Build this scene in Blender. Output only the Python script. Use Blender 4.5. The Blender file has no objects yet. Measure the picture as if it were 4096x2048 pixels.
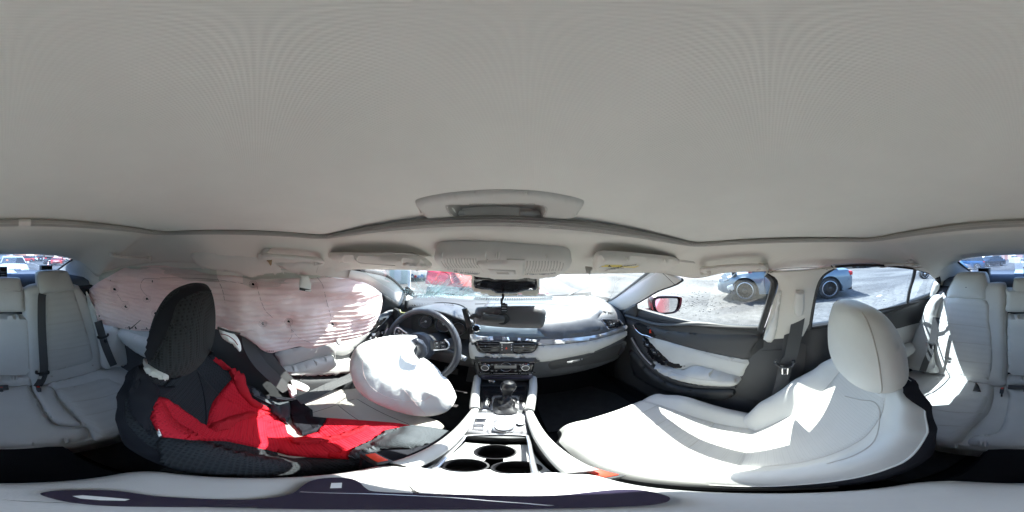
import bpy, bmesh, math, random
import numpy as np
from mathutils import Vector, Matrix, noise
from mathutils.bvhtree import BVHTree
from mathutils.geometry import delaunay_2d_cdt
random.seed(7)
S = bpy.context.scene
C = S.collection
R = math.radians
# ------------------------------------------------------------ camera, light, exposure
cam_d = bpy.data.cameras.new('camera'); cam = bpy.data.objects.new('camera', cam_d); C.objects.link(cam)
cam_d.type = 'PANO'
try: cam_d.panorama_type = 'EQUIRECTANGULAR'
except Exception: cam_d.cycles.panorama_type = 'EQUIRECTANGULAR'
cam.location = (0, 0, 0); cam.rotation_euler = (R(90), 0, 0)
cam_d.clip_start = 0.005; cam_d.clip_end = 2000
S.camera = cam
SUN_AZ, SUN_EL = R(31), R(55)
w = bpy.data.worlds.new('World'); S.world = w; w.use_nodes = True
nt = w.node_tree; nt.nodes.clear()
sky = nt.nodes.new('ShaderNodeTexSky'); sky.sky_type = 'NISHITA'; sky.sun_disc = False
sky.sun_elevation = SUN_EL; sky.sun_rotation = SUN_AZ
bg = nt.nodes.new('ShaderNodeBackground'); bg.inputs[1].default_value = 0.15
wo = nt.nodes.new('ShaderNodeOutputWorld')
nt.links.new(sky.outputs[0], bg.inputs[0]); nt.links.new(bg.outputs[0], wo.inputs[0])
sl = bpy.data.lights.new('sun', 'SUN'); sl.energy = 5.0; sl.angle = R(0.5); sl.color = (1, .96, .9)
so = bpy.data.objects.new('sun', sl); C.objects.link(so)
so.rotation_euler = Vector((-math.sin(SUN_AZ)*math.cos(SUN_EL), -math.cos(SUN_AZ)*math.cos(SUN_EL), -math.sin(SUN_EL))).to_track_quat('-Z', 'Y').to_euler()
so.location = (3, 4, 8)
S.view_settings.view_transform = 'Standard'; S.view_settings.look = 'None'
S.view_settings.gamma = 1; S.view_settings.use_curve_mapping = False
S.view_settings.exposure = 2.4
cy = S.cycles
cy.max_bounces = 14; cy.diffuse_bounces = 8; cy.glossy_bounces = 4; cy.transparent_max_bounces = 16; cy.transmission_bounces = 6
cy.sample_clamp_indirect = 8; cy.caustics_reflective = False; cy.caustics_refractive = False
cy.use_denoising = True
try: cy.denoiser = 'OPENIMAGEDENOISE'
except Exception: pass

# ------------------------------------------------------------ pixel rays of the photograph (4096 x 2048)
def ray(px, py):
    az = (px/4096.0 - .5)*2*math.pi; el = (.5 - py/2048.0)*math.pi
    return Vector((math.sin(az)*math.cos(el), math.cos(az)*math.cos(el), math.sin(el)))
def P(px, py, x=None, y=None, z=None, r=None):
    d = ray(px, py)
    if x is not None: return d*(x/d.x)
    if y is not None: return d*(y/d.y)
    if z is not None: return d*(z/d.z)
    return d*(r/math.hypot(d.x, d.y))
class Plane:
    def __init__(s, a, b, c):
        a, b, c = Vector(a), Vector(b), Vector(c)
        s.p = a; s.n = (b-a).cross(c-a).normalized()
        if s.n.dot(a) > 0: s.n = -s.n
    def hit(s, px, py):
        d = ray(px, py); k = d.dot(s.n)
        t = s.p.dot(s.n)/k if abs(k) > 1e-6 else 1
        return d*t, s.n
def YZ(y0, z0, y1, z1): return Plane((0, y0, z0), (1, y0, z0), (0, y1, z1))
def XZ(x0, z0, x1, z1): return Plane((x0, 0, z0), (x0, 1, z0), (x1, 0, z1))
class Surf:
    """the surfaces of built objects, hit by rays; a plane behind them catches what misses"""
    def __init__(s, objs, back=None):
        vs, fs = [], []
        for o in objs:
            k = len(vs); vs += [v.co.copy() for v in o.data.vertices]; fs += [[k+i for i in p.vertices] for p in o.data.polygons]
        s.b = BVHTree.FromPolygons(vs, fs); s.back = back
    def hit(s, px, py):
        d = ray(px, py); h = s.b.ray_cast(Vector((0, 0, 0)), d)
        if h[0] is not None:
            n = h[1]
            if n.dot(d) > 0: n = -n
            return h[0], n
        if s.back: return s.back.hit(px, py)
        q = s.b.find_nearest(d*.8); n = q[1]
        return q[0], (-n if n.dot(d) > 0 else n)

# ------------------------------------------------------------ materials
MATS = {}
def nodes(m):
    m.use_nodes = True; n = m.node_tree; b = n.nodes['Principled BSDF']; return n, b
def lin(c):
    if isinstance(c, (int, float)): c = (c, c, c)
    return (*c, 1)
def mat(name, col, rough=.6, metal=0, bump=None, var=0, vscale=3, spec=.5, coat=0, emit=None, sheen=0):
    """col linear; bump = (kind, scale, strength); var = brightness variation of the base colour"""
    m = bpy.data.materials.new(name); n, b = nodes(m)
    b.inputs['Base Color'].default_value = lin(col); b.inputs['Roughness'].default_value = rough
    b.inputs['Metallic'].default_value = metal; b.inputs['Specular IOR Level'].default_value = spec
    b.inputs['Coat Weight'].default_value = coat
    if sheen: b.inputs['Sheen Weight'].default_value = sheen
    if emit: b.inputs['Emission Color'].default_value = lin(emit[0]); b.inputs['Emission Strength'].default_value = emit[1]
    L = n.links; tc = n.nodes.new('ShaderNodeTexCoord')
    if var:
        t = n.nodes.new('ShaderNodeTexNoise'); t.inputs['Scale'].default_value = vscale; t.inputs['Detail'].default_value = 8; t.inputs['Roughness'].default_value = .65
        L.new(tc.outputs['Object'], t.inputs['Vector'])
        r = n.nodes.new('ShaderNodeMapRange'); r.inputs[1].default_value = .3; r.inputs[2].default_value = .7
        r.inputs[3].default_value = 1-var; r.inputs[4].default_value = 1+var
        L.new(t.outputs[0], r.inputs[0])
        x = n.nodes.new('ShaderNodeMix'); x.data_type = 'RGBA'; x.blend_type = 'MULTIPLY'; x.inputs[0].default_value = 1
        x.inputs[6].default_value = lin(col); L.new(r.outputs[0], x.inputs[7]); L.new(x.outputs[2], b.inputs['Base Color'])
        r2 = n.nodes.new('ShaderNodeMapRange'); r2.inputs[3].default_value = max(0, rough-.08); r2.inputs[4].default_value = min(1, rough+.1)
        L.new(t.outputs[0], r2.inputs[0]); L.new(r2.outputs[0], b.inputs['Roughness'])
    if bump:
        kind, sc, st = bump[:3]
        if kind == 'noise':
            t = n.nodes.new('ShaderNodeTexNoise'); t.inputs['Detail'].default_value = 6; o = t.outputs[0]
        elif kind == 'cell':
            t = n.nodes.new('ShaderNodeTexVoronoi'); o = t.outputs[0]
        elif kind == 'holes':     # rows of round perforations
            t = n.nodes.new('ShaderNodeTexVoronoi'); t.inputs['Randomness'].default_value = 0; o = t.outputs[0]
        elif kind == 'weave':
            t = None
            mp = n.nodes.new('ShaderNodeMapping'); mp.inputs['Scale'].default_value = (sc, sc, sc); L.new(tc.outputs['Object'], mp.inputs[0])
            sp = n.nodes.new('ShaderNodeSeparateXYZ'); L.new(mp.outputs[0], sp.inputs[0])
            def f(k, src):
                a = n.nodes.new('ShaderNodeMath'); a.operation = 'SINE'; L.new(src, a.inputs[0]); return a.outputs[0]
            def ma(op, a, bb):
                q = n.nodes.new('ShaderNodeMath'); q.operation = op; L.new(a, q.inputs[0]); L.new(bb, q.inputs[1]); return q.outputs[0]
            p_ = ma('ADD', sp.outputs[0], sp.outputs[1]); q_ = ma('SUBTRACT', sp.outputs[0], sp.outputs[1])
            q_ = ma('ADD', q_, sp.outputs[2]); p_ = ma('ADD', p_, sp.outputs[2])
            o = ma('MULTIPLY', f(0, p_), f(1, q_))
        if t:
            t.inputs['Scale'].default_value = sc; L.new(tc.outputs['Object'], t.inputs['Vector'])
        bp = n.nodes.new('ShaderNodeBump'); bp.inputs['Strength'].default_value = st; bp.inputs['Distance'].default_value = bump[3] if len(bump) > 3 else .001
        L.new(o, bp.inputs['Height']); L.new(bp.outputs[0], b.inputs['Normal'])
        if len(bump) > 4:     # the holes / weave also darken the colour
            r = n.nodes.new('ShaderNodeMapRange'); r.inputs[1].default_value = bump[5] if len(bump) > 5 else 0; r.inputs[2].default_value = bump[6] if len(bump) > 6 else .35
            r.inputs[3].default_value = bump[4]; r.inputs[4].default_value = 1
            L.new(o, r.inputs[0])
            x = n.nodes.new('ShaderNodeMix'); x.data_type = 'RGBA'; x.blend_type = 'MULTIPLY'; x.inputs[0].default_value = 1
            src = b.inputs['Base Color'].links[0].from_socket if b.inputs['Base Color'].links else None
            if src: L.new(src, x.inputs[6])
            else: x.inputs[6].default_value = lin(col)
            L.new(r.outputs[0], x.inputs[7]); L.new(x.outputs[2], b.inputs['Base Color'])
    MATS[name] = m; return m
def glassmat(name, tint, refl=.06, dirt=0):
    m = bpy.data.materials.new(name); m.use_nodes = True; n = m.node_tree; n.nodes.clear(); L = n.links
    o = n.nodes.new('ShaderNodeOutputMaterial'); t = n.nodes.new('ShaderNodeBsdfTransparent'); t.inputs[0].default_value = lin(tint)
    g = n.nodes.new('ShaderNodeBsdfGlossy'); g.inputs['Roughness'].default_value = .02
    lw = n.nodes.new('ShaderNodeLayerWeight'); lw.inputs[0].default_value = .5
    pw = n.nodes.new('ShaderNodeMath'); pw.operation = 'POWER'; L.new(lw.outputs['Facing'], pw.inputs[0]); pw.inputs[1].default_value = 5
    f = n.nodes.new('ShaderNodeMath'); f.operation = 'MULTIPLY_ADD'; L.new(pw.outputs[0], f.inputs[0]); f.inputs[1].default_value = .85; f.inputs[2].default_value = refl
    mx = n.nodes.new('ShaderNodeMixShader'); L.new(f.outputs[0], mx.inputs[0]); L.new(t.outputs[0], mx.inputs[1]); L.new(g.outputs[0], mx.inputs[2])
    out = mx.outputs[0]
    if dirt:
        d = n.nodes.new('ShaderNodeBsdfDiffuse'); d.inputs[0].default_value = (.7, .75, .75, 1)
        tc = n.nodes.new('ShaderNodeTexCoord'); tn = n.nodes.new('ShaderNodeTexNoise'); tn.inputs['Scale'].default_value = 5; tn.inputs['Detail'].default_value = 9
        L.new(tc.outputs['Object'], tn.inputs['Vector'])
        r = n.nodes.new('ShaderNodeMapRange'); r.inputs[1].default_value = .35; r.inputs[2].default_value = .8; r.inputs[3].default_value = dirt*.2; r.inputs[4].default_value = dirt
        L.new(tn.outputs[0], r.inputs[0])
        m2 = n.nodes.new('ShaderNodeMixShader'); L.new(r.outputs[0], m2.inputs[0]); L.new(out, m2.inputs[1]); L.new(d.outputs[0], m2.inputs[2]); out = m2.outputs[0]
    L.new(out, o.inputs[0]); MATS[name] = m; return m
M_head = mat('headliner_cloth', (.72, .70, .64), .95, bump=('weave', 1900, .25, .0004, .965, -.6, .5), var=.04, vscale=4, spec=.1)
M_shade = mat('sunshade_cloth', (.76, .755, .705), .95, bump=('weave', 2100, .25, .0004, .96, -.6, .5), var=.05, vscale=5, spec=.1)
M_trim = mat('beige_trim_plastic', (.66, .64, .59), .55, bump=('noise', 900, .15, .0005), var=.03)
M_trim2 = mat('light_trim_plastic', (.66, .65, .62), .5, bump=('noise', 900, .15, .0005), var=.03)
M_leather = mat('light_grey_leather', (.54, .545, .53), .48, bump=('cell', 450, .25, .0006), var=.05, vscale=7, sheen=.1)
M_perf = mat('perforated_leather', (.50, .50, .48), .55, bump=('holes', 190, .5, .001, .80, .08, .40), var=.05, vscale=6)
M_taupe = mat('taupe_seat_leather', (.42, .40, .365), .5, bump=('cell', 450, .25, .0006), var=.06, vscale=7)
M_black = mat('black_soft_plastic', (.022, .024, .026), .5, bump=('noise', 700, .3, .0006), var=.3, vscale=18)
M_dark = mat('dark_textured_plastic', (.05, .052, .056), .55, bump=('noise', 600, .35, .0008), var=.12)
M_dash = mat('dash_top_vinyl', (.085, .09, .10), .42, bump=('noise', 500, .35, .0008), var=.28, vscale=14)
M_gloss = mat('gloss_black', (.012, .012, .014), .12)
M_silver = mat('satin_silver', (.62, .63, .66), .28, metal=.85)
M_chrome = mat('chrome', (.8, .8, .82), .1, metal=1)
M_rubber = mat('black_rubber', (.015, .015, .016), .75)
M_belt = mat('belt_webbing', (.06, .062, .065), .7, bump=('weave', 2600, .5, .0005))
M_carpet = mat('black_carpet', (.018, .018, .020), .98, bump=('noise', 400, .8, .002), spec=.05)
M_backcloth = mat('navy_black_cloth', (.022, .024, .032), .85, bump=('weave', 2200, .5, .0006), spec=.2)
M_cover = mat('black_mesh_cover', (.026, .03, .034), .85, bump=('holes', 130, 1, .003, .2, .10, .45), spec=.2)
M_coverplain = mat('black_stretch_cloth', (.014, .015, .020), .85, bump=('noise', 500, .4, .0006), spec=.2)
M_coverfine = mat('fine_grey_mesh', (.07, .08, .09), .8, bump=('holes', 220, 1, .0015, .45, .06, .32), spec=.2)
M_red = mat('red_mesh_cover', (.55, .012, .028), .75, bump=('holes', 130, 1, .003, .3, .05, .30), spec=.25)
M_redfine = mat('red_fine_mesh', (.58, .016, .03), .75, bump=('weave', 900, .9, .001, .7, -.7, .4), spec=.25)
M_bag = mat('airbag_nylon', (.80, .81, .80), .75, bump=('noise', 60, .25, .004), sheen=.2)
M_curtain = mat('curtain_airbag_nylon', (.84, .755, .75), .8, bump=('noise', 45, .4, .004), var=.10, vscale=3)  # white nylon; pink, uneven tone is light glowing through, put into the colour
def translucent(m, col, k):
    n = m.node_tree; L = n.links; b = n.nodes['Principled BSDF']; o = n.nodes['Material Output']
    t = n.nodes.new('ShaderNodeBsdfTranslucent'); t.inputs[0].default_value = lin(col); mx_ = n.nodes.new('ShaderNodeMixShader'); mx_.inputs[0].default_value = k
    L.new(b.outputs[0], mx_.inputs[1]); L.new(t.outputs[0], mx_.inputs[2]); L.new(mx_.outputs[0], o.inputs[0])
translucent(M_curtain, (.92, .56, .50), .27)  # pink tint carries the glow of sun and red bodywork
M_white = mat('white_cloth_tag', (.75, .75, .73), .8)
M_hole = mat('dark_opening', (.01, .01, .01), 1)
M_redplastic = mat('red_button', (.75, .05, .02), .35)
M_glass = glassmat('door_glass', (.80, .86, .84))
M_glass2 = glassmat('tinted_door_glass', (.58, .69, .78))
M_windshield = glassmat('windshield_glass', (.82, .88, .87), dirt=.10)
M_rearglass = glassmat('rear_glass', (.42, .54, .70))
M_mirror = mat('mirror_glass', (.85, .85, .86), .02, metal=1)

# ------------------------------------------------------------ objects
def T(name, label, cat, loc=(0, 0, 0), group=None, kind=None):
    o = bpy.data.objects.new(name, None); C.objects.link(o); o.location = loc; o.empty_display_size = .05
    return tag(o, label, cat, group, kind)
def tag(o, label=None, cat=None, group=None, kind=None):
    if label: o['label'] = label
    if cat: o['category'] = cat
    if group: o['group'] = group
    if kind: o['kind'] = kind
    return o
def mesh_obj(name, me, m, parent=None):
    o = bpy.data.objects.new(name, me); C.objects.link(o)
    for k in (m if isinstance(m, (list, tuple)) else [m]): me.materials.append(k)
    if parent is not None:
        o.parent = parent
        if parent.type == 'EMPTY': o.matrix_parent_inverse = Matrix.Translation(-Vector(parent.location))
    return o
def O(name, bm, m, parent=None, smooth=True, ang=35):
    me = bpy.data.meshes.new(name)
    bmesh.ops.recalc_face_normals(bm, faces=bm.faces)
    bm.to_mesh(me); bm.free()
    if smooth:
        me.polygons.foreach_set('use_smooth', [True]*len(me.polygons)); me.set_sharp_from_angle(angle=R(ang))
    return mesh_obj(name, me, m, parent)
def NB(): return bmesh.new()
def bx(bm, c, s, rot=None, bev=0, seg=2):
    g = bmesh.ops.create_cube(bm, size=1)
    vs = g['verts']
    mt = Matrix.Translation(Vector(c)) @ ((rot.to_4x4() if isinstance(rot, Matrix) else Matrix.Rotation(rot, 4, 'Z')) if rot is not None else Matrix.Identity(4)) @ Matrix.Diagonal((*s, 1))
    bmesh.ops.transform(bm, matrix=mt, verts=vs)
    if bev:
        es = list({e for v in vs for e in v.link_edges}); bmesh.ops.bevel(bm, geom=es, offset=bev, segments=seg, profile=.6, affect='EDGES')
    return bm
def rotto(d, up='Z'): return Vector(d).to_track_quat(up, 'Y').to_matrix()
def cyl(bm, a, b, r0, r1=None, n=24, cap=True):
    a, b = Vector(a), Vector(b); r1 = r0 if r1 is None else r1
    q = (b-a).to_track_quat('Z', 'Y').to_matrix()
    A = [bm.verts.new(a+q@Vector((math.cos(t)*r0, math.sin(t)*r0, 0))) for t in [i*2*math.pi/n for i in range(n)]]
    B = [bm.verts.new(b+q@Vector((math.cos(t)*r1, math.sin(t)*r1, 0))) for t in [i*2*math.pi/n for i in range(n)]]
    for i in range(n): bm.faces.new((A[i], A[(i+1) % n], B[(i+1) % n], B[i]))
    if cap: bm.faces.new(A[::-1]); bm.faces.new(B)
    return bm
def lathe(bm, c, axis, prof, n=32):
    """prof = [(radius, height)] around axis through c"""
    q = rotto(axis); c = Vector(c); rings = []
    for r, h in prof:
        rings.append([bm.verts.new(c+q@Vector((math.cos(i*2*math.pi/n)*r, math.sin(i*2*math.pi/n)*r, h))) for i in range(n)])
    for A, B in zip(rings, rings[1:]):
        for i in range(n): bm.faces.new((A[i], A[(i+1) % n], B[(i+1) % n], B[i]))
    return bm
def cat(pts, n=6, closed=False):
    """Catmull-Rom through pts"""
    p = [Vector(q) for q in pts]; m = len(p); out = []
    rng = range(m) if closed else range(m-1)
    for i in rng:
        a = p[(i-1) % m] if closed or i > 0 else p[0]*2-p[1]
        b, c = p[i], p[(i+1) % m]
        d = p[(i+2) % m] if closed or i+2 < m else p[m-1]*2-p[m-2]
        for k in range(n):
            t = k/n
            out.append(.5*((2*b)+(c-a)*t+(2*a-5*b+4*c-d)*t*t+(3*b-a-3*c+d)*t**3))
    if not closed: out.append(p[-1].copy())
    return out
def tube(bm, pts, r, n=8, closed=False, flat=1.0, smooth=4, up=None):
    P_ = cat(pts, smooth, closed) if smooth > 1 else [Vector(q) for q in pts]
    m = len(P_); rings = []
    nx = Vector(up) if up is not None else Vector((.13, .27, .95))
    for i in range(m):
        a = P_[(i-1) % m] if closed or i else P_[0]; b = P_[(i+1) % m] if closed or i < m-1 else P_[-1]
        t = (b-a).normalized(); s = t.cross(nx)
        if s.length < 1e-4: s = t.cross(Vector((1, 0, 0)))
        s.normalize(); u = s.cross(t)
        rr = r(i/max(1, m-1)) if callable(r) else r
        rings.append([bm.verts.new(P_[i]+s*math.cos(k*2*math.pi/n)*rr+u*math.sin(k*2*math.pi/n)*rr*flat) for k in range(n)])
    for i in range(m if closed else m-1):
        A, B = rings[i], rings[(i+1) % m]
        for k in range(n): bm.faces.new((A[k], A[(k+1) % n], B[(k+1) % n], B[k]))
    if not closed: bm.faces.new(rings[0][::-1]); bm.faces.new(rings[-1])
    return bm
def resample(pts, n):
    p = [Vector(q) for q in pts]; L = [0]
    for a, b in zip(p, p[1:]): L.append(L[-1]+(b-a).length)
    out = []; j = 0
    for i in range(n):
        t = L[-1]*i/(n-1)
        while j < len(L)-2 and L[j+1] < t: j += 1
        k = (t-L[j])/max(1e-9, L[j+1]-L[j]); out.append(p[j].lerp(p[j+1], min(1, max(0, k))))
    return out
def gridmesh(bm, rows, closed=False):
    V = [[bm.verts.new(q) for q in r] for r in rows]
    for A, B in zip(V, V[1:]):
        n = len(A)
        for i in range(n if closed else n-1):
            bm.faces.new((A[i], A[(i+1) % n], B[(i+1) % n], B[i]))
    return V
def thick(bm, t, toward=None):
    """solidify a sheet away from the camera"""
    for f in bm.faces: pass
    bmesh.ops.recalc_face_normals(bm, faces=bm.faces)
    s = sum(f.normal.dot(f.calc_center_median())*f.calc_area() for f in bm.faces)
    if s > 0: bmesh.ops.reverse_faces(bm, faces=bm.faces)
    bmesh.ops.solidify(bm, geom=bm.faces[:], thickness=t)
    return bm
def strip(name, A, B, m, parent=None, n=24, k=8, bulge=.01, th=.012, smA=5):
    """surface between two edge curves, bulging towards the cabin"""
    A = resample(cat(A, smA), n); B = resample(cat(B, smA), n); rows = []
    for j in range(k+1):
        t = j/k; row = []
        for a, b in zip(A, B):
            p = a.lerp(b, t); d = -p.normalized(); row.append(p+d*bulge*math.sin(math.pi*t)**.7 if 0 < t < 1 else p)
        rows.append(row)
    bm = NB(); gridmesh(bm, rows); thick(bm, th)
    return O(name, bm, m, parent)
def prof_round(t):
    t = min(1, max(0, t)); return math.sqrt(max(0, 1-(1-t)**2))
def puff(name, poly, surf, m, parent=None, h=.004, w=.004, sp=14, off=0, smooth=True, wr=None, skirt=.004, hfun=None):
    """a padded or flat panel: outline given by rays of the photograph, laid on surf, raised h with an edge rounding of width w"""
    pts = [Vector((a, b)) for a, b in poly]
    if smooth: pts = cat(pts, 4, True)
    q = []
    for a, b in zip(pts, pts[1:]+pts[:1]):
        k = max(1, int((b-a).length/sp))
        q += [a.lerp(b, i/k) for i in range(k)]
    n = len(q); xs = [v.x for v in q]; ys = [v.y for v in q]
    arr = np.array([[v.x, v.y] for v in q]); a2 = np.roll(arr, -1, 0)
    inner = []
    gx = np.arange(min(xs)+sp*.5, max(xs), sp); gy = np.arange(min(ys)+sp*.5, max(ys), sp)
    for iy, Y in enumerate(gy):
        for X in gx+(sp*.5 if iy % 2 else 0):
            c = ((arr[:, 1] > Y) != (a2[:, 1] > Y)) & (X < (a2[:, 0]-arr[:, 0])*(Y-arr[:, 1])/(a2[:, 1]-arr[:, 1]+1e-12)+arr[:, 0])
            if c.sum() % 2 and np.min(np.hypot(arr[:, 0]-X, arr[:, 1]-Y)) > sp*.45: inner.append(Vector((X, Y)))
    # an extra ring just inside the edge keeps the rounding crisp
    vs, es, fs, *_ = delaunay_2d_cdt(q+inner, [(i, (i+1) % n) for i in range(n)], [list(range(n))], 1, 1e-6)
    B = []; N = []
    for v in vs:
        p, nn = surf.hit(v.x, v.y); B.append(p); N.append(nn)
    cnt = {}
    for f in fs:
        for a, b in zip(f, f[1:]+f[:1]): cnt[(min(a, b), max(a, b))] = cnt.get((min(a, b), max(a, b)), 0)+1
    be = [e for e, c in cnt.items() if c == 1]; bset = sorted({i for e in be for i in e})
    BB = np.array([B[i] for i in bset])
    if len(BB) == 0: return None
    bm = NB(); V = []
    for i, p in enumerate(B):
        if i in cntb(bset): d = 0
        else: d = float(np.min(np.linalg.norm(BB-np.array(p), axis=1)))
        z = off+h*prof_round(d/w) if w > 0 else off+h
        if hfun: z += hfun(p, d)
        if wr and d > 0: z += wr[1]*min(1, d/(w+.01))*(noise.noise(p*wr[0])+.5*noise.noise(p*wr[0]*2.3))
        V.append(bm.verts.new(p+N[i]*z))
    for f in fs:
        try: bm.faces.new([V[i] for i in f])
        except ValueError: pass
    lo = {i: bm.verts.new(B[i]-N[i]*skirt+N[i]*off*(0 if off > 0 and off < .02 else 0)) for i in bset}
    for a, b in be:
        try: bm.faces.new((V[a], V[b], lo[b], lo[a]))
        except ValueError: pass
    return O(name, bm, m, parent, ang=50)
_cb = {}
def cntb(b):
    k = id(b)
    if k not in _cb: _cb.clear(); _cb[k] = set(b)
    return _cb[k]
def seam(name, pxs, surf, r, m, parent=None, off=0, smooth=4, dashed=False):
    pts = []
    for q in cat([Vector((a, b)) for a, b in pxs], smooth): 
        p, n = surf.hit(q.x, q.y); pts.append(p+n*off)
    bm = NB()
    if dashed:
        pts = resample(pts, 2*max(4, int(sum((a-b).length for a, b in zip(pts, pts[1:]))/.006)))
        for a, b in zip(pts[::2], pts[1::2]): tube(bm, [a, b], r, 5, smooth=1)
    else: tube(bm, pts, r, 6, smooth=1)
    return O(name, bm, m, parent)
def rrect(x0, x1, y0, y1, r, n=6):
    out = []
    for cx, cy_, a0 in ((x1-r, y1-r, 0), (x0+r, y1-r, 90), (x0+r, y0+r, 180), (x1-r, y0+r, 270)):
        for k in range(n+1):
            t = R(a0+90*k/n); out.append((cx+r*math.cos(t), cy_+r*math.sin(t)))
    return out
def prism(bm, pts, o, ux, uy, t):
    """flat outline pts (2D) in the frame o, ux, uy with thickness t along ux x uy"""
    o, ux, uy = Vector(o), Vector(ux).normalized(), Vector(uy).normalized(); n = ux.cross(uy)
    A = [bm.verts.new(o+ux*a+uy*b) for a, b in pts]; B = [bm.verts.new(o+ux*a+uy*b+n*t) for a, b in pts]
    k = len(pts); bm.faces.new(A[::-1]); bm.faces.new(B)
    for i in range(k): bm.faces.new((A[i], A[(i+1) % k], B[(i+1) % k], B[i]))
    return bm
def ribbon(bm, pts, wdt, nrm, t=.0015, smooth=5):
    """flat webbing along pts; nrm is the direction it faces"""
    p = cat(pts, smooth); nr = Vector(nrm).normalized(); rows = []
    for i, q in enumerate(p):
        d = (p[min(i+1, len(p)-1)]-p[max(0, i-1)]).normalized(); s = d.cross(nr).normalized()*wdt/2; u = s.cross(d).normalized()*t
        rows.append([q-s-u, q+s-u, q+s+u, q-s+u])
    V = gridmesh(bm, rows, True); bm.faces.new(V[0][::-1]); bm.faces.new(V[-1]); return bm
def copy_tree(root, loc, rotz=0, label=None):
    r = root.copy(); C.objects.link(r); r.location = loc; r.rotation_euler = (0, 0, rotz)
    if label: r['label'] = label
    def rec(a, b):
        for ch in list(a.children):
            if ch == b: continue
            c = ch.copy(); C.objects.link(c); c.parent = b; rec(ch, c)
    rec(root, r); return r
XC = -.035        # the car's centre line
def mx(x): return 2*XC-x

def text(name, body, size, m, parent, loc, rot, al='CENTER', ext=.0002):
    cu = bpy.data.curves.new(name, 'FONT'); cu.body = body; cu.size = size; cu.align_x = al; cu.align_y = 'CENTER'; cu.extrude = ext
    t = bpy.data.objects.new(name, cu); C.objects.link(t); bpy.context.view_layer.update()
    me = bpy.data.meshes.new_from_object(t.evaluated_get(bpy.context.evaluated_depsgraph_get()))
    bpy.data.objects.remove(t); bpy.data.curves.remove(cu)
    rm = rot.to_matrix().to_4x4() if hasattr(rot, 'to_matrix') else rot.to_4x4()
    me.transform(Matrix.Translation(Vector(loc)) @ rm); me.materials.clear()
    return mesh_obj(name, me, m, parent)
def frame(x, n):
    """rotation whose X axis runs along x and whose Z axis is the normal n"""
    z = Vector(n).normalized(); x = (Vector(x)-z*Vector(x).dot(z)).normalized(); y = z.cross(x)
    return Matrix((x, y, z)).transposed()
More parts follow.
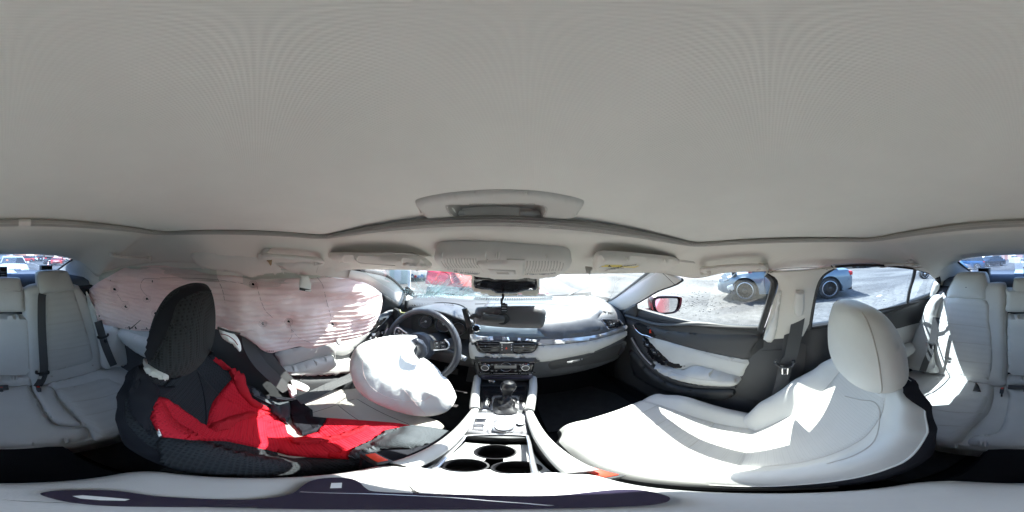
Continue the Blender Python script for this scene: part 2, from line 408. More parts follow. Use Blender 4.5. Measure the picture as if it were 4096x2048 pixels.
# ------------------------------------------------------------ ground of the yard
GZ = -1.45
def ground():
    bm = NB(); n = 60
    v = [bm.verts.new((math.cos(i*2*math.pi/n)*400, math.sin(i*2*math.pi/n)*400, GZ)) for i in range(n)]
    bm.faces.new(v)
    m = bpy.data.materials.new('worn_concrete_yard'); nn, b = nodes(m); L = nn.links
    tc = nn.nodes.new('ShaderNodeTexCoord')
    def N_(sc, d=8, vec=None):
        t = nn.nodes.new('ShaderNodeTexNoise'); t.inputs['Scale'].default_value = sc; t.inputs['Detail'].default_value = d; L.new(vec or tc.outputs['Object'], t.inputs['Vector']); return t.outputs[0]
    mp = nn.nodes.new('ShaderNodeMapping'); mp.inputs['Scale'].default_value = (1, .35, 1); mp.inputs['Rotation'].default_value = (0, 0, .6); L.new(tc.outputs['Object'], mp.inputs[0])
    r = nn.nodes.new('ShaderNodeValToRGB'); e = r.color_ramp.elements
    e[0].position = .36; e[0].color = (.055, .055, .058, 1); e[1].position = .60; e[1].color = (.13, .13, .128, 1)
    L.new(N_(.55, 10, mp.outputs[0]), r.inputs[0])
    r2 = nn.nodes.new('ShaderNodeValToRGB'); e = r2.color_ramp.elements; e[0].position = .35; e[0].color = (.7, .7, .7, 1); e[1].position = .65; e[1].color = (1.12, 1.12, 1.12, 1)
    L.new(N_(7, 10), r2.inputs[0])
    x = nn.nodes.new('ShaderNodeMix'); x.data_type = 'RGBA'; x.blend_type = 'MULTIPLY'; x.inputs[0].default_value = 1
    L.new(r.outputs[0], x.inputs[6]); L.new(r2.outputs[0], x.inputs[7])
    # thin cracks
    vo = nn.nodes.new('ShaderNodeTexVoronoi'); vo.feature = 'DISTANCE_TO_EDGE'; vo.inputs['Scale'].default_value = .22
    wv = nn.nodes.new('ShaderNodeTexNoise'); wv.inputs['Scale'].default_value = 1.5; wv.inputs['Detail'].default_value = 6; L.new(tc.outputs['Object'], wv.inputs['Vector'])
    ad = nn.nodes.new('ShaderNodeMix'); ad.data_type = 'VECTOR'; ad.inputs[0].default_value = .12; L.new(tc.outputs['Object'], ad.inputs[4]); L.new(wv.outputs['Color'], ad.inputs[5]); L.new(ad.outputs[1], vo.inputs['Vector'])
    mr = nn.nodes.new('ShaderNodeMapRange'); mr.inputs[2].default_value = .006; mr.inputs[3].default_value = .45; L.new(vo.outputs[0], mr.inputs[0])
    x2 = nn.nodes.new('ShaderNodeMix'); x2.data_type = 'RGBA'; x2.blend_type = 'MULTIPLY'; x2.inputs[0].default_value = 1
    L.new(x.outputs[2], x2.inputs[6]); L.new(mr.outputs[0], x2.inputs[7]); L.new(x2.outputs[2], b.inputs['Base Color'])
    b.inputs['Roughness'].default_value = .85
    bp = nn.nodes.new('ShaderNodeBump'); bp.inputs['Strength'].default_value = .5; bp.inputs['Distance'].default_value = .02; L.new(N_(25), bp.inputs['Height']); L.new(bp.outputs[0], b.inputs['Normal'])
    o = O('ground', bm, m, smooth=False); tag(o, 'pale worn concrete of the yard around the car', kind='structure')
    # joints and painted bay lines
    mj = mat('dark_joint', (.05, .05, .05), .9); mp_ = mat('worn_white_paint', (.5, .5, .48), .8, var=.3, vscale=9)
    bm = NB()
    for a, b_ in (((1.3, 2.9), (7.5, 1.2)), ((1.3, 2.9), (1.9, 9)), ((1.2, .35), (12, -1.4))):
        a, b_ = Vector((*a, 0)), Vector((*b_, 0)); d = (b_-a).normalized(); s = Vector((-d.y, d.x, 0))*.012
        q = [a-s, a+s, b_+s, b_-s]; bm.faces.new([bm.verts.new((p.x, p.y, GZ+.004)) for p in q])
    tag(O('pavement_joint', bm, mj, smooth=False), 'dark expansion joints in the yard concrete', kind='structure')
    bm = NB()
    for p0, p1 in ((P(125, 1052, z=GZ), P(168, 1067, z=GZ)), (P(150, 1045, z=GZ), P(205, 1044.5, z=GZ)), (P(3888, 1076, z=GZ), P(3900, 1086, z=GZ)), (P(3525, 1181, z=GZ), P(3510, 1188, z=GZ))):
        d = (p1-p0).normalized(); s = Vector((-d.y, d.x, 0))*.06
        bm.faces.new([bm.verts.new((p.x, p.y, GZ+.008)) for p in (p0-s, p0+s, p1+s, p1-s)])
    tag(O('bay_marking', bm, mp_, smooth=False), 'worn white painted bay lines behind the car', kind='structure')
def debris():
    random.seed(4); bm = NB()
    for _ in range(420):
        x = random.uniform(2.2, 9); y = random.uniform(-6, 7)
        if random.random() < .4: x = random.gauss(4.6, .6); y = random.gauss(1.9, .8)
        s = random.uniform(.01, .045); bx(bm, (x, y, GZ+s*.25), (s, s*random.uniform(.4, 1), s*.4), rot=random.uniform(0, 3))
    o = O('debris', bm, mat('broken_plastic_bits', (.10, .10, .10), .7, var=.6, vscale=3), smooth=False); tag(o, 'scattered broken plastic bits on the yard concrete', kind='stuff')
ground(); debris()

# ------------------------------------------------------------ roof lining, sunroof shade, welt
def lip(x, y): return .052-.030*(x+.02)-.036*(y+.05)
def roof():
    N1 = 120
    inner = [(-.03, .2), (.17, .2), (.32, .2), (.395, .19), (.41, .14), (.41, .08), (.41, 0), (.41, -.1), (.41, -.18), (.405, -.26), (.39, -.285), (.36, -.3), (.32, -.3), (.25, -.3), (.12, -.3), (-.03, -.3),
             (-.18, -.3), (-.31, -.3), (-.37, -.3), (-.40, -.3), (-.435, -.285), (-.45, -.26), (-.45, -.18), (-.45, -.1), (-.45, 0), (-.45, .08), (-.45, .14), (-.435, .19), (-.36, .2), (-.2, .2)]
    half = [(-.03, .47, -.055), (.2, .455, -.055), (.38, .42, -.06), (.49, .375, -.065), (.545, .26, -.083), (.53, .143, -.0575), (.53, .01, -.05), (.535, -.12, -.045), (.54, -.24, -.037), (.54, -.415, -.038),
            (.54, -.64, -.066), (.55, -.85, -.11), (.565, -.95, -.15), (.47, -1.125, -.035), (.25, -1.185, .0), (-.035, -1.2, .01)]
    outer = half+[(mx(x), y, z+.008) for x, y, z in half[1:-1]][::-1]
    assert len(inner) == len(outer)
    I = cat([(x, y, lip(x, y)) for x, y in inner], 5, True); E = cat(outer, 5, True)
    # keep straight edges straight
    rows = []
    for j in range(11):
        t = j/10; row = []
        for a, b in zip(I, E):
            p = a.lerp(b, t); p.z += .012*math.sin(math.pi*t)
            # the sculpted bulge over the overhead console and the visor bays
            if p.y > .2:
                dx = abs(p.x+.03); p.z += -.016*math.exp(-(dx/.20)**4)*math.sin(math.pi*min(1, t*1.0))
            row.append(p)
        rows.append(row)
    bm = NB(); gridmesh(bm, rows, True)
    # a collar going up at the opening
    for f in bm.faces: pass
    hl = O('headliner', bm, M_head); tag(hl, 'beige woven headliner around the closed sunroof', kind='structure')
    so_ = hl.modifiers.new('t', 'SOLIDIFY'); so_.thickness = .012; so_.offset = 1
    bm = NB()
    L0 = cat([(x, y, lip(x, y)) for x, y in inner], 5, True)
    gridmesh(bm, [[p+Vector((0, 0, .03)) for p in L0], L0], True)
    c = O('opening_collar', bm, M_head, hl)
    bm = NB(); tube(bm, [p+Vector((0, 0, .001)) for p in L0], .0085, 10, True, smooth=1, flat=.8, up=(0, 0, 1)); O('welt', bm, mat('welt_cloth', (.56, .545, .50), .9, bump=('weave', 1300, 1, .001, .7, -.6, .5)), hl)
    bm = NB(); p = Vector((-.045, -.3, lip(-.045, -.3)+.001)); tube(bm, [p-Vector((.011, 0, 0)), p+Vector((.011, 0, 0))], .0098, 12, smooth=1, flat=.8, up=(0, 0, 1)); O('welt_joint', bm, M_trim, hl)
    # shade
    sh = T('sunroof_shade', 'closed grey beige fabric sunroof shade overhead with a recessed pull', 'sunroof shade', (-.02, -.05, .1))
    bm = NB(); rows = []
    cup = (-.135, .085, .075, .178)      # handle plate zone
    for j in range(61):
        y = -.315+.53*j/60; row = []
        for i in range(91):
            x = -.465+.89*i/90; u = (x+.02)/.445; v = (y+.05)/.265
            row.append(Vector((x, y, lip(x, y)+.006+.022*(1-u*u)*(1-max(-1, min(1, v))**2)**.8 if True else 0)))
        rows.append(row)
    gridmesh(bm, rows); o = O('shade_panel', bm, M_shade, sh); o.modifiers.new('t', 'SOLIDIFY').thickness = .006; o.modifiers['t'].offset = 1
    def zs(x, y):
        u = (x+.02)/.445; v = max(-1, min(1, (y+.05)/.265)); return lip(x, y)+.006+.022*(1-u*u)*(1-v*v)**.8
    # pull: raised frame with a sunk cup
    class Sh:
        def hit(s, px, py):
            d = ray(px, py); t = .06/d.z
            for _ in range(12):
                q = d*t; t = zs(q.x, min(.2, q.y))/d.z
            return d*t, Vector((0, 0, -1))
    ss = Sh()
    Mp = mat('shade_pull_plastic', (.58, .57, .53), .5, bump=('noise', 900, .1, .0004))
    fr = [(1662, 812), (1672, 795), (1760, 775), (1880, 762), (2010, 757), (2140, 762), (2260, 780), (2325, 797), (2336, 812), (2318, 840), (2295, 866), (2270, 872), (2140, 872), (2010, 873), (1880, 872), (1730, 872), (1700, 862), (1678, 838)]
    puff('pull_frame', fr, ss, Mp, sh, h=.005, w=.010, sp=8, off=.0005, smooth=True)
    # cup: dark sunken floor shown by a small well built below the frame plane
    oi = [(1782, 806), (1800, 801), (1900, 797), (2010, 796), (2120, 797), (2170, 801), (2190, 815), (2178, 850), (2160, 860), (2010, 862), (1850, 862), (1820, 856), (1795, 836)]
    ring0 = [ss.hit(a, b)[0]+Vector((0, 0, -.0058)) for a, b in [(q.x, q.y) for q in cat([Vector(q) for q in oi], 4, True)]]
    cen = sum(ring0, Vector())/len(ring0)
    bm = NB(); rws = []
    for k, (s, dz) in enumerate(((1.0, 0), (.965, .0004), (.94, .003), (.90, .010), (.84, .014), (.4, .0145), (0.01, .0145))):
        rws.append([cen+(p-cen)*s+Vector((0, .004*min(1, k/3), dz)) for p in ring0])
    # hanging cup: walls go from the frame to a floor set up inside the shade
    gridmesh(bm, [[q+Vector((0, 0, 0)) for q in r] for r in rws], True)
    # cut the shade and frame where the cup is
    hole = bm.copy(); O('pull_cup', bm, mat('shade_cup_plastic', (.40, .385, .355), .6), sh)
    hole.free()
    cutpoly = [(p.x, p.y) for p in ring0]
    def inside(x, y, e=.97):
        x = cen.x+(x-cen.x)/e; y = cen.y+(y-cen.y)/e; c_ = False
        for (x1, y1), (x2, y2) in zip(cutpoly, cutpoly[1:]+cutpoly[:1]):
            if (y1 > y) != (y2 > y) and x < (x2-x1)*(y-y1)/(y2-y1)+x1: c_ = not c_
        return c_
    for ob in (o, bpy.data.objects['pull_frame']):
        b2 = NB(); b2.from_mesh(ob.data)
        fs = [f for f in b2.faces if inside(f.calc_center_median().x, f.calc_center_median().y)]
        bmesh.ops.delete(b2, geom=fs, context='FACES'); b2.to_mesh(ob.data); b2.free()
    return hl
HL = roof()
# red outer roof skin closes the body above the lining
M_body = mat('red_car_paint', (.42, .012, .03), .28, metal=.35, coat=.8, var=.04)
bm = NB(); rows = []
for j in range(25):
    y = -1.25+1.75*j/24; q = []
    we = .655-.05*max(0, (-y-.5)/.75)-.05*max(0, (y-.1)/.4)
    ze = -.004-.085*max(0, (-y-.55)/.7)**1.6-.05*max(0, (y-.05)/.45)
    for i in range(21):
        u = -1+i/10; q.append(Vector((XC+u*we, y, ze+(.125-.05*max(0, y-.1)**1.5*2-.05*max(0, -y-.5)**1.5-ze)*(1-abs(u)**3.2))))
    rows.append(q)
gridmesh(bm, rows); o = O('roof_skin', bm, M_body); tag(o, 'red outer roof skin of the damaged car', kind='structure')

# ------------------------------------------------------------ pillars
DW = XZ(.52, -.047, .66, -.34)         # plane of the right-hand door glass
DWL = XZ(mx(.52), -.047, mx(.66), -.34)
def dg(px, py, off=0):
    p, n = DW.hit(px, py); return p+n*off
ws_r = [(.485, .385, -.068), P(2560, 1160, y=.62), P(2505, 1190, y=.78), P(2470, 1207, y=.92), P(2425, 1219, y=1.05)]
win_f = [dg(2690, 1140), dg(2600, 1190), dg(2555, 1222), P(2500, 1247, x=.67)]
def pillars():
    A = [P(2625, 1078, y=.41), P(2605, 1088, y=.45), P(2540, 1136, y=.64), P(2490, 1173, y=.80), P(2447, 1202, y=.93), P(2412, 1213, y=1.03)]
    B = [dg(2725, 1122), dg(2696, 1139), dg(2633, 1162), dg(2590, 1187), dg(2549, 1211), P(2489, 1243, x=.68), P(2458, 1252, x=.68)]
    t = strip('a_pillar_trim', A, B, M_trim2, None, 24, 8, .022); tag(t, 'light grey trim of the right windscreen pillar', 'pillar trim')
    bm = NB(); tube(bm, [Vector(q)+Vector((0, .006, .004)) for q in A], .007, 8); O('windscreen_seal', bm, M_rubber, t)
    bm = NB(); tube(bm, [Vector(q)+Vector((.008, 0, .002)) for q in B], .008, 8); O('door_seal', bm, M_rubber, t)
    s = seam('trim_joint', [(2640, 1083), (2665, 1105), (2698, 1137)], Surf([t]), .0012, M_rubber, t)
    # left one, seen from px 1500 to 1610
    A = [(mx(.50), .375, -.055), P(1540, 1105, y=.62), P(1590, 1140, y=.80), P(1617, 1168, y=.95), P(1660, 1192, y=1.08)]
    B = [P(1395, 1112, x=-.62), P(1480, 1140, x=-.66), P(1530, 1176, x=-.69), P(1570, 1205, x=-.72), P(1600, 1235, x=-.74)]
    t = strip('a_pillar_trim', A, B, M_trim2, None, 24, 8, .022); tag(t, 'scuffed white trim of the left windscreen pillar above the curtain airbag', 'pillar trim')
    bm = NB(); tube(bm, [Vector(q)+Vector((0, .006, .004)) for q in A], .008, 8); O('windscreen_seal', bm, M_rubber, t)
    # B pillar right: upper trim between the two windows
    Aw = [dg(3062, 1086, .01), dg(3100, 1100, .014), dg(3112, 1135, .012), dg(3092, 1200, .012), dg(3068, 1290, .012), P(3052, 1358, x=.645)]
    Bw = [dg(3345, 1067, .01), dg(3300, 1085, .012), dg(3270, 1125, .012), dg(3255, 1190, .012), dg(3240, 1270, .012), P(3212, 1345, x=.645)]
    t = strip('b_pillar_trim', Aw, Bw, M_trim, None, 24, 10, .02); tag(t, 'beige upper trim of the right middle pillar', 'pillar trim')
    sb = Surf([t], DW)
    seam('trim_joint', [(3080, 1092), (3110, 1078), (3180, 1072), (3260, 1071), (3310, 1078)], sb, .0009, M_rubber, t)
    f = puff('airbag_mark', [(3197, 1083), (3222, 1084), (3223, 1097), (3197, 1097)], sb, M_trim, t, h=.0006, w=.001, sp=4, smooth=False)
    puff('slider_rail', [(3180, 1165), (3190, 1160), (3206, 1160), (3215, 1167), (3209, 1250), (3176, 1250)], sb, M_trim2, t, h=.012, w=.012, sp=5, off=.004)
    # lower B pillar cover, dark
    C1 = [P(3028, 1325, x=.678), P(3008, 1400, x=.676), P(2985, 1460, x=.672), P(2945, 1530, x=.672), P(2900, 1600, x=.67)]
    C2 = [P(3240, 1325, x=.672), P(3225, 1400, x=.67), P(3215, 1480, x=.668), P(3190, 1560, x=.668), P(3150, 1640, x=.668)]
    lo = strip('b_pillar_cover', C1, C2, M_dark, None, 20, 8, .006); tag(lo, 'dark lower cover of the right middle pillar behind the passenger belt', 'pillar trim')
    seam('cover_joint', [(3045, 1402), (3100, 1400), (3150, 1398)], Surf([lo], XZ(.672, 0, .672, -1)), .002, M_black, lo)
    # white strip next to front window
    puff('trim_edge', [(3126, 1168), (3120, 1230), (3098, 1355), (3062, 1360), (3060, 1340), (3090, 1270), (3113, 1170)], sb, M_trim2, t, h=.014, w=.012, sp=6)
    # black window frame post before the pillar
    bm = NB(); tube(bm, [dg(3066, 1090, .004), dg(3088, 1108, .006), dg(3095, 1135, .006), dg(3078, 1200, .006), dg(3040, 1316, .006)], .012, 8, up=(1, 0, 0)); o = O('window_frame', bm, M_black, t)
    bm = NB(); tube(bm, [dg(3105, 1110, .008), dg(3118, 1140, .006), dg(3105, 1200, .006), dg(3080, 1270, .006), dg(3050, 1350, .006)], .006, 8, up=(1, 0, 0)); o = O('door_seal', bm, M_rubber, t)
    bm = NB(); tube(bm, [dg(3330, 1068, .004), dg(3288, 1095, .006), dg(3268, 1135, .006), dg(3252, 1200, .006), dg(3236, 1310, .006)], .010, 8, up=(1, 0, 0)); O('window_frame', bm, M_black, t)
    # C pillar right
    A = [dg(3650, 1072, .01), dg(3715, 1090, .012), dg(3748, 1108, .01), dg(3755, 1130, .01), P(3738, 1190, x=.64), P(3725, 1250, x=.64)]
    B = [(.47, -1.125, -.035), (.475, -1.135, -.037), P(3835, 1048, y=-1.18), P(3850, 1064, y=-1.28), P(3872, 1080, y=-1.42), P(3890, 1092, y=-1.5)]
    t = strip('c_pillar_trim', A, B, M_trim, None, 26, 10, .03); tag(t, 'grey beige trim of the right rear pillar beside the back window', 'pillar trim')
    bm = NB(); tube(bm, [P(3826, 1041, y=-1.13), P(3850, 1062, y=-1.25), P(3880, 1085, y=-1.42)], .008, 8); O('back_window_seal', bm, M_rubber, t)
    puff('bolster_clip', [(3738, 1130), (3748, 1135), (3735, 1190), (3722, 1200), (3720, 1185)], DW, M_trim2, t, h=.02, w=.02, sp=4, off=.015)
    # C pillar left (mirror image, seen px 230-370)
    A = [(-.62, -.62, -.05), (-.64, -.80, -.10), (-.665, -.87, -.15), (-.70, -.89, -.22), (-.715, -.87, -.30), (-.73, -.83, -.42)]
    B = [(-.54, -1.125, -.027), (-.545, -1.135, -.03), P(285, 1044, y=-1.18), P(268, 1058, y=-1.28), P(242, 1076, y=-1.42), P(226, 1088, y=-1.5)]
    t = strip('c_pillar_trim', A, B, M_trim, None, 26, 10, .03); tag(t, 'grey blue trim of the left rear pillar next to the pink curtain airbag', 'pillar trim')
    bm = NB(); tube(bm, [P(293, 1034, y=-1.13), P(262, 1057, y=-1.25), P(226, 1083, y=-1.42)], .008, 8); O('back_window_seal', bm, M_rubber, t)
    # left side wall above the curtain airbag
    Lp = [(mx(x), y, z+.008) for x, y, z in ((.545, .26, -.083), (.53, .143, -.0575), (.53, .01, -.05), (.535, -.12, -.045), (.54, -.24, -.037), (.54, -.415, -.038), (.54, -.64, -.066), (.55, -.85, -.11), (.565, -.95, -.15))]
    t = strip('roof_rail_trim', Lp, [(x-.045, y, z-.055) for x, y, z in Lp], M_head, None, 30, 5, .008); tag(t, 'beige roof rail lining over the left side windows', 'pillar trim')
    t = strip('b_pillar_trim', [(-.67, -.05, -.07), (-.68, -.06, -.1), (-.70, -.06, -.2), (-.715, -.05, -.3)], [(-.67, -.26, -.07), (-.68, -.25, -.1), (-.70, -.25, -.2), (-.715, -.25, -.3)], M_trim, None, 12, 6, .008)
    tag(t, 'beige upper trim of the left middle pillar hidden behind the curtain airbag', 'pillar trim')
    lo = strip('b_pillar_cover', [(-.70, .06, -.28), (-.73, .08, -.55), (-.73, .1, -.95)], [(-.70, -.26, -.28), (-.73, -.26, -.55), (-.73, -.25, -.95)], M_dark, None, 12, 6, .02)
    tag(lo, 'dark lower cover of the left middle pillar behind the driver seat', 'pillar trim')
pillars()

# ------------------------------------------------------------ glass
def sheet(name, pts, m, parent=None, th=.004):
    bm = NB(); v = [bm.verts.new(p) for p in pts]; f = bm.faces.new(v)
    bmesh.ops.triangulate(bm, faces=[f]); 
    o = O(name, bm, m, parent, smooth=False); return o
WSP = YZ(.47, -.055, 1.16, -.345)
def glass():
    t = T('windscreen', 'cracked windscreen above the dashboard with shattered lower left corner', 'windscreen', (XC, 1.15, -.35))
    bm = NB(); rows = []
    for j in range(9):
        v = j/8; row = []
        for i in range(17):
            u = -1+i/8; W = .53+.17*v; x = XC+u*W
            row.append(Vector((x, .475+.70*v-(.09+.10*v)*u*u, -.055-.295*v+.010*math.sin(math.pi*v)+(.008 if u < 0 else 0)*abs(u))))
        rows.append(row)
    gridmesh(bm, rows); g = O('windscreen_glass', bm, M_windshield, t)
    S_ = Surf([g], WSP)
    Mc = mat('crack_white', (.55, .88, .90), .15, spec=1); Mc.node_tree.nodes['Principled BSDF'].inputs['Transmission Weight'].default_value = .3
    random.seed(3)
    bm = NB()
    def crack(px, py, a, L, r):
        pts = []
        x, y = px, py
        for _ in range(5):
            pts.append(S_.hit(x, y)[0]); a += random.uniform(-.12, .12); x += math.cos(a)*L/4; y -= math.sin(a)*L/4*.8
            if not (1500 < x < 1960 and 1080 < y < 1196): break
        if len(pts) > 1: tube(bm, pts, r, 4, smooth=2, flat=.25)
    for cx, cy_ in ((1745, 1172), (1700, 1180), (1850, 1180)):
        for _ in range(46): crack(cx, cy_, random.uniform(-.1, 1.0) if _ % 3 else random.uniform(0, 6.28), random.uniform(40, 320 if cx == 1745 else 120), random.uniform(.0003, .0009))
    for _ in range(90):
        x = random.gauss(1725, 55); y = 1186-abs(random.gauss(0, 12)); crack(x, y, random.uniform(0, 6.28), random.uniform(8, 26), .0006)
    for a, b, c_, d in ((1625, 1110, 1790, 1078), (1625, 1122, 1800, 1100), (1640, 1126, 1730, 1118), (1640, 1150, 1720, 1165), (1760, 1172, 1895, 1115), (1760, 1176, 1900, 1148), (1775, 1180, 1890, 1166)):
        tube(bm, [S_.hit(a+(c_-a)*k/6, b+(d-b)*k/6+random.uniform(-1, 1))[0] for k in range(7)], .0005, 4, smooth=2, flat=.3)
    tag(O('crack', bm, Mc, t), 'white radiating cracks', kind='stuff')
    bm = NB()
    for _ in range(260):
        x = random.gauss(1730, 60); y = 1190-abs(random.gauss(0, 9)); p = S_.hit(x, y)[0]
        s = random.uniform(.0012, .0035); bx(bm, p, (s, s, s*.6), rot=Matrix.Rotation(random.uniform(0, 3), 3, 'Z'))
    tag(O('glass_crumb', bm, mat('glass_crumbs', (.65, .85, .87), .1, spec=1), t), 'shattered glass crumbs', kind='stuff')
    # right windows
    c1 = lambda a, b: dg(a, b, -.008)
    # left windows, behind the curtain airbag
    L_ = lambda y, z: Vector((mx(.52+(-.047-z)*.478+.01), y, z))
    # back window
    bm = NB(); rows = []
    for j in range(7):
        v = j/6; rows.append([Vector((XC+u*(.50+.08*v), -1.19-.55*v+.06*u*u*(1), .012-.175*v-.045*u*u*(1-v))) for u in [-1+i/6 for i in range(13)]])
    gridmesh(bm, rows); g = O('back_window', bm, M_rearglass); tag(g, 'back window glass with thin heater lines', 'rear window')
    bm = NB()
    for k in range(5, 24):
        v = k/26
        tube(bm, [Vector((XC+u*(.47+.08*v), -1.186-.55*v+.06*u*u, .008-.175*v-.045*u*u*(1-v))) for u in [-1+i/6 for i in range(13)]], .0004, 3, smooth=1)
    tag(O('heater_line', bm, mat('heater_line', (.25, .2, .17), .6), g), kind='stuff')
glass()
# ------------------------------------------------------------ floor pan and footwells
def tub():
    bm = NB()
    xs = [mx(.71), mx(.70), mx(.64), mx(.5), .5, .64, .70, .71]
    rows = []
    for y, zf in ((1.43, -.40), (1.42, -.62), (1.30, -.95), (1.12, -1.10), (.6, -1.14), (-.3, -1.14), (-.5, -1.12), (-1.0, -1.05), (-1.75, -1.0)):
        z0 = -.34 if y < 1.25 else -.37; zm = z0*.45+zf*.55; zs = [z0, zm, zf+.02, zf, zf, zf+.02, zm, z0]
        rows.append([Vector((x, y, z)) for x, z in zip(xs, zs)])
    gridmesh(bm, rows)
    o = O('floor', bm, M_carpet, ang=60); o.modifiers.new('t', 'SOLIDIFY').thickness = .01; o.modifiers['t'].offset = 1
    tag(o, 'black carpeted floor and footwells of the car', kind='structure')
    bm = NB(); gridmesh(bm, [[Vector((mx(.75), 1.42, -.36)), Vector((.75, 1.42, -.36))], [Vector((mx(.75), 1.42, -1.2)), Vector((.75, 1.42, -1.2))]])
    gridmesh(bm, [[Vector((mx(.75), -1.75, -.2)), Vector((.75, -1.75, -.2))], [Vector((mx(.75), -1.75, -1.1)), Vector((.75, -1.75, -1.1))]])
    o = O('bulkhead', bm, M_carpet, smooth=False); tag(o, 'dark bulkheads closing the footwell and the boot', kind='structure')
    # transmission tunnel between the seats behind the console
    bm = NB(); bx(bm, (XC, -.1, -1.05), (.26, 1.3, .2), bev=.05); o = O('tunnel', bm, M_carpet); tag(o, 'black carpeted tunnel under the console', kind='structure')
    Mm_ = mat('floor_mat', (.03, .03, .032), .95, bump=('noise', 250, 1, .003), var=.3, vscale=20)
    for lab, c, s_ in (('black floor mat in the passenger footwell', (.36, .83, -1.118), (.46, .50, .012)), ('black floor mat in the driver footwell', (-.42, .83, -1.118), (.46, .50, .012)), ('black floor mat behind the passenger seat', (.36, -.30, -1.125), (.44, .30, .012)), ('black floor mat behind the driver seat', (-.42, -.30, -1.125), (.44, .30, .012))):
        bm = NB(); bx(bm, c, s_, bev=.005); o = O('floor_mat', bm, Mm_); tag(o, lab, 'floor mat', 'floor mats')
    t = T('pedals', 'brake and accelerator pedals in the dark driver footwell', 'pedals', (-.4, 1.1, -.9))
    for nm, x, w__, h__ in (('brake_pedal', -.40, .10, .055), ('accelerator_pedal', -.26, .05, .14)):
        bm = NB(); bx(bm, (x, 1.02, -.93), (w__, .015, h__), rot=Matrix.Rotation(R(-30), 3, 'X'), bev=.004); p_ = O(nm, bm, M_dark, t); bm = NB(); tube(bm, [(x, 1.03, -.92), (x, 1.10, -.75), (x, 1.15, -.62)], .009, 8); O('pedal_arm', bm, M_dark, p_)
    for s_ in (.18, .54, -.25, -.61): 
        bm = NB(); bx(bm, (s_, .15, -1.10), (.03, .62, .03), bev=.004); o = O('seat_rail', bm, M_dark); tag(o, ['inner', 'outer'][abs(s_-XC) > .4]+' steel rail under the '+('passenger' if s_ > 0 else 'driver')+' seat', 'seat rail')
tub()

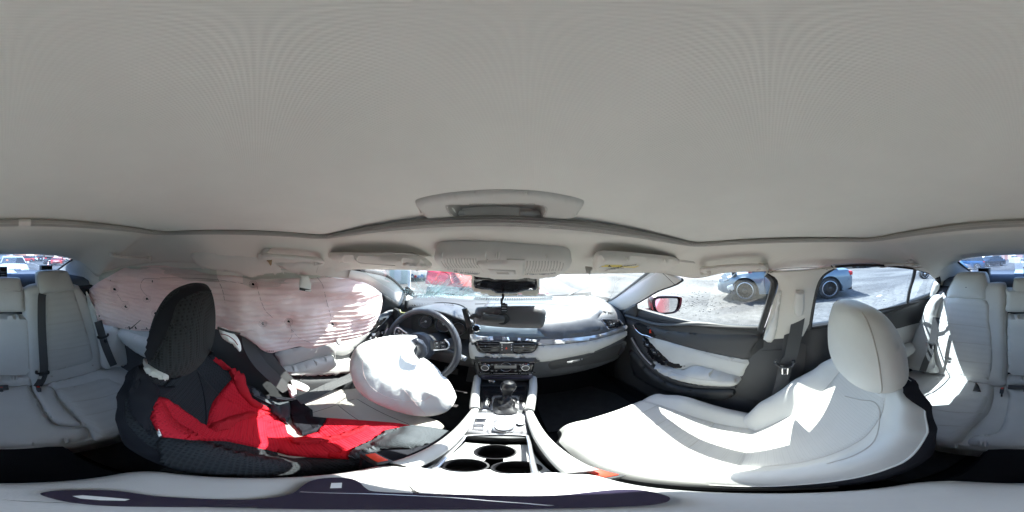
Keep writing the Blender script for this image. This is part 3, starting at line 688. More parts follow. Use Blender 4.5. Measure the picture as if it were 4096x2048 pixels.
# ------------------------------------------------------------ dashboard
DASH = T('dashboard', 'black and white leather dashboard with silver trim under the cracked windscreen', 'dashboard', (XC, 1.0, -.6))
def dash():
    prof = [(1.24, -.352), (1.15, -.342), (1.05, -.338), (.95, -.338), (.87, -.348), (.80, -.375), (.768, -.41), (.752, -.43), (.745, -.46), (.745, -.52), (.747, -.57), (.762, -.60), (.785, -.69), (.83, -.78), (.95, -.84), (1.15, -.86)]
    pr = cat([(0, y, z) for y, z in prof], 4)
    def yo(x): t = max(0, (x-.30)/.38); return .02*t*t+(.0 if x < .6 else -.0)
    rows = []
    for i in range(31):
        x = -.178+(.665+.178)*i/30
        e = max(0, (x-.60)/.065)
        rows.append([Vector((x, p.y+yo(x)+.03*e**3, p.z-(.006*e*e if p.z > -.4 else 0))) for p in pr])
    bm = NB(); V = gridmesh(bm, rows); bm.faces.new(V[-1])
    A = O('main_pad', bm, M_dash, DASH, ang=50); A.modifiers.new('t', 'SOLIDIFY').thickness = .004
    # driver's side: sunk instrument bay
    prof2 = [(1.24, -.352), (1.15, -.342), (1.05, -.336), (.95, -.334), (.90, -.34), (.885, -.36), (.88, -.44), (.875, -.515), (.83, -.525), (.775, -.55), (.765, -.58), (.79, -.66), (.90, -.75), (1.15, -.80)]
    pr2 = [Vector((0, y, z)) for y, z in prof2]; pr2 = resample(pr2, 60)
    rows = []
    for i in range(19):
        x = mx(.665)+(-.178-mx(.665))*i/18
        rows.append([Vector((x, p.y, p.z)) for p in pr2])
    bm = NB(); V = gridmesh(bm, rows); bm.faces.new(V[0])
    B = O('instrument_bay', bm, M_dark, DASH, ang=50)
    side = [Vector((-.178, p.y, p.z)) for p in pr]
    bm = NB(); prism(bm, [(.905, -.335), (.80, -.37), (.768, -.41), (.745, -.46), (.745, -.60), (.90, -.75)], (-.19, 0, 0), (0, 1, 0), (0, 0, 1), .012); O('bay_side', bm, M_dark, DASH)
    SD = Surf([A], Plane((0, .75, -.4), (1, .75, -.4), (0, .75, -1)))
    SB = Surf([B], Plane((0, .88, -.4), (1, .88, -.4), (0, .88, -1)))
    # binnacle hood
    edge = [P(1650, 1240, y=.815), P(1690, 1238, y=.81), P(1736, 1241, y=.80), P(1780, 1251, y=.79), P(1815, 1264, y=.78), P(1864, 1281, y=.765), P(1892, 1290, y=.755)]
    back = [P(1650, 1232, y=.90), P(1700, 1218, y=.98), P(1750, 1212, y=1.02), P(1800, 1213, y=1.02), P(1845, 1222, y=.97), P(1873, 1243, y=.88), P(1893, 1283, y=.78)]
    hd = strip('binnacle_hood', back, edge, M_dash, DASH, 30, 8, .010, .006)
    bm = NB(); tube(bm, [e+Vector((0, 0, -.006)) for e in edge], .0075, 8, up=(0, 1, 0)); O('hood_edge', bm, M_black, hd)
    bm = NB(); tube(bm, [b+Vector((0, -.004, .003)) for b in back[1:]], .003, 6); O('hood_seam', bm, M_rubber, hd)
    seam('hood_stitching', [(1655, 1234), (1736, 1236), (1780, 1246), (1815, 1259), (1885, 1286)], Surf([hd], WSP), .0006, mat('grey_stitch', (.4, .4, .42), .7), hd, off=.001, dashed=True)
    und = [P(1655, 1262, y=.875), P(1700, 1258, y=.875), P(1750, 1262, y=.875), P(1800, 1272, y=.875), P(1850, 1292, y=.87), P(1880, 1310, y=.86), P(1890, 1325, y=.80)]
    strip('hood_underside', [e+Vector((0, 0, -.008)) for e in edge], und, M_black, hd, 24, 4, .001, .004)
    # small defroster slot in the hood
    for k, (a, b) in enumerate(((1214, 1216), (1218, 1220))):
        puff('hood_slot', [(1772+k*3, a), (1812+k*3, a+2), (1815+k*3, b+2.6), (1776+k*3, b)], Surf([hd], WSP), M_hole, hd, h=.0008, w=.001, sp=4, smooth=False)
    # gauges
    gp = puff('gauge_panel', [(1654, 1248), (1700, 1244), (1760, 1252), (1830, 1275), (1868, 1292), (1878, 1330), (1876, 1385), (1840, 1372), (1780, 1340), (1700, 1338), (1660, 1335), (1645, 1300)], SB, M_black, DASH, h=.004, w=.004, sp=12)
    Mf = mat('gauge_face', (.035, .033, .034), .35); Mm = mat('gauge_mark', (.55, .55, .52), .5); Mn = mat('gauge_needle', (.6, .6, .58), .4)
    for (gx, gy, r_, nd) in ((1703, 1286, .040, 205), (1775, 1297, .047, 150), (1833, 1317, .037, None)):
        c = P(gx, gy, y=.862); ax = (-c.normalized()+Vector((-.25, 0, .1))).normalized()
        g = lathe(NB(), c, ax, [(r_*.985, 0), (r_*.985, .001), (0, .001)], 40); g = O('gauge', g, Mf, DASH)
        bz = lathe(NB(), c, ax, [(r_, -.02), (r_*1.09, -.005), (r_*1.10, .010), (r_*1.04, .013), (r_*.985, .006), (r_*.975, 0)], 40); O('gauge_ring', bz, M_silver, g)
        q = rotto(ax)
        if nd is not None:
            bm = NB()
            for k in range(25):
                t = R(-30+k*10); p = c+q@Vector((math.cos(t)*r_*.80, math.sin(t)*r_*.80, .0018)); s = .005 if k % 2 == 0 else .003
                bx(bm, p, (s, .0009, .0005), rot=q@Matrix.Rotation(t, 3, 'Z'))
            tag(O('dial_mark', bm, Mm, g), kind='stuff')
            t = R(nd); bm = NB(); bx(bm, c+q@Vector((math.cos(t)*r_*.38, math.sin(t)*r_*.38, .004)), (r_*.8, .0016, .001), rot=q@Matrix.Rotation(t, 3, 'Z')); cyl(bm, c+q@Vector((0, 0, .001)), c+q@Vector((0, 0, .006)), .007); O('needle', bm, Mn, g)
    # passenger-side trim
    pad = puff('passenger_pad', [(2165, 1338), (2140, 1322), (2135, 1300), (2180, 1270), (2260, 1240), (2340, 1228), (2410, 1238), (2400, 1262), (2390, 1280), (2420, 1290), (2432, 1306), (2426, 1313), (2360, 1331), (2260, 1346), (2200, 1350)], SD, M_dash, DASH, h=.009, w=.012, sp=14)
    puff('silver_band', [(1880, 1345), (1886, 1338), (1960, 1345), (2060, 1350), (2150, 1358), (2250, 1355), (2359, 1344), (2430, 1328), (2500, 1300), (2506, 1316), (2471, 1333), (2359, 1361), (2250, 1373), (2160, 1380), (2145, 1368), (2040, 1362), (1920, 1362), (1900, 1375), (1880, 1368)], SD, M_silver, DASH, h=.007, w=.006, sp=11)
    lb = puff('white_leather_band', [(2150, 1392), (2163, 1383), (2260, 1376), (2359, 1363), (2430, 1346), (2500, 1324), (2507, 1335), (2498, 1348), (2430, 1383), (2359, 1411), (2260, 1432), (2180, 1446), (2150, 1444), (2110, 1433), (1990, 1431), (1925, 1432), (1890, 1436), (1878, 1420), (1877, 1372), (1898, 1380), (1915, 1408), (1960, 1414), (2060, 1415), (2125, 1412)], SD, M_leather, DASH, h=.010, w=.010, sp=11, off=.001)
    seam('band_stitching', [(2170, 1390), (2260, 1384), (2359, 1371), (2430, 1354), (2490, 1333)], Surf([lb], SD), .0006, M_silver, lb, off=.0012, dashed=True)
    gb = puff('glovebox_lid', [(2196, 1450), (2260, 1438), (2359, 1417), (2450, 1385), (2500, 1358), (2506, 1370), (2490, 1410), (2440, 1440), (2330, 1462), (2250, 1470), (2205, 1478)], SD, M_dark, DASH, h=.006, w=.006, sp=14)
    hd_ = puff('glovebox_handle', [(2268, 1446), (2300, 1440), (2330, 1434), (2326, 1441), (2300, 1449), (2266, 1456)], Surf([gb], SD), M_silver, gb, h=.004, w=.003, sp=5, smooth=False)
    # centre vents
    vp = puff('centre_vent', [(1898, 1366), (1925, 1362), (2045, 1362), (2130, 1366), (2152, 1376), (2148, 1390), (2128, 1411), (2050, 1414), (1950, 1413), (1920, 1406), (1902, 1382)], SD, M_gloss, DASH, h=.006, w=.004, sp=8)
    sv = Surf([vp], SD)
    for x0, x1 in ((1906, 1994), (2058, 2144)):
        for k in range(4):
            a = 1372+k*10.5; e0 = 8*abs(k-1.2)*.7 if x0 < 2000 else 0; e1 = 8*abs(k-1.2)*.7 if x0 > 2000 else 0
            puff('slat', [(x0+e0, a), (x1-e1, a), (x1-e1, a+4), (x0+e0, a+4)], sv, M_dark, vp, h=.005, w=.002, sp=9, off=.001, smooth=False)
        mid = (x0+x1)/2
        puff('vent_tab', [(mid-11, 1382), (mid+13, 1382), (mid+13, 1386), (mid-11, 1386)], sv, M_silver, vp, h=.009, w=.002, sp=5, smooth=False)
    hz = puff('hazard_panel', [(1998, 1368), (2054, 1368), (2054, 1412), (1998, 1412)], sv, M_dark, vp, h=.006, w=.003, sp=8, smooth=False)
    sh = Surf([hz], SD)
    puff('hazard_button', [(2026, 1387), (2031, 1397), (2021, 1397)], sh, M_redplastic, hz, h=.0025, w=.001, sp=3, smooth=False)
    for x0 in (2006, 2044):
        for k in range(3): puff('thumbwheel_ridge', [(x0, 1377+k*10), (x0+4, 1377+k*10), (x0+4, 1382+k*10), (x0, 1382+k*10)], sh, M_silver, hz, h=.002, w=.001, sp=4, smooth=False)
    # infotainment display behind the fallen mirror
    dp = puff('display_base', [(1895, 1336), (1905, 1315), (1930, 1302), (2140, 1302), (2158, 1318), (2180, 1345), (2120, 1350), (1990, 1346), (1900, 1342)], SD, mat('teal_dash_trim', (.12, .15, .17), .4), DASH, h=.006, w=.006, sp=10)
    bm = NB(); c = P(2035, 1318, y=.84); bx(bm, c+Vector((0, 0, .012)), (.185, .016, .085), rot=Matrix.Rotation(R(-12), 3, 'X'), bev=.004); d_ = O('display', bm, M_gloss, DASH)
    bm = NB(); bx(bm, c+Vector((0, -.009, .012)), (.168, .002, .07), rot=Matrix.Rotation(R(-12), 3, 'X')); O('screen', bm, mat('dark_screen', (.02, .015, .014), .15), d_)
    cc = P(1906, 1313, y=.755); ax = Vector((0, -.93, .37))
    sb_ = O('start_button', lathe(NB(), cc, ax, [(.017, -.004), (.017, .004), (.0145, .006), (.0, .006)], 28), M_gloss, DASH)
    O('button_ring', lathe(NB(), cc, ax, [(.0195, -.006), (.0195, .004), (.0165, .006), (.0165, -.004)], 28), M_chrome, sb_)
    text('start_lettering', 'ENGINE\nSTART\nSTOP', .0062, Mm, sb_, cc+ax.normalized()*.0065+Vector((0, .003, .005)), frame((1, 0, 0), ax))
    # right-hand end vent
    ev = puff('end_vent', [(2408, 1278), (2470, 1279), (2482, 1290), (2489, 1303), (2470, 1310), (2440, 1314), (2428, 1305), (2420, 1292)], SD, M_gloss, DASH, h=.010, w=.006, sp=6)
    se = Surf([ev], SD)
    seam('vent_ring', [(2406, 1277), (2470, 1278), (2486, 1290), (2491, 1304), (2440, 1316), (2426, 1304), (2406, 1277)], se, .0022, M_silver, ev, off=.001)
    for k in range(4): puff('slat', [(2430+k*1, 1284+k*6.5), (2474+k*3, 1283+k*6), (2475+k*3, 1285.5+k*6), (2431+k*1, 1287+k*6.5)], se, M_dark, ev, h=.005, w=.002, sp=5, smooth=False)
    puff('vent_tab', [(2438, 1297), (2456, 1292), (2458, 1295), (2440, 1301)], se, M_silver, ev, h=.008, w=.002, sp=4, smooth=False)
    # demister grilles at the sides
    for pts, S__ in (([(2352, 1234), (2372, 1238), (2400, 1247), (2438, 1257), (2458, 1257), (2420, 1245), (2385, 1237)], SD), ([(1632, 1222), (1660, 1225), (1700, 1220), (1720, 1213), (1690, 1215), (1655, 1219)], SB)):
        dg_ = puff('demister_grille', pts, S__, M_hole, DASH, h=.002, w=.002, sp=6, smooth=False)
        x0, y0 = pts[0]; x1, y1 = pts[3] if S__ is SD else pts[2]
        for k in range(6):
            t = (k+.5)/6; u = pts[1] if S__ is SD else pts[0]
            if S__ is SD: ax_, ay = 2372+t*72, 1238+t*19; puff('grille_bar', [(ax_, ay-7), (ax_+4, ay-7), (ax_-4, ay+5), (ax_-8, ay+5)], Surf([dg_], S__), M_dash, dg_, h=.003, w=.001, sp=4, smooth=False)
            else: ax_, ay = 1645+t*62, 1222-t*5; puff('grille_bar', [(ax_, ay-4), (ax_+3, ay-4), (ax_+7, ay+4), (ax_+4, ay+4)], Surf([dg_], S__), M_dash, dg_, h=.003, w=.001, sp=4, smooth=False)
    # rail joint where the top pad meets the windscreen ledge
    seam('ledge_seam', [(1900, 1216), (2060, 1213), (2200, 1217), (2330, 1229), (2420, 1246), (2455, 1252)], SD, .0018, M_black, DASH)
    # centre stack
    st = NB(); prism(st, [(-.170, -.534), (.108, -.534), (.086, -.70), (-.150, -.70)], (0, .90, 0), (1, 0, 0), (0, 0, 1), .172)
    ST = O('centre_stack', st, M_dark, DASH, smooth=False)
    SS = Surf([ST], Plane((0, .728, 0), (1, .728, 0), (0, .728, 1)))
    puff('seat_heater_strip', [(1908, 1439), (1925, 1437), (2130, 1437), (2143, 1440), (2143, 1446), (1908, 1446)], SS, M_dark, ST, h=.008, w=.004, sp=7)
    hv = puff('climate_panel', [(1914, 1449), (2136, 1449), (2138, 1456), (2132, 1486), (2128, 1492), (1924, 1492), (1919, 1486), (1912, 1456)], SS, M_gloss, ST, h=.006, w=.004, sp=8)
    sc_ = Surf([hv], SS)
    seam('panel_rim', [(1914, 1449), (2137, 1449), (2131, 1490), (1922, 1490), (1914, 1449)], sc_, .0013, M_silver, hv, smooth=1)
    for gx in (1942, 2101):
        c = sc_.hit(gx, 1466)[0]; ax = (0, -1, .12)
        k = O('climate_knob', lathe(NB(), c, ax, [(.0195, -.002), (.0195, .004), (.0185, .013), (.0165, .016), (.0, .0165)], 32), M_dark, hv)
        O('knob_ring', lathe(NB(), c, ax, [(.0225, -.001), (.0225, .006), (.0205, .008), (.0195, .003)], 32), M_chrome, k)
        O('knob_band', lathe(NB(), c, ax, [(.0175, .0145), (.0172, .018), (.0155, .018), (.0155, .015)], 32), M_silver, k)
    puff('climate_display', [(1978, 1462), (2066, 1462), (2066, 1474), (1978, 1474)], sc_, mat('lcd_panel', (.25, .26, .25), .3), hv, h=.001, w=.001, sp=6, smooth=False)
    seam('arc_button', [(2004, 1458), (2015, 1452), (2024, 1451), (2033, 1452), (2044, 1458)], sc_, .0009, M_silver, hv, off=.001)
    seam('arc_button', [(2004, 1478), (2015, 1484), (2024, 1485), (2033, 1484), (2044, 1478)], sc_, .0009, M_silver, hv, off=.001)
    for k, xx in enumerate((1968, 1985, 2062, 2080)):
        for yy in (1455, 1479): puff('climate_button', [(xx-6, yy), (xx+7, yy), (xx+7, yy+7), (xx-6, yy+7)], sc_, M_dark, hv, h=.0015, w=.001, sp=5, smooth=False); puff('button_mark', [(xx-2, yy+3), (xx+3, yy+3), (xx+3, yy+4.5), (xx-2, yy+4.5)], sc_, Mm, hv, h=.0024, w=.0, sp=3, smooth=False)
    puff('chrome_strip', [(1917, 1494), (2131, 1496), (2130, 1500), (1919, 1499)], SS, M_chrome, ST, h=.010, w=.003, sp=8, smooth=False)
    cd = puff('disc_slot_panel', [(1919, 1501), (2130, 1501), (2124, 1516), (1926, 1516)], SS, mat('violet_tinted_gloss', (.05, .045, .075), .2), ST, h=.007, w=.003, sp=8, smooth=False)
    puff('disc_slot', [(1955, 1503.5), (2086, 1505), (2086, 1508), (1955, 1507)], Surf([cd], SS), M_hole, cd, h=.0006, w=0, sp=6, smooth=False)
    return SD, SB
SD, SB = dash()

# ------------------------------------------------------------ centre console and armrest
def console():
    t = T('centre_console', 'centre console with gear lever gaiter, cup holders and rotary knob, blown out by sun', 'console', (XC, .45, -1.1))
    zt = -.725
    st = [(.90, -.175, .11), (.74, -.165, .10), (.62, -.145, .083), (.50, -.122, .058), (.40, -.118, .055), (.352, -.120, .058), (.30, -.122, .06), (.165, -.135, .072)]
    rows = [[Vector((a, y, -1.12)), Vector((a, y, zt-.01)), Vector((a+.006, y, zt)), Vector((b-.006, y, zt)), Vector((b, y, zt-.01)), Vector((b, y, -1.12))] for y, a, b in st]
    # body, with the top left open over the cup bin (y .17 - .35)
    bm = NB()
    V = [[bm.verts.new(q) for q in r] for r in rows]
    for i in range(len(V)-1):
        for k in range(5):
            if k == 2 and i >= 5: continue
            bm.faces.new((V[i][k], V[i][k+1], V[i+1][k+1], V[i+1][k]))
    bm.faces.new([v for v in V[0]]); bm.faces.new([v for v in V[-1]][::-1])
    O('console_body', bm, M_dark, t, ang=60)
    CP = Plane((0, 0, zt), (1, 0, zt), (0, 1, zt))
    # padded side rails in white leather
    Mrail = M_leather
    for s, pts in ((-1, [(-.160, .745, -.700), (-.148, .66, -.702), (-.128, .55, -.704), (-.118, .505, -.705)]), (1, [(.097, .745, -.700), (.086, .66, -.702), (.063, .55, -.704), (.053, .505, -.705)])):
        bm = NB(); tube(bm, pts, .017, 12, flat=1.3, up=(0, 0, 1)); O('knee_pad', bm, M_leather, t)
    for s, pts in ((-1, [(-.115, .515, -.712), (-.117, .46, -.706), (-.121, .36, -.705), (-.126, .25, -.706), (-.13, .16, -.71)]), (1, [(.052, .515, -.712), (.054, .46, -.706), (.060, .36, -.705), (.070, .25, -.706), (.074, .16, -.71)])):
        bm = NB(); tube(bm, pts, lambda u: .011+.011*u, 14, flat=1.1, up=(0, 0, 1)); O('padded_rail', bm, Mrail, t)
    # storage tray under the stack
    bm = NB(); bx(bm, (XC, .79, -.76), (.20, .16, .08)); O('storage_tray', bm, M_black, t)
    c = P(1967, 1524, z=-.70); c = P(1967, 1524, y=.735)
    so_ = O('power_socket', lathe(NB(), c, (0, -.8, .6), [(.013, -.003), (.014, .003), (.011, .004), (.010, -.002), (0, -.002)], 24), M_chrome, t)
    # gear panel
    gpn = puff('gear_panel', [(1922, 1545), (2108, 1545), (2110, 1600), (2106, 1640), (1912, 1640), (1918, 1600)], CP, M_gloss, t, h=.004, w=.004, sp=12, smooth=False)
    gs = Surf([gpn], CP)
    fr = [(1974, 1583), (2070, 1583), (2077, 1600), (2078, 1650), (2072, 1664), (1972, 1664), (1966, 1650), (1968, 1600)]
    fo = puff('gaiter_frame', fr, gs, M_silver, t, h=.006, w=.003, sp=8)
    fi = puff('gaiter_bed', [(1980, 1590), (2064, 1590), (2070, 1605), (2070, 1648), (2064, 1659), (1980, 1659), (1974, 1648), (1975, 1605)], Surf([fo], CP), M_black, fo, h=.002, w=.002, sp=8)
    base = [q for q in cat([P(a, b, z=zt+.012) for a, b in ((1982, 1596), (2062, 1596), (2066, 1650), (1978, 1650))], 6, True)]
    top = Vector((-.018, .585, -.665)); rows = []
    cen = sum(base, Vector())/len(base)
    for j in range(9):
        u = j/8; k = 1-u**.55*.82; cc = cen.lerp(top, u)
        rows.append([Vector((cc.x+(b.x-cen.x)*k*(1+.12*math.sin(i*1.3+j*1.7)*(.2 < u < .95)), cc.y+(b.y-cen.y)*k, cc.z+.004*math.sin(i*.9+j*2.2)*(0 < u < 1))) for i, b in enumerate(base)])
    bm = NB(); V = gridmesh(bm, rows, True); bm.faces.new(V[-1]); O('gaiter', bm, mat('black_gaiter_leather', (.010, .010, .012), .4, bump=('cell', 500, .3, .0006)), fo)
    # gear lever
    gl = T('gear_lever', 'black leather and silver gear lever standing in its gaiter', 'gear lever', (-.018, .585, -.665))
    a = Vector((-.018, .585, -.68)); b = Vector((-.012, .605, -.60))
    ax = (b-a).normalized()
    bm = NB(); cyl(bm, a, b, .006); O('lever_rod', bm, M_chrome, gl)
    c = P(2031, 1562, y=.60)
    o = O('lever_knob', lathe(NB(), c-ax*.030, ax, [(.014, -.012), (.017, .000), (.018, .018), (.024, .036), (.030, .054), (.029, .070), (.021, .082), (0, .087)], 32), mat('lever_leather', (.012, .013, .016), .32), gl)
    O('lever_collar', lathe(NB(), c-ax*.048, ax, [(.015, 0), (.0185, .002), (.0185, .009), (.016, .012)], 28), M_chrome, gl)
    for s in (-1, 1):
        bm = NB(); tube(bm, [c+ax*h+Vector((s*r_, -.012*(.3+h*10), 0)) for h, r_ in ((-.025, .0175), (-.005, .0205), (.014, .0255), (.034, .0275))], .0028, 6, flat=.6); O('lever_trim', bm, M_chrome, gl)
    # gear indicator
    gi = puff('gear_indicator', [(1931, 1588), (1966, 1588), (1960, 1638), (1924, 1638)], gs, M_gloss, t, h=.003, w=.002, sp=8, smooth=False)
    for k, ch in enumerate('PRNDMS'):
        text('gear_letter', ch, .011, M_white, gi, P(1950-k*1.1, 1594+k*5.0, z=zt+.0085), frame((1, 0, 0), (0, 0, 1)))
    puff('sport_switch', [(1930, 1640), (1950, 1640), (1946, 1652), (1924, 1652)], CP, M_silver, t, h=.008, w=.003, sp=5, smooth=False)
    # control deck
    Md = mat('silver_deck', (.26, .26, .28), .35, metal=.3)
    dk = puff('control_deck', [(1890, 1655), (1906, 1650), (2100, 1652), (2108, 1660), (2110, 1734), (2060, 1738), (1960, 1736), (1868, 1728)], CP, Md, t, h=.006, w=.004, sp=11, smooth=False)
    ds = Surf([dk], CP)
    ep = puff('brake_switch_well', [(1902, 1674), (1946, 1675), (1936, 1725), (1888, 1720)], ds, M_gloss, dk, h=.001, w=.001, sp=8, smooth=False)
    puff('parking_brake_switch', [(1898, 1690), (1941, 1691), (1938, 1706), (1893, 1704)], ds, M_silver, dk, h=.010, w=.004, sp=6, smooth=False)
    puff('hold_switch', [(1892, 1707), (1937, 1709), (1934, 1723), (1888, 1720)], ds, Md, dk, h=.006, w=.003, sp=6, smooth=False)
    puff('button_bar', [(1976, 1680), (2058, 1680), (2060, 1700), (1972, 1700)], ds, Md, dk, h=.003, w=.002, sp=8, smooth=False)
    for a, b in ((1976, 1998), (2000, 2030), (2032, 2058)): puff('media_button', [(a+1, 1681), (b-1, 1681), (b-1, 1691), (a+1, 1691)], ds, M_silver, dk, h=.006, w=.002, sp=6, smooth=False)
    puff('knob_base', [(1950, 1712), (1975, 1700), (2060, 1700), (2084, 1712), (2080, 1727), (1946, 1727)], ds, Md, dk, h=.003, w=.002, sp=8, smooth=False)
    c = P(2017, 1712, z=zt+.012)
    kn = O('rotary_knob', lathe(NB(), c, (0, 0, 1), [(.028, -.004), (.029, .0), (.0245, .002), (.0235, .016), (.0215, .0185), (.017, .0175), (.0, .0175)], 36), M_silver, t)
    O('knob_grip', lathe(NB(), c, (0, 0, 1), [(.0238, .004), (.0242, .006), (.0242, .0125), (.0236, .014)], 36), M_dark, kn)
    O('volume_knob', lathe(NB(), P(2083, 1696, z=zt+.008), (0, 0, 1), [(.010, -.002), (.010, .009), (.0085, .011), (0, .011)], 24), M_silver, t)
    O('volume_base', lathe(NB(), P(2083, 1697, z=zt+.007), (0, 0, 1), [(.013, 0), (.013, .003), (0, .003)], 24), M_black, t)
    # cup holder bin: silver lip, sunk tray with two wells
    lipc = [(1868, 1743), (1880, 1738), (2098, 1742), (2112, 1750)]
    bm = NB(); tube(bm, [P(1712, 1893, z=zt+.004), P(1790, 1820, z=zt+.004), P(1850, 1760, z=zt+.004), P(1872, 1742, z=zt+.004), P(1990, 1737, z=zt+.005), P(2096, 1741, z=zt+.004), P(2113, 1756, z=zt+.004), P(2125, 1820, z=zt+.004), P(2140, 1893, z=zt+.004)], .0045, 8); O('bin_lip', bm, M_silver, t)
    zb = -.775
    bm = NB(); bx(bm, (XC, .26, -.895), (.17, .20, .02)); tr0 = O('bin_floor', bm, M_black, t)
    ys = (.35, .17)
    rows = [[Vector((a, y, zt+.002)), Vector((a+.008, y, zb))] for y, a in ((.352, -.108), (.26, -.112), (.165, -.118))]
    bm = NB(); gridmesh(bm, rows); gridmesh(bm, [[Vector((b, y, zt+.002)), Vector((b-.006, y, zb))] for y, b in ((.352, .045), (.26, .052), (.165, .060))])
    gridmesh(bm, [[Vector((-.108, .352, zt+.002)), Vector((-.10, .345, zb))], [Vector((.045, .352, zt+.002)), Vector((.04, .345, zb))]])
    Mpit = mat('deep_black_plastic', (.007, .007, .010), .6)
    O('bin_wall', bm, Mpit, t)
    # tray plate with two round holes, made as a ring surface round each well
    Mt = mat('grey_tray_plastic', (.38, .39, .39), .6, bump=('noise', 500, .3, .0006))
    plate = [(-.098, .330), (.034, .330), (.040, .25), (.047, .172), (-.106, .172), (-.102, .25)]
    wells = [(-.030, .292, .036), (-.064, .214, .031), (.006, .212, .031)]
    q = [Vector(p) for p in resample([(a, b, 0) for a, b in plate+[plate[0]]], 60)][:-1]
    v2 = [Vector((p.x, p.y)) for p in q]; n0 = len(v2); edges = [(i, (i+1) % n0) for i in range(n0)]
    gxs = np.arange(-.105, .05, .004); gys = np.arange(.172, .332, .004)
    for X in gxs:
        for Y in gys: v2.append(Vector((float(X), float(Y))))
    vs, es, fs, *_ = delaunay_2d_cdt(v2, edges, [list(range(n0))], 1, 1e-6)
    bm = NB(); V = [bm.verts.new((v.x, v.y, zb+.018)) for v in vs]
    def inw(c): return any((c[0]-a)**2+(c[1]-b)**2 < r_*r_ for a, b, r_ in wells) or (abs(c[0]+.026) < .014 and .2 < c[1] < .27)
    for f in fs:
        c_ = [sum(vs[i][k] for i in f)/len(f) for k in (0, 1)]
        if not inw(c_): bm.faces.new([V[i] for i in f])
    for v in [v for v in bm.verts if not v.link_faces]: bm.verts.remove(v)
    for v in bm.verts:      # snap rims to circles
        for a, b, r_ in wells:
            d = math.hypot(v.co.x-a, v.co.y-b)
            if v.is_boundary and abs(d-r_) < .0045: v.co.x = a+(v.co.x-a)*r_/d; v.co.y = b+(v.co.y-b)*r_/d
    tp = O('cup_tray', bm, Mt, t)
    for a, b, r_ in wells:
        w_ = O('cup_well', lathe(NB(), (a, b, zb+.017), (0, 0, -1), [(r_+.003, -.002), (r_, -.003), (r_-.002, 0), (r_-.004, .10), (0, .10)], 32), Mpit, tp)
    # silver strip at the back of the bin
    bm = NB(); bx(bm, (XC+.004, .166, zt+.001), (.185, .010, .012), bev=.003); O('bin_strip', bm, M_silver, t)
    # armrest box
    a = T('armrest', 'white leather centre armrest lid, sunlit at its front edge', 'armrest', (XC, .02, -.76))
    def loop(s, z, k=0): return [Vector((XC+px_*s, .02+py_*s+0, z)) for px_, py_ in rrect(-.115, .115, -.145, .147, .035, 7)]
    def lp(ins, z): return [Vector((XC+px_, .02+py_, z)) for px_, py_ in rrect(-.115+ins, .115-ins, -.145+ins, .147-ins, max(.008, .035-ins), 7)]
    bm = NB(); V = gridmesh(bm, [lp(.004, -.745), lp(0, -.735), lp(0, -.712), lp(.003, -.704), lp(.010, -.6985), lp(.03, -.695), lp(.07, -.6935), lp(.11, -.693)], True); bm.faces.new(V[-1]); bm.faces.new(V[0][::-1])
    lid = O('armrest_lid', bm, M_leather, a)
    bm = NB(); gridmesh(bm, [lp(.012, -1.12), lp(.012, -.745)], True); O('armrest_box', bm, M_dark, a)
    bm = NB(); tube(bm, lp(-.001, -.722), .002, 5, True, smooth=1); O('lid_seam', bm, M_silver, lid)
    # flat base of the camera stand lying on the armrest
    tr = T('camera_stand_base', 'dark glossy flat base of the camera stand lying on the white armrest', 'camera stand', (0, 0, -.69))
    AP = Plane((0, 0, -.6915), (1, 0, -.6915), (0, 1, -.6915))
    base = [(160, 1975), (250, 1962), (400, 1961), (480, 1965), (560, 1976), (640, 1986), (800, 1995), (940, 1999), (1040, 1996), (1130, 1984), (1180, 1968), (1215, 1940), (1250, 1922), (1300, 1913), (1360, 1911), (1410, 1917), (1440, 1932), (1462, 1952), (1500, 1966), (1650, 1973), (1850, 1979), (2100, 1984), (2250, 1980), (2350, 1970), (2450, 1960), (2540, 1959), (2600, 1966), (2650, 1978), (2680, 1992), (2660, 2010), (2560, 2024), (2300, 2033), (2000, 2037), (1600, 2038), (1250, 2037), (1050, 2034), (1000, 2030), (800, 2029), (600, 2028), (450, 2025), (330, 2016), (230, 2000)]
    loop = [AP.hit(q.x, q.y)[0] for q in cat([Vector(q) for q in base], 5, True)]
    Ms = mat('violet_black_plastic', (.016, .012, .036), .25, coat=.35)
    bm = NB()
    V0 = [bm.verts.new(p) for p in loop]; V1 = [bm.verts.new(p+Vector((0, 0, .0045))) for p in loop]
    bm.faces.new(V0[::-1]); bm.faces.new(V1); n_ = len(loop)
    for i in range(n_): bm.faces.new((V0[i], V0[(i+1) % n_], V1[(i+1) % n_], V1[i]))
    bmesh.ops.triangulate(bm, faces=[f for f in bm.faces if len(f.verts) > 4])
    O('base_plate', bm, Ms, tr, smooth=False)
    AP2 = Plane((0, 0, -.6868), (1, 0, -.6868), (0, 1, -.6868))
    for q in ([(290, 1984), (330, 1981), (420, 1988), (520, 1997), (500, 2003), (400, 2001), (320, 1994)], [(1325, 1932), (1368, 1931), (1366, 1952), (1320, 1953)]):
        puff('painted_highlight', q, AP2, M_white, tr, h=.0008, w=0, sp=12, smooth=False, skirt=.0005)  # pale patches standing in for bright highlights on the plate
    bm = NB(); tube(bm, [AP2.hit(a, b)[0] for a, b in ((1200, 1967), (1500, 1976), (1800, 1990), (2050, 2010), (2200, 2022))], .0012, 5, up=(0, 0, 1)); O('edge_strip', bm, M_silver, tr)
console()
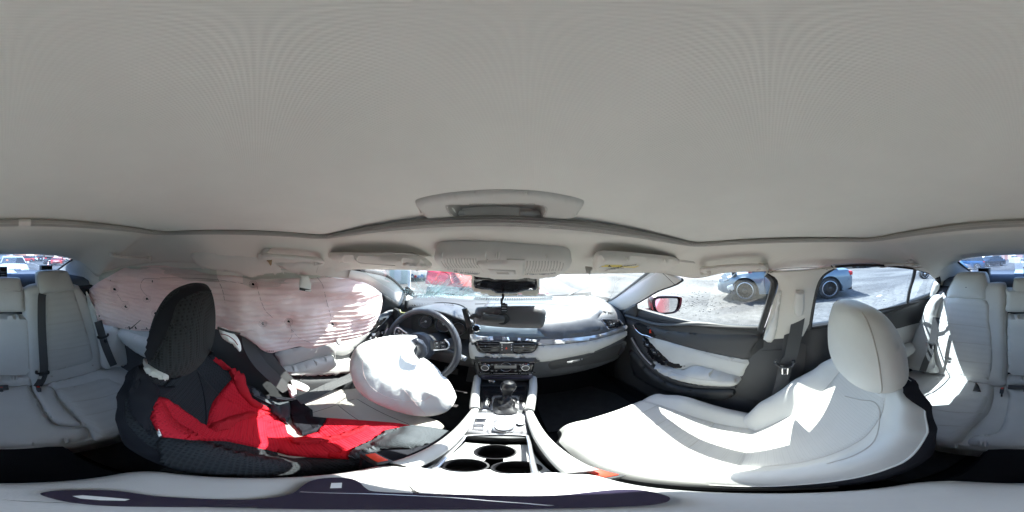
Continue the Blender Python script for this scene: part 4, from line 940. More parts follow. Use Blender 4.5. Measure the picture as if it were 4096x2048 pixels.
# ------------------------------------------------------------ right-hand doors
def door_sheet(ys, x0s, bottoms=-1.02):
    rows = []
    for y, x0 in zip(ys, x0s):
        rows.append([Vector((x0, y, -.318)), Vector((x0+.004, y, -.34)), Vector((x0+.012, y, -.42)), Vector((x0+.014, y, -.55)), Vector((x0+.012, y, -.75)), Vector((x0-.005, y, -.9)), Vector((x0-.01, y, bottoms))])
    return [resample(cat(r, 4), 28) for r in rows]
def fdoor():
    t = T('front_door', 'right front door with white armrest, chrome pull and clear window', 'car door', (.68, .45, -.9))
    ys = [.02, .10, .25, .45, .62, .75, .86, .93]; xs = [.66, .66, .66, .66, .662, .664, .664, .66]
    bm = NB(); gridmesh(bm, door_sheet(ys, xs)); body = O('door_panel', bm, M_dark, t); body.modifiers.new('t', 'SOLIDIFY').thickness = .02; body.modifiers['t'].offset = 1
    SP = Surf([body], XZ(.668, 0, .668, -1))
    # window sill with its highlight roll
    bm = NB(); tube(bm, [P(2505, 1262, x=.668), P(2560, 1277, x=.666), P(2640, 1298, x=.664), (.664, .30, -.322), (.664, .15, -.318), (.664, .02, -.315)], .016, 12, flat=.8, up=(0, 0, 1)); O('window_sill', bm, M_black, t)
    bm = NB(); tube(bm, [dg(2548, 1262, .002), dg(2640, 1283, .002), dg(2800, 1302, .002), dg(2900, 1308, .002), dg(3036, 1311, .002)], .006, 8); O('sill_seal', bm, M_rubber, t)
    # glass
    g = [(2528, 1262), (2548, 1228), (2592, 1196), (2662, 1153), (2735, 1120), (2800, 1106), (2900, 1088), (3000, 1080), (3062, 1082), (3094, 1096), (3104, 1132), (3045, 1330), (2900, 1322), (2700, 1306)]
    bm = NB(); bm.faces.new([bm.verts.new(dg(a, b, -.012)) for a, b in g]); bmesh.ops.triangulate(bm, faces=bm.faces[:]); O('window_glass', bm, M_glass, t, smooth=False)
    # mirror sail triangle
    puff('mirror_sail', [(2488, 1248), (2520, 1226), (2548, 1212), (2550, 1246), (2552, 1266), (2500, 1258)], DW, M_dark, t, h=.012, w=.006, sp=6, smooth=False, off=.002)
    # panels
    puff('upper_trim', [(2500, 1272), (2560, 1296), (2700, 1325), (2850, 1338), (3030, 1342), (3010, 1395), (2995, 1438), (2880, 1420), (2760, 1390), (2640, 1345), (2560, 1320), (2500, 1300)], SP, M_dark, t, h=.010, w=.010, sp=14)
    wi = puff('white_insert', [(2578, 1348), (2640, 1358), (2760, 1392), (2880, 1420), (2994, 1440), (2985, 1475), (2966, 1508), (2900, 1498), (2790, 1464), (2740, 1476), (2700, 1474), (2670, 1440), (2620, 1395)], SP, M_leather, t, h=.008, w=.010, sp=13, wr=(30, .001))
    seam('insert_stitching', [(2780, 1400), (2880, 1432), (2985, 1455)], Surf([wi], SP), .0007, M_taupe, wi, off=.001)
    # armrest: bulges into the cabin
    ar = puff('armrest', [(2612, 1448), (2640, 1452), (2700, 1472), (2735, 1478), (2765, 1464), (2800, 1462), (2880, 1480), (2966, 1508), (2962, 1522), (2945, 1534), (2870, 1535), (2780, 1526), (2700, 1506), (2650, 1482)], SP, M_leather, t, h=.055, w=.05, sp=12)
    seam('armrest_stitching', [(2640, 1466), (2700, 1492), (2790, 1515), (2880, 1524), (2950, 1524)], Surf([ar], SP), .0008, M_taupe, ar, off=.001)
    puff('pull_pocket', [(2672, 1442), (2700, 1444), (2750, 1460), (2730, 1474), (2690, 1470), (2665, 1458)], SP, M_hole, t, h=.009, w=.004, sp=8)
    sw = puff('switch_panel', [(2574, 1350), (2588, 1352), (2625, 1390), (2660, 1425), (2680, 1446), (2672, 1460), (2640, 1452), (2612, 1430), (2588, 1390)], SP, M_gloss, t, h=.022, w=.012, sp=8)
    ss = Surf([sw], SP)
    for q in ([(2580, 1371), (2594, 1373), (2597, 1387), (2583, 1385)], [(2600, 1395), (2614, 1396), (2628, 1415), (2628, 1421), (2614, 1419)]):
        b = puff('switch', q, ss, M_black, sw, h=.005, w=.003, sp=5, smooth=False)
        cx = sum(a for a, _ in q)/len(q); cy_ = sum(b_ for _, b_ in q)/len(q)
        puff('switch_mark', [(cx-4, cy_-2), (cx+4, cy_-1), (cx+4, cy_+2), (cx-4, cy_+1)], Surf([b], SP), M_silver, b, h=.001, w=0, sp=3, smooth=False)
    # chrome grab curve
    bm = NB(); tube(bm, [SP.hit(a, b)[0]+SP.hit(a, b)[1]*.022 for a, b in ((2537, 1346), (2546, 1362), (2570, 1400), (2600, 1435), (2618, 1452))], .007, 10, flat=.6); O('silver_grab', bm, M_silver, t)
    bm = NB(); tube(bm, [SP.hit(a, b)[0]+SP.hit(a, b)[1]*.012 for a, b in ((2535, 1350), (2552, 1395), (2590, 1440), (2650, 1490), (2720, 1520), (2800, 1537), (2945, 1538))], .016, 10, flat=.8); O('grab_surround', bm, M_dark, t)
    # inner door handle
    hb = puff('handle_bezel', [(2538, 1296), (2552, 1290), (2580, 1300), (2608, 1314), (2620, 1330), (2620, 1348), (2596, 1346), (2572, 1334), (2548, 1312)], SP, M_hole, t, h=.012, w=.005, sp=7, off=.002)
    bm = NB(); tube(bm, [SP.hit(a, b)[0]+SP.hit(a, b)[1]*.020 for a, b in ((2544, 1296), (2556, 1315), (2578, 1332), (2602, 1338), (2619, 1345))], .007, 10, flat=.55); O('door_handle', bm, M_chrome, hb)
    puff('lock_flag', [(2600, 1318), (2605, 1318), (2605, 1332), (2600, 1332)], Surf([hb], SP), M_redplastic, hb, h=.010, w=.003, sp=3, smooth=False)
    # lower pocket
    puff('door_pocket', [(2520, 1400), (2560, 1430), (2600, 1480), (2680, 1530), (2780, 1552), (2940, 1556), (2900, 1600), (2760, 1590), (2640, 1560), (2540, 1500)], SP, M_black, t, h=.022, w=.03, sp=10)
fdoor()
def rdoor():
    t = T('rear_door', 'right rear door with quarter glass, dark upper trim and small white armrest', 'car door', (.68, -.6, -.9))
    ys = [-.12, -.3, -.5, -.7, -.9, -1.04, -1.14]; xs = [.658, .66, .66, .66, .66, .655, .65]
    bm = NB(); gridmesh(bm, door_sheet(ys, xs)); body = O('door_panel', bm, M_dark, t); body.modifiers.new('t', 'SOLIDIFY').thickness = .02; body.modifiers['t'].offset = 1
    SP = Surf([body], XZ(.665, 0, .665, -1))
    bm = NB(); tube(bm, [(.663, -.12, -.318), (.664, -.5, -.312), (.662, -.85, -.298), (.655, -1.12, -.285)], .020, 12, flat=.8, up=(0, 0, 1)); O('window_sill', bm, M_black, t)
    g = [(3228, 1320), (3240, 1180), (3268, 1125), (3300, 1080), (3345, 1062), (3500, 1056), (3640, 1070), (3700, 1084), (3748, 1104), (3758, 1140), (3735, 1215), (3640, 1235), (3450, 1280)]
    bm = NB(); bm.faces.new([bm.verts.new(dg(a, b, -.012)) for a, b in g]); bmesh.ops.triangulate(bm, faces=bm.faces[:]); O('window_glass', bm, M_glass2, t, smooth=False)
    bm = NB(); tube(bm, [dg(3662, 1073, -.002), dg(3655, 1110, -.002), dg(3640, 1160, -.002), dg(3630, 1215, -.002)], .010, 8, up=(1, 0, 0)); O('quarter_glass_bar', bm, M_dark, t)
    bm = NB(); tube(bm, [dg(3748, 1106, .002), dg(3752, 1130, .002), dg(3735, 1180, .002), dg(3718, 1210, .002)], .020, 8, up=(1, 0, 0)); O('rear_window_frame', bm, M_rubber, t)
    bm = NB(); tube(bm, [dg(3300, 1083, .002), dg(3345, 1066, .002), dg(3500, 1060, .002), dg(3640, 1073, .002), dg(3700, 1087, .002), dg(3745, 1107, .002)], .005, 8); O('top_seal', bm, M_rubber, t)
    bm = NB(); tube(bm, [dg(3236, 1308, .004), dg(3330, 1292, .004), dg(3450, 1254, .004), dg(3560, 1230, .004), dg(3640, 1212, .004), dg(3720, 1196, .004)], .006, 8); O('sill_seal', bm, M_rubber, t)
    # red outer skin of the sill seen through the glass
    wi = puff('white_insert', [(3560, 1325), (3600, 1312), (3690, 1290), (3684, 1320), (3660, 1365), (3640, 1375), (3600, 1380), (3575, 1385)], SP, M_leather, t, h=.006, w=.008, sp=9)
    puff('armrest', [(3570, 1390), (3600, 1378), (3640, 1368), (3656, 1372), (3654, 1385), (3630, 1412), (3595, 1432), (3575, 1435)], SP, M_leather, t, h=.06, w=.05, sp=7)
rdoor()
def ldoors():
    t = T('driver_door', 'left front door with white armrest under the curtain airbag', 'car door', (-.75, .45, -.9))
    X = mx(.668)
    def mir(rows): return [[Vector((mx(p.x), p.y, p.z)) for p in r] for r in rows]
    bm = NB(); gridmesh(bm, mir(door_sheet([-.04, .10, .25, .45, .62, .75, .86, .93], [.66, .66, .66, .66, .662, .664, .664, .66])))
    body = O('door_panel', bm, M_dark, t); body.modifiers.new('t', 'SOLIDIFY').thickness = .02; body.modifiers['t'].offset = 1
    SP = Surf([body], XZ(X, 0, X, -1))
    bm = NB(); bm.faces.new([bm.verts.new((mx(x), y, z)) for x, y, z in ((.665, .9, -.33), (.66, -.05, -.32), (.53, -.05, -.05), (.53, .15, -.05), (.56, .38, -.12), (.61, .6, -.22))]); O('window_glass', bm, M_glass, t, smooth=False)
    puff('mirror_sail', [(1530, 1172), (1550, 1185), (1590, 1212), (1608, 1236), (1560, 1238), (1515, 1262), (1510, 1235), (1528, 1218)], XZ(X+.03, -.33, mx(.54), -.047), M_black, t, h=.008, w=.006, sp=8, smooth=False)
    puff('window_sill', [(1504, 1262), (1560, 1240), (1608, 1232), (1612, 1246), (1560, 1262), (1505, 1286)], SP, mat('grey_blue_sill', (.13, .15, .17), .45), t, h=.02, w=.015, sp=8)
    puff('white_insert', [(1103, 1409), (1180, 1392), (1300, 1372), (1400, 1350), (1470, 1325), (1492, 1318), (1470, 1345), (1430, 1380), (1400, 1412), (1370, 1422), (1320, 1420), (1230, 1440), (1130, 1467), (1112, 1440)], SP, M_leather, t, h=.008, w=.010, sp=12)
    ar = puff('armrest', [(1128, 1466), (1180, 1456), (1250, 1435), (1327, 1420), (1345, 1440), (1420, 1428), (1430, 1450), (1412, 1482), (1340, 1492), (1266, 1495), (1190, 1495), (1145, 1493)], SP, M_leather, t, h=.05, w=.045, sp=11)
    seam('armrest_stitching', [(1150, 1488), (1266, 1487), (1350, 1480), (1410, 1468)], Surf([ar], SP), .0008, M_taupe, ar, off=.001)
    sw = puff('switch_panel', [(1401, 1416), (1440, 1380), (1480, 1342), (1510, 1322), (1528, 1318), (1536, 1322), (1520, 1350), (1470, 1400), (1440, 1428), (1405, 1440)], SP, M_gloss, t, h=.03, w=.012, sp=8)
    ss = Surf([sw], SP)
    for q in ((1424, 1412), (1446, 1390), (1466, 1370), (1481, 1355)): 
        b = puff('window_switch', [(q[0]-9, q[1]+5), (q[0]+1, q[1]-7), (q[0]+9, q[1]-5), (q[0], q[1]+8)], ss, M_black, sw, h=.007, w=.003, sp=4, smooth=False)
        puff('switch_edge', [(q[0]-5, q[1]+2), (q[0], q[1]-4), (q[0]+4, q[1]-3), (q[0], q[1]+4)], Surf([b], SP), M_silver, b, h=.0015, w=0, sp=3, smooth=False)
    O('mirror_knob', lathe(NB(), ss.hit(1492, 1338)[0], (.9, -.2, .4), [(.012, 0), (.012, .008), (.009, .011), (0, .011)], 20), M_silver, sw)
    bm = NB(); tube(bm, [SP.hit(a, b)[0]+Vector((.025, 0, 0)) for a, b in ((1500, 1372), (1515, 1345), (1535, 1316), (1540, 1308))], .006, 8); O('silver_grab', bm, M_silver, t)
    hb = puff('handle_bezel', [(1478, 1295), (1500, 1275), (1535, 1262), (1548, 1262), (1540, 1278), (1510, 1300), (1485, 1312)], SP, M_hole, t, h=.012, w=.005, sp=6, off=.002)
    bm = NB(); tube(bm, [SP.hit(a, b)[0]+Vector((.022, 0, 0)) for a, b in ((1487, 1308), (1510, 1298), (1532, 1278), (1545, 1264))], .007, 8, flat=.6); O('door_handle', bm, M_chrome, hb)
    puff('door_pocket', [(1150, 1500), (1270, 1500), (1400, 1492), (1420, 1500), (1440, 1540), (1400, 1570), (1300, 1600), (1180, 1620), (1150, 1560)], SP, M_dark, t, h=.04, w=.04, sp=12)
    # rear left
    t = T('rear_door', 'left rear door with grey armrest under the curtain airbag', 'car door', (-.75, -.6, -.9))
    bm = NB(); gridmesh(bm, mir(door_sheet([-.14, -.3, -.5, -.7, -.9, -1.04, -1.14], [.658, .66, .66, .66, .66, .655, .65])))
    body = O('door_panel', bm, M_dark, t); body.modifiers.new('t', 'SOLIDIFY').thickness = .02; body.modifiers['t'].offset = 1
    bm = NB(); bm.faces.new([bm.verts.new((mx(x), y, z)) for x, y, z in ((.665, -.15, -.32), (.66, -1.1, -.3), (.57, -.98, -.15), (.55, -.85, -.11), (.54, -.6, -.055), (.53, -.15, -.045))]); bmesh.ops.triangulate(bm, faces=bm.faces[:]); O('window_glass', bm, M_glass, t, smooth=False)
    SP = Surf([body], XZ(X, 0, X, -1))
    puff('upper_trim', [(420, 1270), (600, 1280), (600, 1330), (480, 1315), (420, 1300)], SP, M_leather, t, h=.01, w=.01, sp=12)
    puff('white_insert', [(480, 1305), (540, 1320), (640, 1325), (700, 1380), (640, 1400), (590, 1380), (520, 1340)], SP, M_leather, t, h=.01, w=.01, sp=10)
    puff('armrest', [(478, 1318), (500, 1318), (560, 1338), (620, 1352), (700, 1370), (700, 1440), (600, 1425), (530, 1385), (490, 1345)], SP, M_leather, t, h=.06, w=.05, sp=9)
ldoors()

# ------------------------------------------------------------ door mirror (outside, right)
def door_mirror():
    t = T('door_mirror', 'dark housed door mirror outside the right window reflecting red bodywork', 'wing mirror', (.85, .72, -.3))
    C0 = P(2662, 1220, x=.86); n0 = Vector((-.475, -.878, .045)).normalized()
    class MP: pass
    MPl = Plane(C0, C0+n0.orthogonal(), C0+n0.cross(n0.orthogonal()))
    H = lambda a, b: MPl.hit(a, b)[0]
    front = cat([H(a, b) for a, b in ((2608, 1200), (2628, 1185), (2690, 1184), (2722, 1188), (2726, 1200), (2720, 1230), (2700, 1250), (2660, 1256), (2624, 1254), (2610, 1235))], 4, True); cen = sum(front, Vector())/len(front)
    away = Vector((.35, .93, 0))
    rows = [[cen+(p-cen)*.90 for p in front], [cen+(p-cen)*1.0-away*.006 for p in front], [cen+(p-cen)*1.06+away*.012 for p in front], [cen+(p-cen)*1.03+away*.05 for p in front], [cen+(p-cen)*.85+away*.085 for p in front], [cen+(p-cen)*.5+away*.105 for p in front], [cen+(p-cen)*.05+away*.112 for p in front]]
    bm = NB(); gridmesh(bm, rows, True); O('housing', bm, mat('dark_red_housing', (.06, .03, .035), .35, coat=.4), t)
    g = cat([H(a, b) for a, b in ((2618, 1202), (2635, 1192), (2690, 1191), (2708, 1196), (2706, 1222), (2694, 1244), (2660, 1250), (2632, 1248), (2620, 1230))], 4, True); gc = sum(g, Vector())/len(g)
    bm = NB(); V = [bm.verts.new(gc+(p-gc)*.97+away*(-.0085)) for p in g]; bm.faces.new(V); o = O('mirror_glass', bm, M_mirror, t, smooth=False)
    bm = NB(); tube(bm, [gc+(p-gc)+away*(-.008) for p in g], .003, 6, True, smooth=1); O('glass_rim', bm, M_black, t)
    bm = NB(); tube(bm, [cen+Vector((.02, .03, -.06)), Vector((.77, .72, -.36)), Vector((.70, .76, -.37))], .022, 12, flat=.6); O('mirror_arm', bm, MATS['dark_red_housing'], t)
door_mirror()

# ------------------------------------------------------------ outer body seen through the glass
def outer():
    t = T('car_bodywork', 'crumpled red front bodywork of this car beyond the windscreen', 'car body', (XC, 1.6, -.9))
    # door skins outside the sills
    for s, lab in ((1, 0), (-1, 1)):
        X = (lambda x: x) if s == 1 else mx
        rows = []
        for y in np.linspace(-1.3, .95, 16):
            y = float(y); rows.append([Vector((X(.715), y, -.335)), Vector((X(.775), y, -.365)), Vector((X(.80), y, -.44)), Vector((X(.815), y, -.55)), Vector((X(.80), y, -.9)), Vector((X(.77), y, -1.25))])
        bm = NB(); gridmesh(bm, [resample(cat(r, 3), 14) for r in rows]); O('side_skin', bm, M_body, t)
    # cowl with its grille
    bm = NB(); rows = [[Vector((x, 1.235+.02*math.cos((x+.03)*2)+k*.03, -.372+(.012 if k else 0)-.02*(abs(x+.03)/.7)**2)) for x in [(-.70+1.36*i/30) for i in range(31)]] for k in (0, 1, 2, 3, 4, 5)]
    gridmesh(bm, rows); O('cowl', bm, mat('grey_green_cowl', (.16, .19, .19), .5), t)
    for i in range(34):
        x = -.30+i*.019
        bm = NB(); bx(bm, (x, 1.31, -.352), (.0135, .045, .004)); O('cowl_slot', bm, M_hole, t)
    bm = NB(); prism(bm, [(-.02, 0), (.0, .02), (.14, .14), (.15, .13)], P(2255, 1204, y=1.22)+Vector((0, 0, .012)), (1, 0, 0), (0, 1, .15), .006); O('wiper_arm', bm, M_black, t)
    # hood: pushed up and folded. left half shows its dark red underside, the rest runs forward in glare
    def sheet(pts, name, m, n=8, amp=.02, sd=0):
        a, b, c, d = [Vector(p) for p in pts]; rows = []
        for j in range(n*2+1):
            v = j/(n*2); row = []
            for i in range(n*2+1):
                u = i/(n*2); p = a.lerp(b, u).lerp(d.lerp(c, u), v); q = noise.noise(p*4+Vector((sd, 0, 0)))*amp+amp*.8*abs(math.sin(u*7+v*4+sd)); row.append(p+Vector((0, .5, 1))*q*math.sin(math.pi*min(1, max(0.0, u)))**.5)
            rows.append(row)
        bm = NB(); gridmesh(bm, rows); o = O(name, bm, m, t); o.modifiers.new('t', 'SOLIDIFY').thickness = .004; return o
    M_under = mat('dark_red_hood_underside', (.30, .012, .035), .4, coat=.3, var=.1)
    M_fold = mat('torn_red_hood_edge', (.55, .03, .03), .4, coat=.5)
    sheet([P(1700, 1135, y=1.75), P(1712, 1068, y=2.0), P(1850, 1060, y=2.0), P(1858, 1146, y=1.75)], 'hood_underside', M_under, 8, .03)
    for q in ([(1740, 1120), (1765, 1085), (1800, 1100), (1795, 1128)], [(1800, 1108), (1838, 1095), (1842, 1130), (1812, 1134)]):
        seam('hood_rib', q+[q[0]], Plane(P(1700, 1135, y=1.72), P(1712, 1068, y=1.97), P(1858, 1146, y=1.72)), .006, M_fold, t, smooth=2)
    sheet([P(1700, 1134, y=1.74), P(1705, 1120, y=1.77), P(1852, 1136, y=1.72), P(1856, 1150, y=1.7)], 'hood_edge', M_fold, 4, .012, 2)
    sheet([P(1848, 1148, y=1.7), P(1812, 1086, y=1.9), P(1960, 1060, y=2.4), P(1905, 1156, y=1.55)], 'hood_fold', mat('glare_painted_red_hood', (.60, .12, .08), .25, coat=.6), 8, .02, 5)  # overexposed sun glare put into a paler red
    sheet([(-.30, 1.52, -.36), (-.12, 2.5, -.37), (.35, 2.6, -.42), (.35, 1.52, -.37)], 'hood_panel', M_body, 10, .02, 9)
    sheet([(.30, 1.50, -.39), (.34, 2.35, -.52), (.64, 1.95, -.62), (.66, 1.45, -.43)], 'wing_panel', mat('grey_liner', (.22, .23, .23), .6), 8, .015, 3)
    bm = NB(); a_, b_, c_, d_ = P(1708, 1148, y=1.78), P(1905, 1150, y=1.78), P(1900, 1196, y=1.36), P(1700, 1196, y=1.36)
    gridmesh(bm, [[a_.lerp(b_, i/16).lerp(d_.lerp(c_, i/16), j/10)+Vector((0, 0, .012*noise.noise(Vector((i*.5, j*.6, 1))))) for i in range(17)] for j in range(11)]); o = O('crushed_bulkhead', bm, mat('dark_teal_panel', (.035, .05, .055), .5, var=.5, vscale=15), t); o.modifiers.new('t', 'SOLIDIFY').thickness = .004
    # dark engine bay floor
    bm = NB(); bx(bm, (XC-.1, 1.85, -.62), (1.1, .9, .3), bev=.05); O('engine_bay', bm, mat('dusty_engine_bay', (.05, .06, .065), .8, var=.4, vscale=12), t)
    random.seed(11)
    for k in range(14):
        bm = NB(); x = random.uniform(-.65, -.05); y = random.uniform(1.45, 2.1); s = random.uniform(.03, .1)
        bx(bm, (x, y, -.46+random.uniform(-.02, .02)), (s, s*1.3, .06), rot=random.uniform(0, 3), bev=.01); O('engine_part', bm, random.choice([M_dark, M_black, MATS['grey_green_cowl'], M_silver]), t)
outer()
# ------------------------------------------------------------ front seats
def sm(t): t = min(1, max(0, t)); return t*t*(3-2*t)
def grid_parts(G, pick, closed=True):
    """split a grid of points into objects by face; pick(i, k) -> (name, material, parent) or None"""
    out = {}
    n = len(G[0])
    for i in range(len(G)-1):
        for k in range(n if closed else n-1):
            p = pick(i, k)
            if p is None: continue
            out.setdefault(p, []).append((i, k))
    return out
def grid_build(G, cells, name, m, parent, cap=None):
    n = len(G[0]); bm = NB(); V = {}
    def v(i, k):
        k %= n
        if (i, k) not in V: V[i, k] = bm.verts.new(G[i][k])
        return V[i, k]
    for i, k in cells: bm.faces.new((v(i, k), v(i, k+1), v(i+1, k+1), v(i+1, k)))
    if cap is not None:
        for i in cap:
            bm.faces.new([v(i, k) for k in range(n)])
    return O(name, bm, m, parent, ang=60)
def back_grid(cx, F, W, B, T=.065, nv=56, skew=0):
    """F(v)->(y,z) centre front, W(v) half width, B(v) bolster height"""
    G = []; us = [-1+2*i/64 for i in range(65)]
    for j in range(nv+1):
        v = j/nv; y, z = F(v); y2, z2 = F(min(1, v+.01)); y1, z1 = F(max(0, v-.01))
        t = Vector((0, y2-y1, z2-z1)).normalized(); nrm = Vector((0, t.z, -t.y))   # forward normal
        w_ = W(v); b_ = B(v); end = 1-sm((v-.86)/.14)*.55; row = []
        for u in us:
            a = abs(u); f = b_*sm((a-.48)/.30)-.055*max(0, (a-.80)/.20)**2.2
            f -= .006*math.exp(-((a-.50)/.025)**2)*(v < .93)
            if a < .48: f -= .004*(math.exp(-(((v*7) % 1-.5)/.06)**2))*(.25 < v < .5)*0
            row.append(Vector((cx+u*w_, y, z))+nrm*f)
        for u in us[::-1]:
            a = abs(u); f = -T*end+.030*max(0, (a-.80)/.20)**2
            row.append(Vector((cx+u*w_*.985, y, z))+nrm*(f))
        G.append(row)
    # close the top with shrinking rounded rings
    top = G[-1]; c = sum(top, Vector())/len(top); y, z = F(1); y1, z1 = F(.97); t = Vector((0, y-y1, z-z1)).normalized()
    for s, h in ((.97, .012), (.90, .024), (.75, .032), (.5, .036), (.2, .037), (.02, .037)):
        G.append([c+(p-c)*s+t*h for p in top])
    return G
def cushion_grid(cx, ys, zt, W, B, zb=-1.0, nv=56, dipf=.5):
    G = []; us = [-1+2*i/64 for i in range(65)]
    for j in range(nv+1):
        v = j/nv; y = ys[0]+(ys[1]-ys[0])*v; w_ = W(v); b_ = B(v); z = zt(v); row = []
        for u in us:
            a = abs(u); f = b_*sm((a-.52)/.26)-.06*max(0, (a-.82)/.18)**2.2-.005*math.exp(-((a-.54)/.025)**2)
            if a < .54: f -= .004*math.exp(-((v-.45)/.012)**2)+.004*math.exp(-((v-.72)/.012)**2)+.004*math.exp(-((v-.9)/.010)**2)
            yy = y-(.03*(a**3))*sm((v-.7)/.3)
            row.append(Vector((cx+u*w_, yy, z+f)))
        for u in us[::-1]: row.append(Vector((cx+u*w_*.97, y-.03*(abs(u)**3)*sm((v-.7)/.3), zb)))
        G.append(row)
    # rounded front
    f0 = G[-1]; n = len(us)
    for k, (dy, dz) in enumerate(((.012, -.003), (.024, -.012), (.032, -.028), (.034, -.05), (.030, -.09), (.02, -.14))):
        G.append([Vector((p.x*1-(p.x-cx)*.02*k*.3, p.y+dy*(1 if q < n else .5), max(zb+.001, p.z+dz) if q < n else p.z)) for q, p in enumerate(f0)])
    return G
def lerp_tab(tab):
    def f(v):
        for (a, x), (b, y) in zip(tab, tab[1:]):
            if v <= b:
                t = sm((v-a)/(b-a)) if b > a else 0; return x+(y-x)*((v-a)/(b-a)*.5+t*.5)
        return tab[-1][1]
    return f
def headrest(cx, cy, z0, z1, wd, dp, mats, t, name='headrest', lean=.035, yaw=0, split=True, top=.74):
    ns = 34; G = []; n = 64; ex = 2.7
    for j in range(ns+1):
        v = j/ns; th = -math.pi/2+math.pi*v
        z = (z0+z1)/2+(z1-z0)/2*math.copysign(abs(math.sin(th))**.85, math.sin(th)); e = max(.02, math.cos(th))**.48
        wv = e*(1-(1-top)*sm((v-.25)/.75)*.62)*wd/2; dv = e*dp/2*(1-.22*sm((v-.4)/.6)); row = []
        for k in range(n):
            a = 2*math.pi*k/n; c, s = math.cos(a), math.sin(a)
            x = math.copysign(abs(c)**(2/ex), c)*wv; y = math.copysign(abs(s)**(2/ex), s)*dv
            if y > 0: y -= .014*(x/(wd/2))**2
            y += lean*(v-.5)
            G0 = Vector((x, y, 0)); G0.rotate(Matrix.Rotation(yaw, 3, 'Z')); row.append(Vector((cx+G0.x, cy+G0.y, z)))
        G.append(row)
    def face(i, k):
        a = 2*math.pi*(k+.5)/n; front = math.sin(a) > .55
        return 'f' if front else 's'
    if split:
        cf = [(i, k) for i in range(ns) for k in range(n) if face(i, k) == 'f']; cs = [(i, k) for i in range(ns) for k in range(n) if face(i, k) != 'f']
        h = grid_build(G, cs, name, mats[1], t, [0, ns]); f = grid_build(G, cf, 'headrest_front', mats[0], h)
        for a0 in (.583, math.pi-.583):
            k = round(a0/(2*math.pi)*n); bm = NB(); tube(bm, [G[i][k]+(G[i][k]-Vector((cx, cy, G[i][k].z))).normalized()*.0003 for i in range(3, ns-2)], .0016, 6, smooth=2); O('headrest_seam', bm, M_taupe, h)
    else: h = grid_build(G, [(i, k) for i in range(ns) for k in range(n)], name, mats[0], t, [0, ns])
    return h, G
FB = lerp_tab([(0, 0), (1, 1)])
def seat(cx, name, label, mb, mi, mc, mci, mshell, hz, hmats, cover=False):
    t = T(name, label, 'car seat', (cx, .2, -1.1), group='front seats')
    F = lambda v: (.055-.30*v-.03*math.sin(math.pi*v), -.90+.53*v)
    W = lerp_tab([(0, .23), (.25, .252), (.6, .25), (.8, .228), (.93, .19), (1, .14)])
    B = lerp_tab([(0, .05), (.25, .085), (.55, .075), (.8, .03), (1, .0)])
    G = back_grid(cx, F, W, B)
    n = len(G[0]); cells = {'ins': [], 'bol': [], 'shell': []}
    for i in range(len(G)-1):
        for k in range(n):
            if k < 64:
                u = abs(-1+2*(k+.5)/64); kk = 'ins' if (u < .50 and i < 51) else 'bol'
                if u > .955: kk = 'shell'
            else: kk = 'shell'
            if i >= 58 and k >= 64: kk = 'shell'
            cells[kk].append((i, k))
    sh = grid_build(G, cells['shell'], 'back_shell', mshell, t, [0])
    bo = grid_build(G, cells['bol'], 'backrest', mb, t)
    ins = grid_build(G, cells['ins'], 'backrest_insert', mi, t)
    W2 = lerp_tab([(0, .235), (.5, .262), (.85, .262), (1, .235)]); B2 = lerp_tab([(0, .03), (.35, .045), (.7, .04), (1, .012)])
    ZT = lerp_tab([(0, -.90), (.35, -.875), (.75, -.822), (1, -.818)])
    G2 = cushion_grid(cx, (-.06, .455), ZT, W2, B2)
    cells = {'ins': [], 'bol': [], 'shell': []}
    for i in range(len(G2)-1):
        for k in range(n):
            if k < 64:
                u = abs(-1+2*(k+.5)/64); kk = 'ins' if (u < .54 and i < 50) else 'bol'
                if cover and k >= 49 and i < 46: kk = 'cov'
                if u > .98: kk = 'shell'
            else: kk = 'shell'
            cells.setdefault(kk, []).append((i, k))
    if cover: cvo = grid_build(G2, cells['cov'], 'cushion_side_cover', M_cover, t)
    s2 = grid_build(G2, cells['shell'], 'seat_base', M_dark, t, [0])
    b2 = grid_build(G2, cells['bol'], 'cushion', mc, t); i2 = grid_build(G2, cells['ins'], 'cushion_insert', mci, t)
    # piping along the shell edge
    for kk in (1, 63):
        bm = NB(); tube(bm, [G[i][kk] for i in range(2, 60)], .0022, 6, smooth=1); O('piping', bm, hmats[1] if not cover else mshell, bo)
    for kk in (16, 48):
        bm = NB(); tube(bm, [G[i][kk] for i in range(2, 50)], .0016, 5, smooth=1); O('insert_seam', bm, M_taupe if not cover else M_black, bo)
    for kk in (15, 49):
        bm = NB(); tube(bm, [G2[i][kk] for i in range(1, 50)], .0016, 5, smooth=1); O('insert_seam', bm, M_taupe if not cover else M_dark, b2)
    for ii in (25, 40, 50):
        bm = NB(); tube(bm, [G2[ii][k] for k in range(15, 50)], .0014, 5, smooth=1); O('cross_seam', bm, M_taupe if not cover else M_dark, b2)
    h, Gh = headrest(*hz, hmats, t, split=not cover)
    for dx in (-.06, .06):
        bm = NB(); cyl(bm, (cx+dx, -.25, -.37), (hz[0]+dx, hz[1]-.01, hz[2]+.05), .006); O('headrest_post', bm, M_chrome, t)
    # side valance
    bm = NB(); bx(bm, (cx, .19, -1.03), (.44, .48, .12), bev=.02); O('seat_frame', bm, M_black, t)
    return t, [sh, bo, ins, s2, b2, i2, h]+([cvo] if cover else [])
PS, PSO = seat(.362, 'passenger_seat', 'empty pale grey leather front passenger seat lit by the sun', M_leather, M_perf, M_leather, M_perf, M_backcloth, (.368, -.232, -.405, -.128, .305, .14), [M_leather, M_leather])
SP_ = Surf(PSO)
seam('yoke_seam', [(3380, 1585), (3440, 1600), (3500, 1610), (3520, 1660), (3500, 1760), (3420, 1820), (3310, 1855)], SP_, .0018, M_taupe, PSO[1])
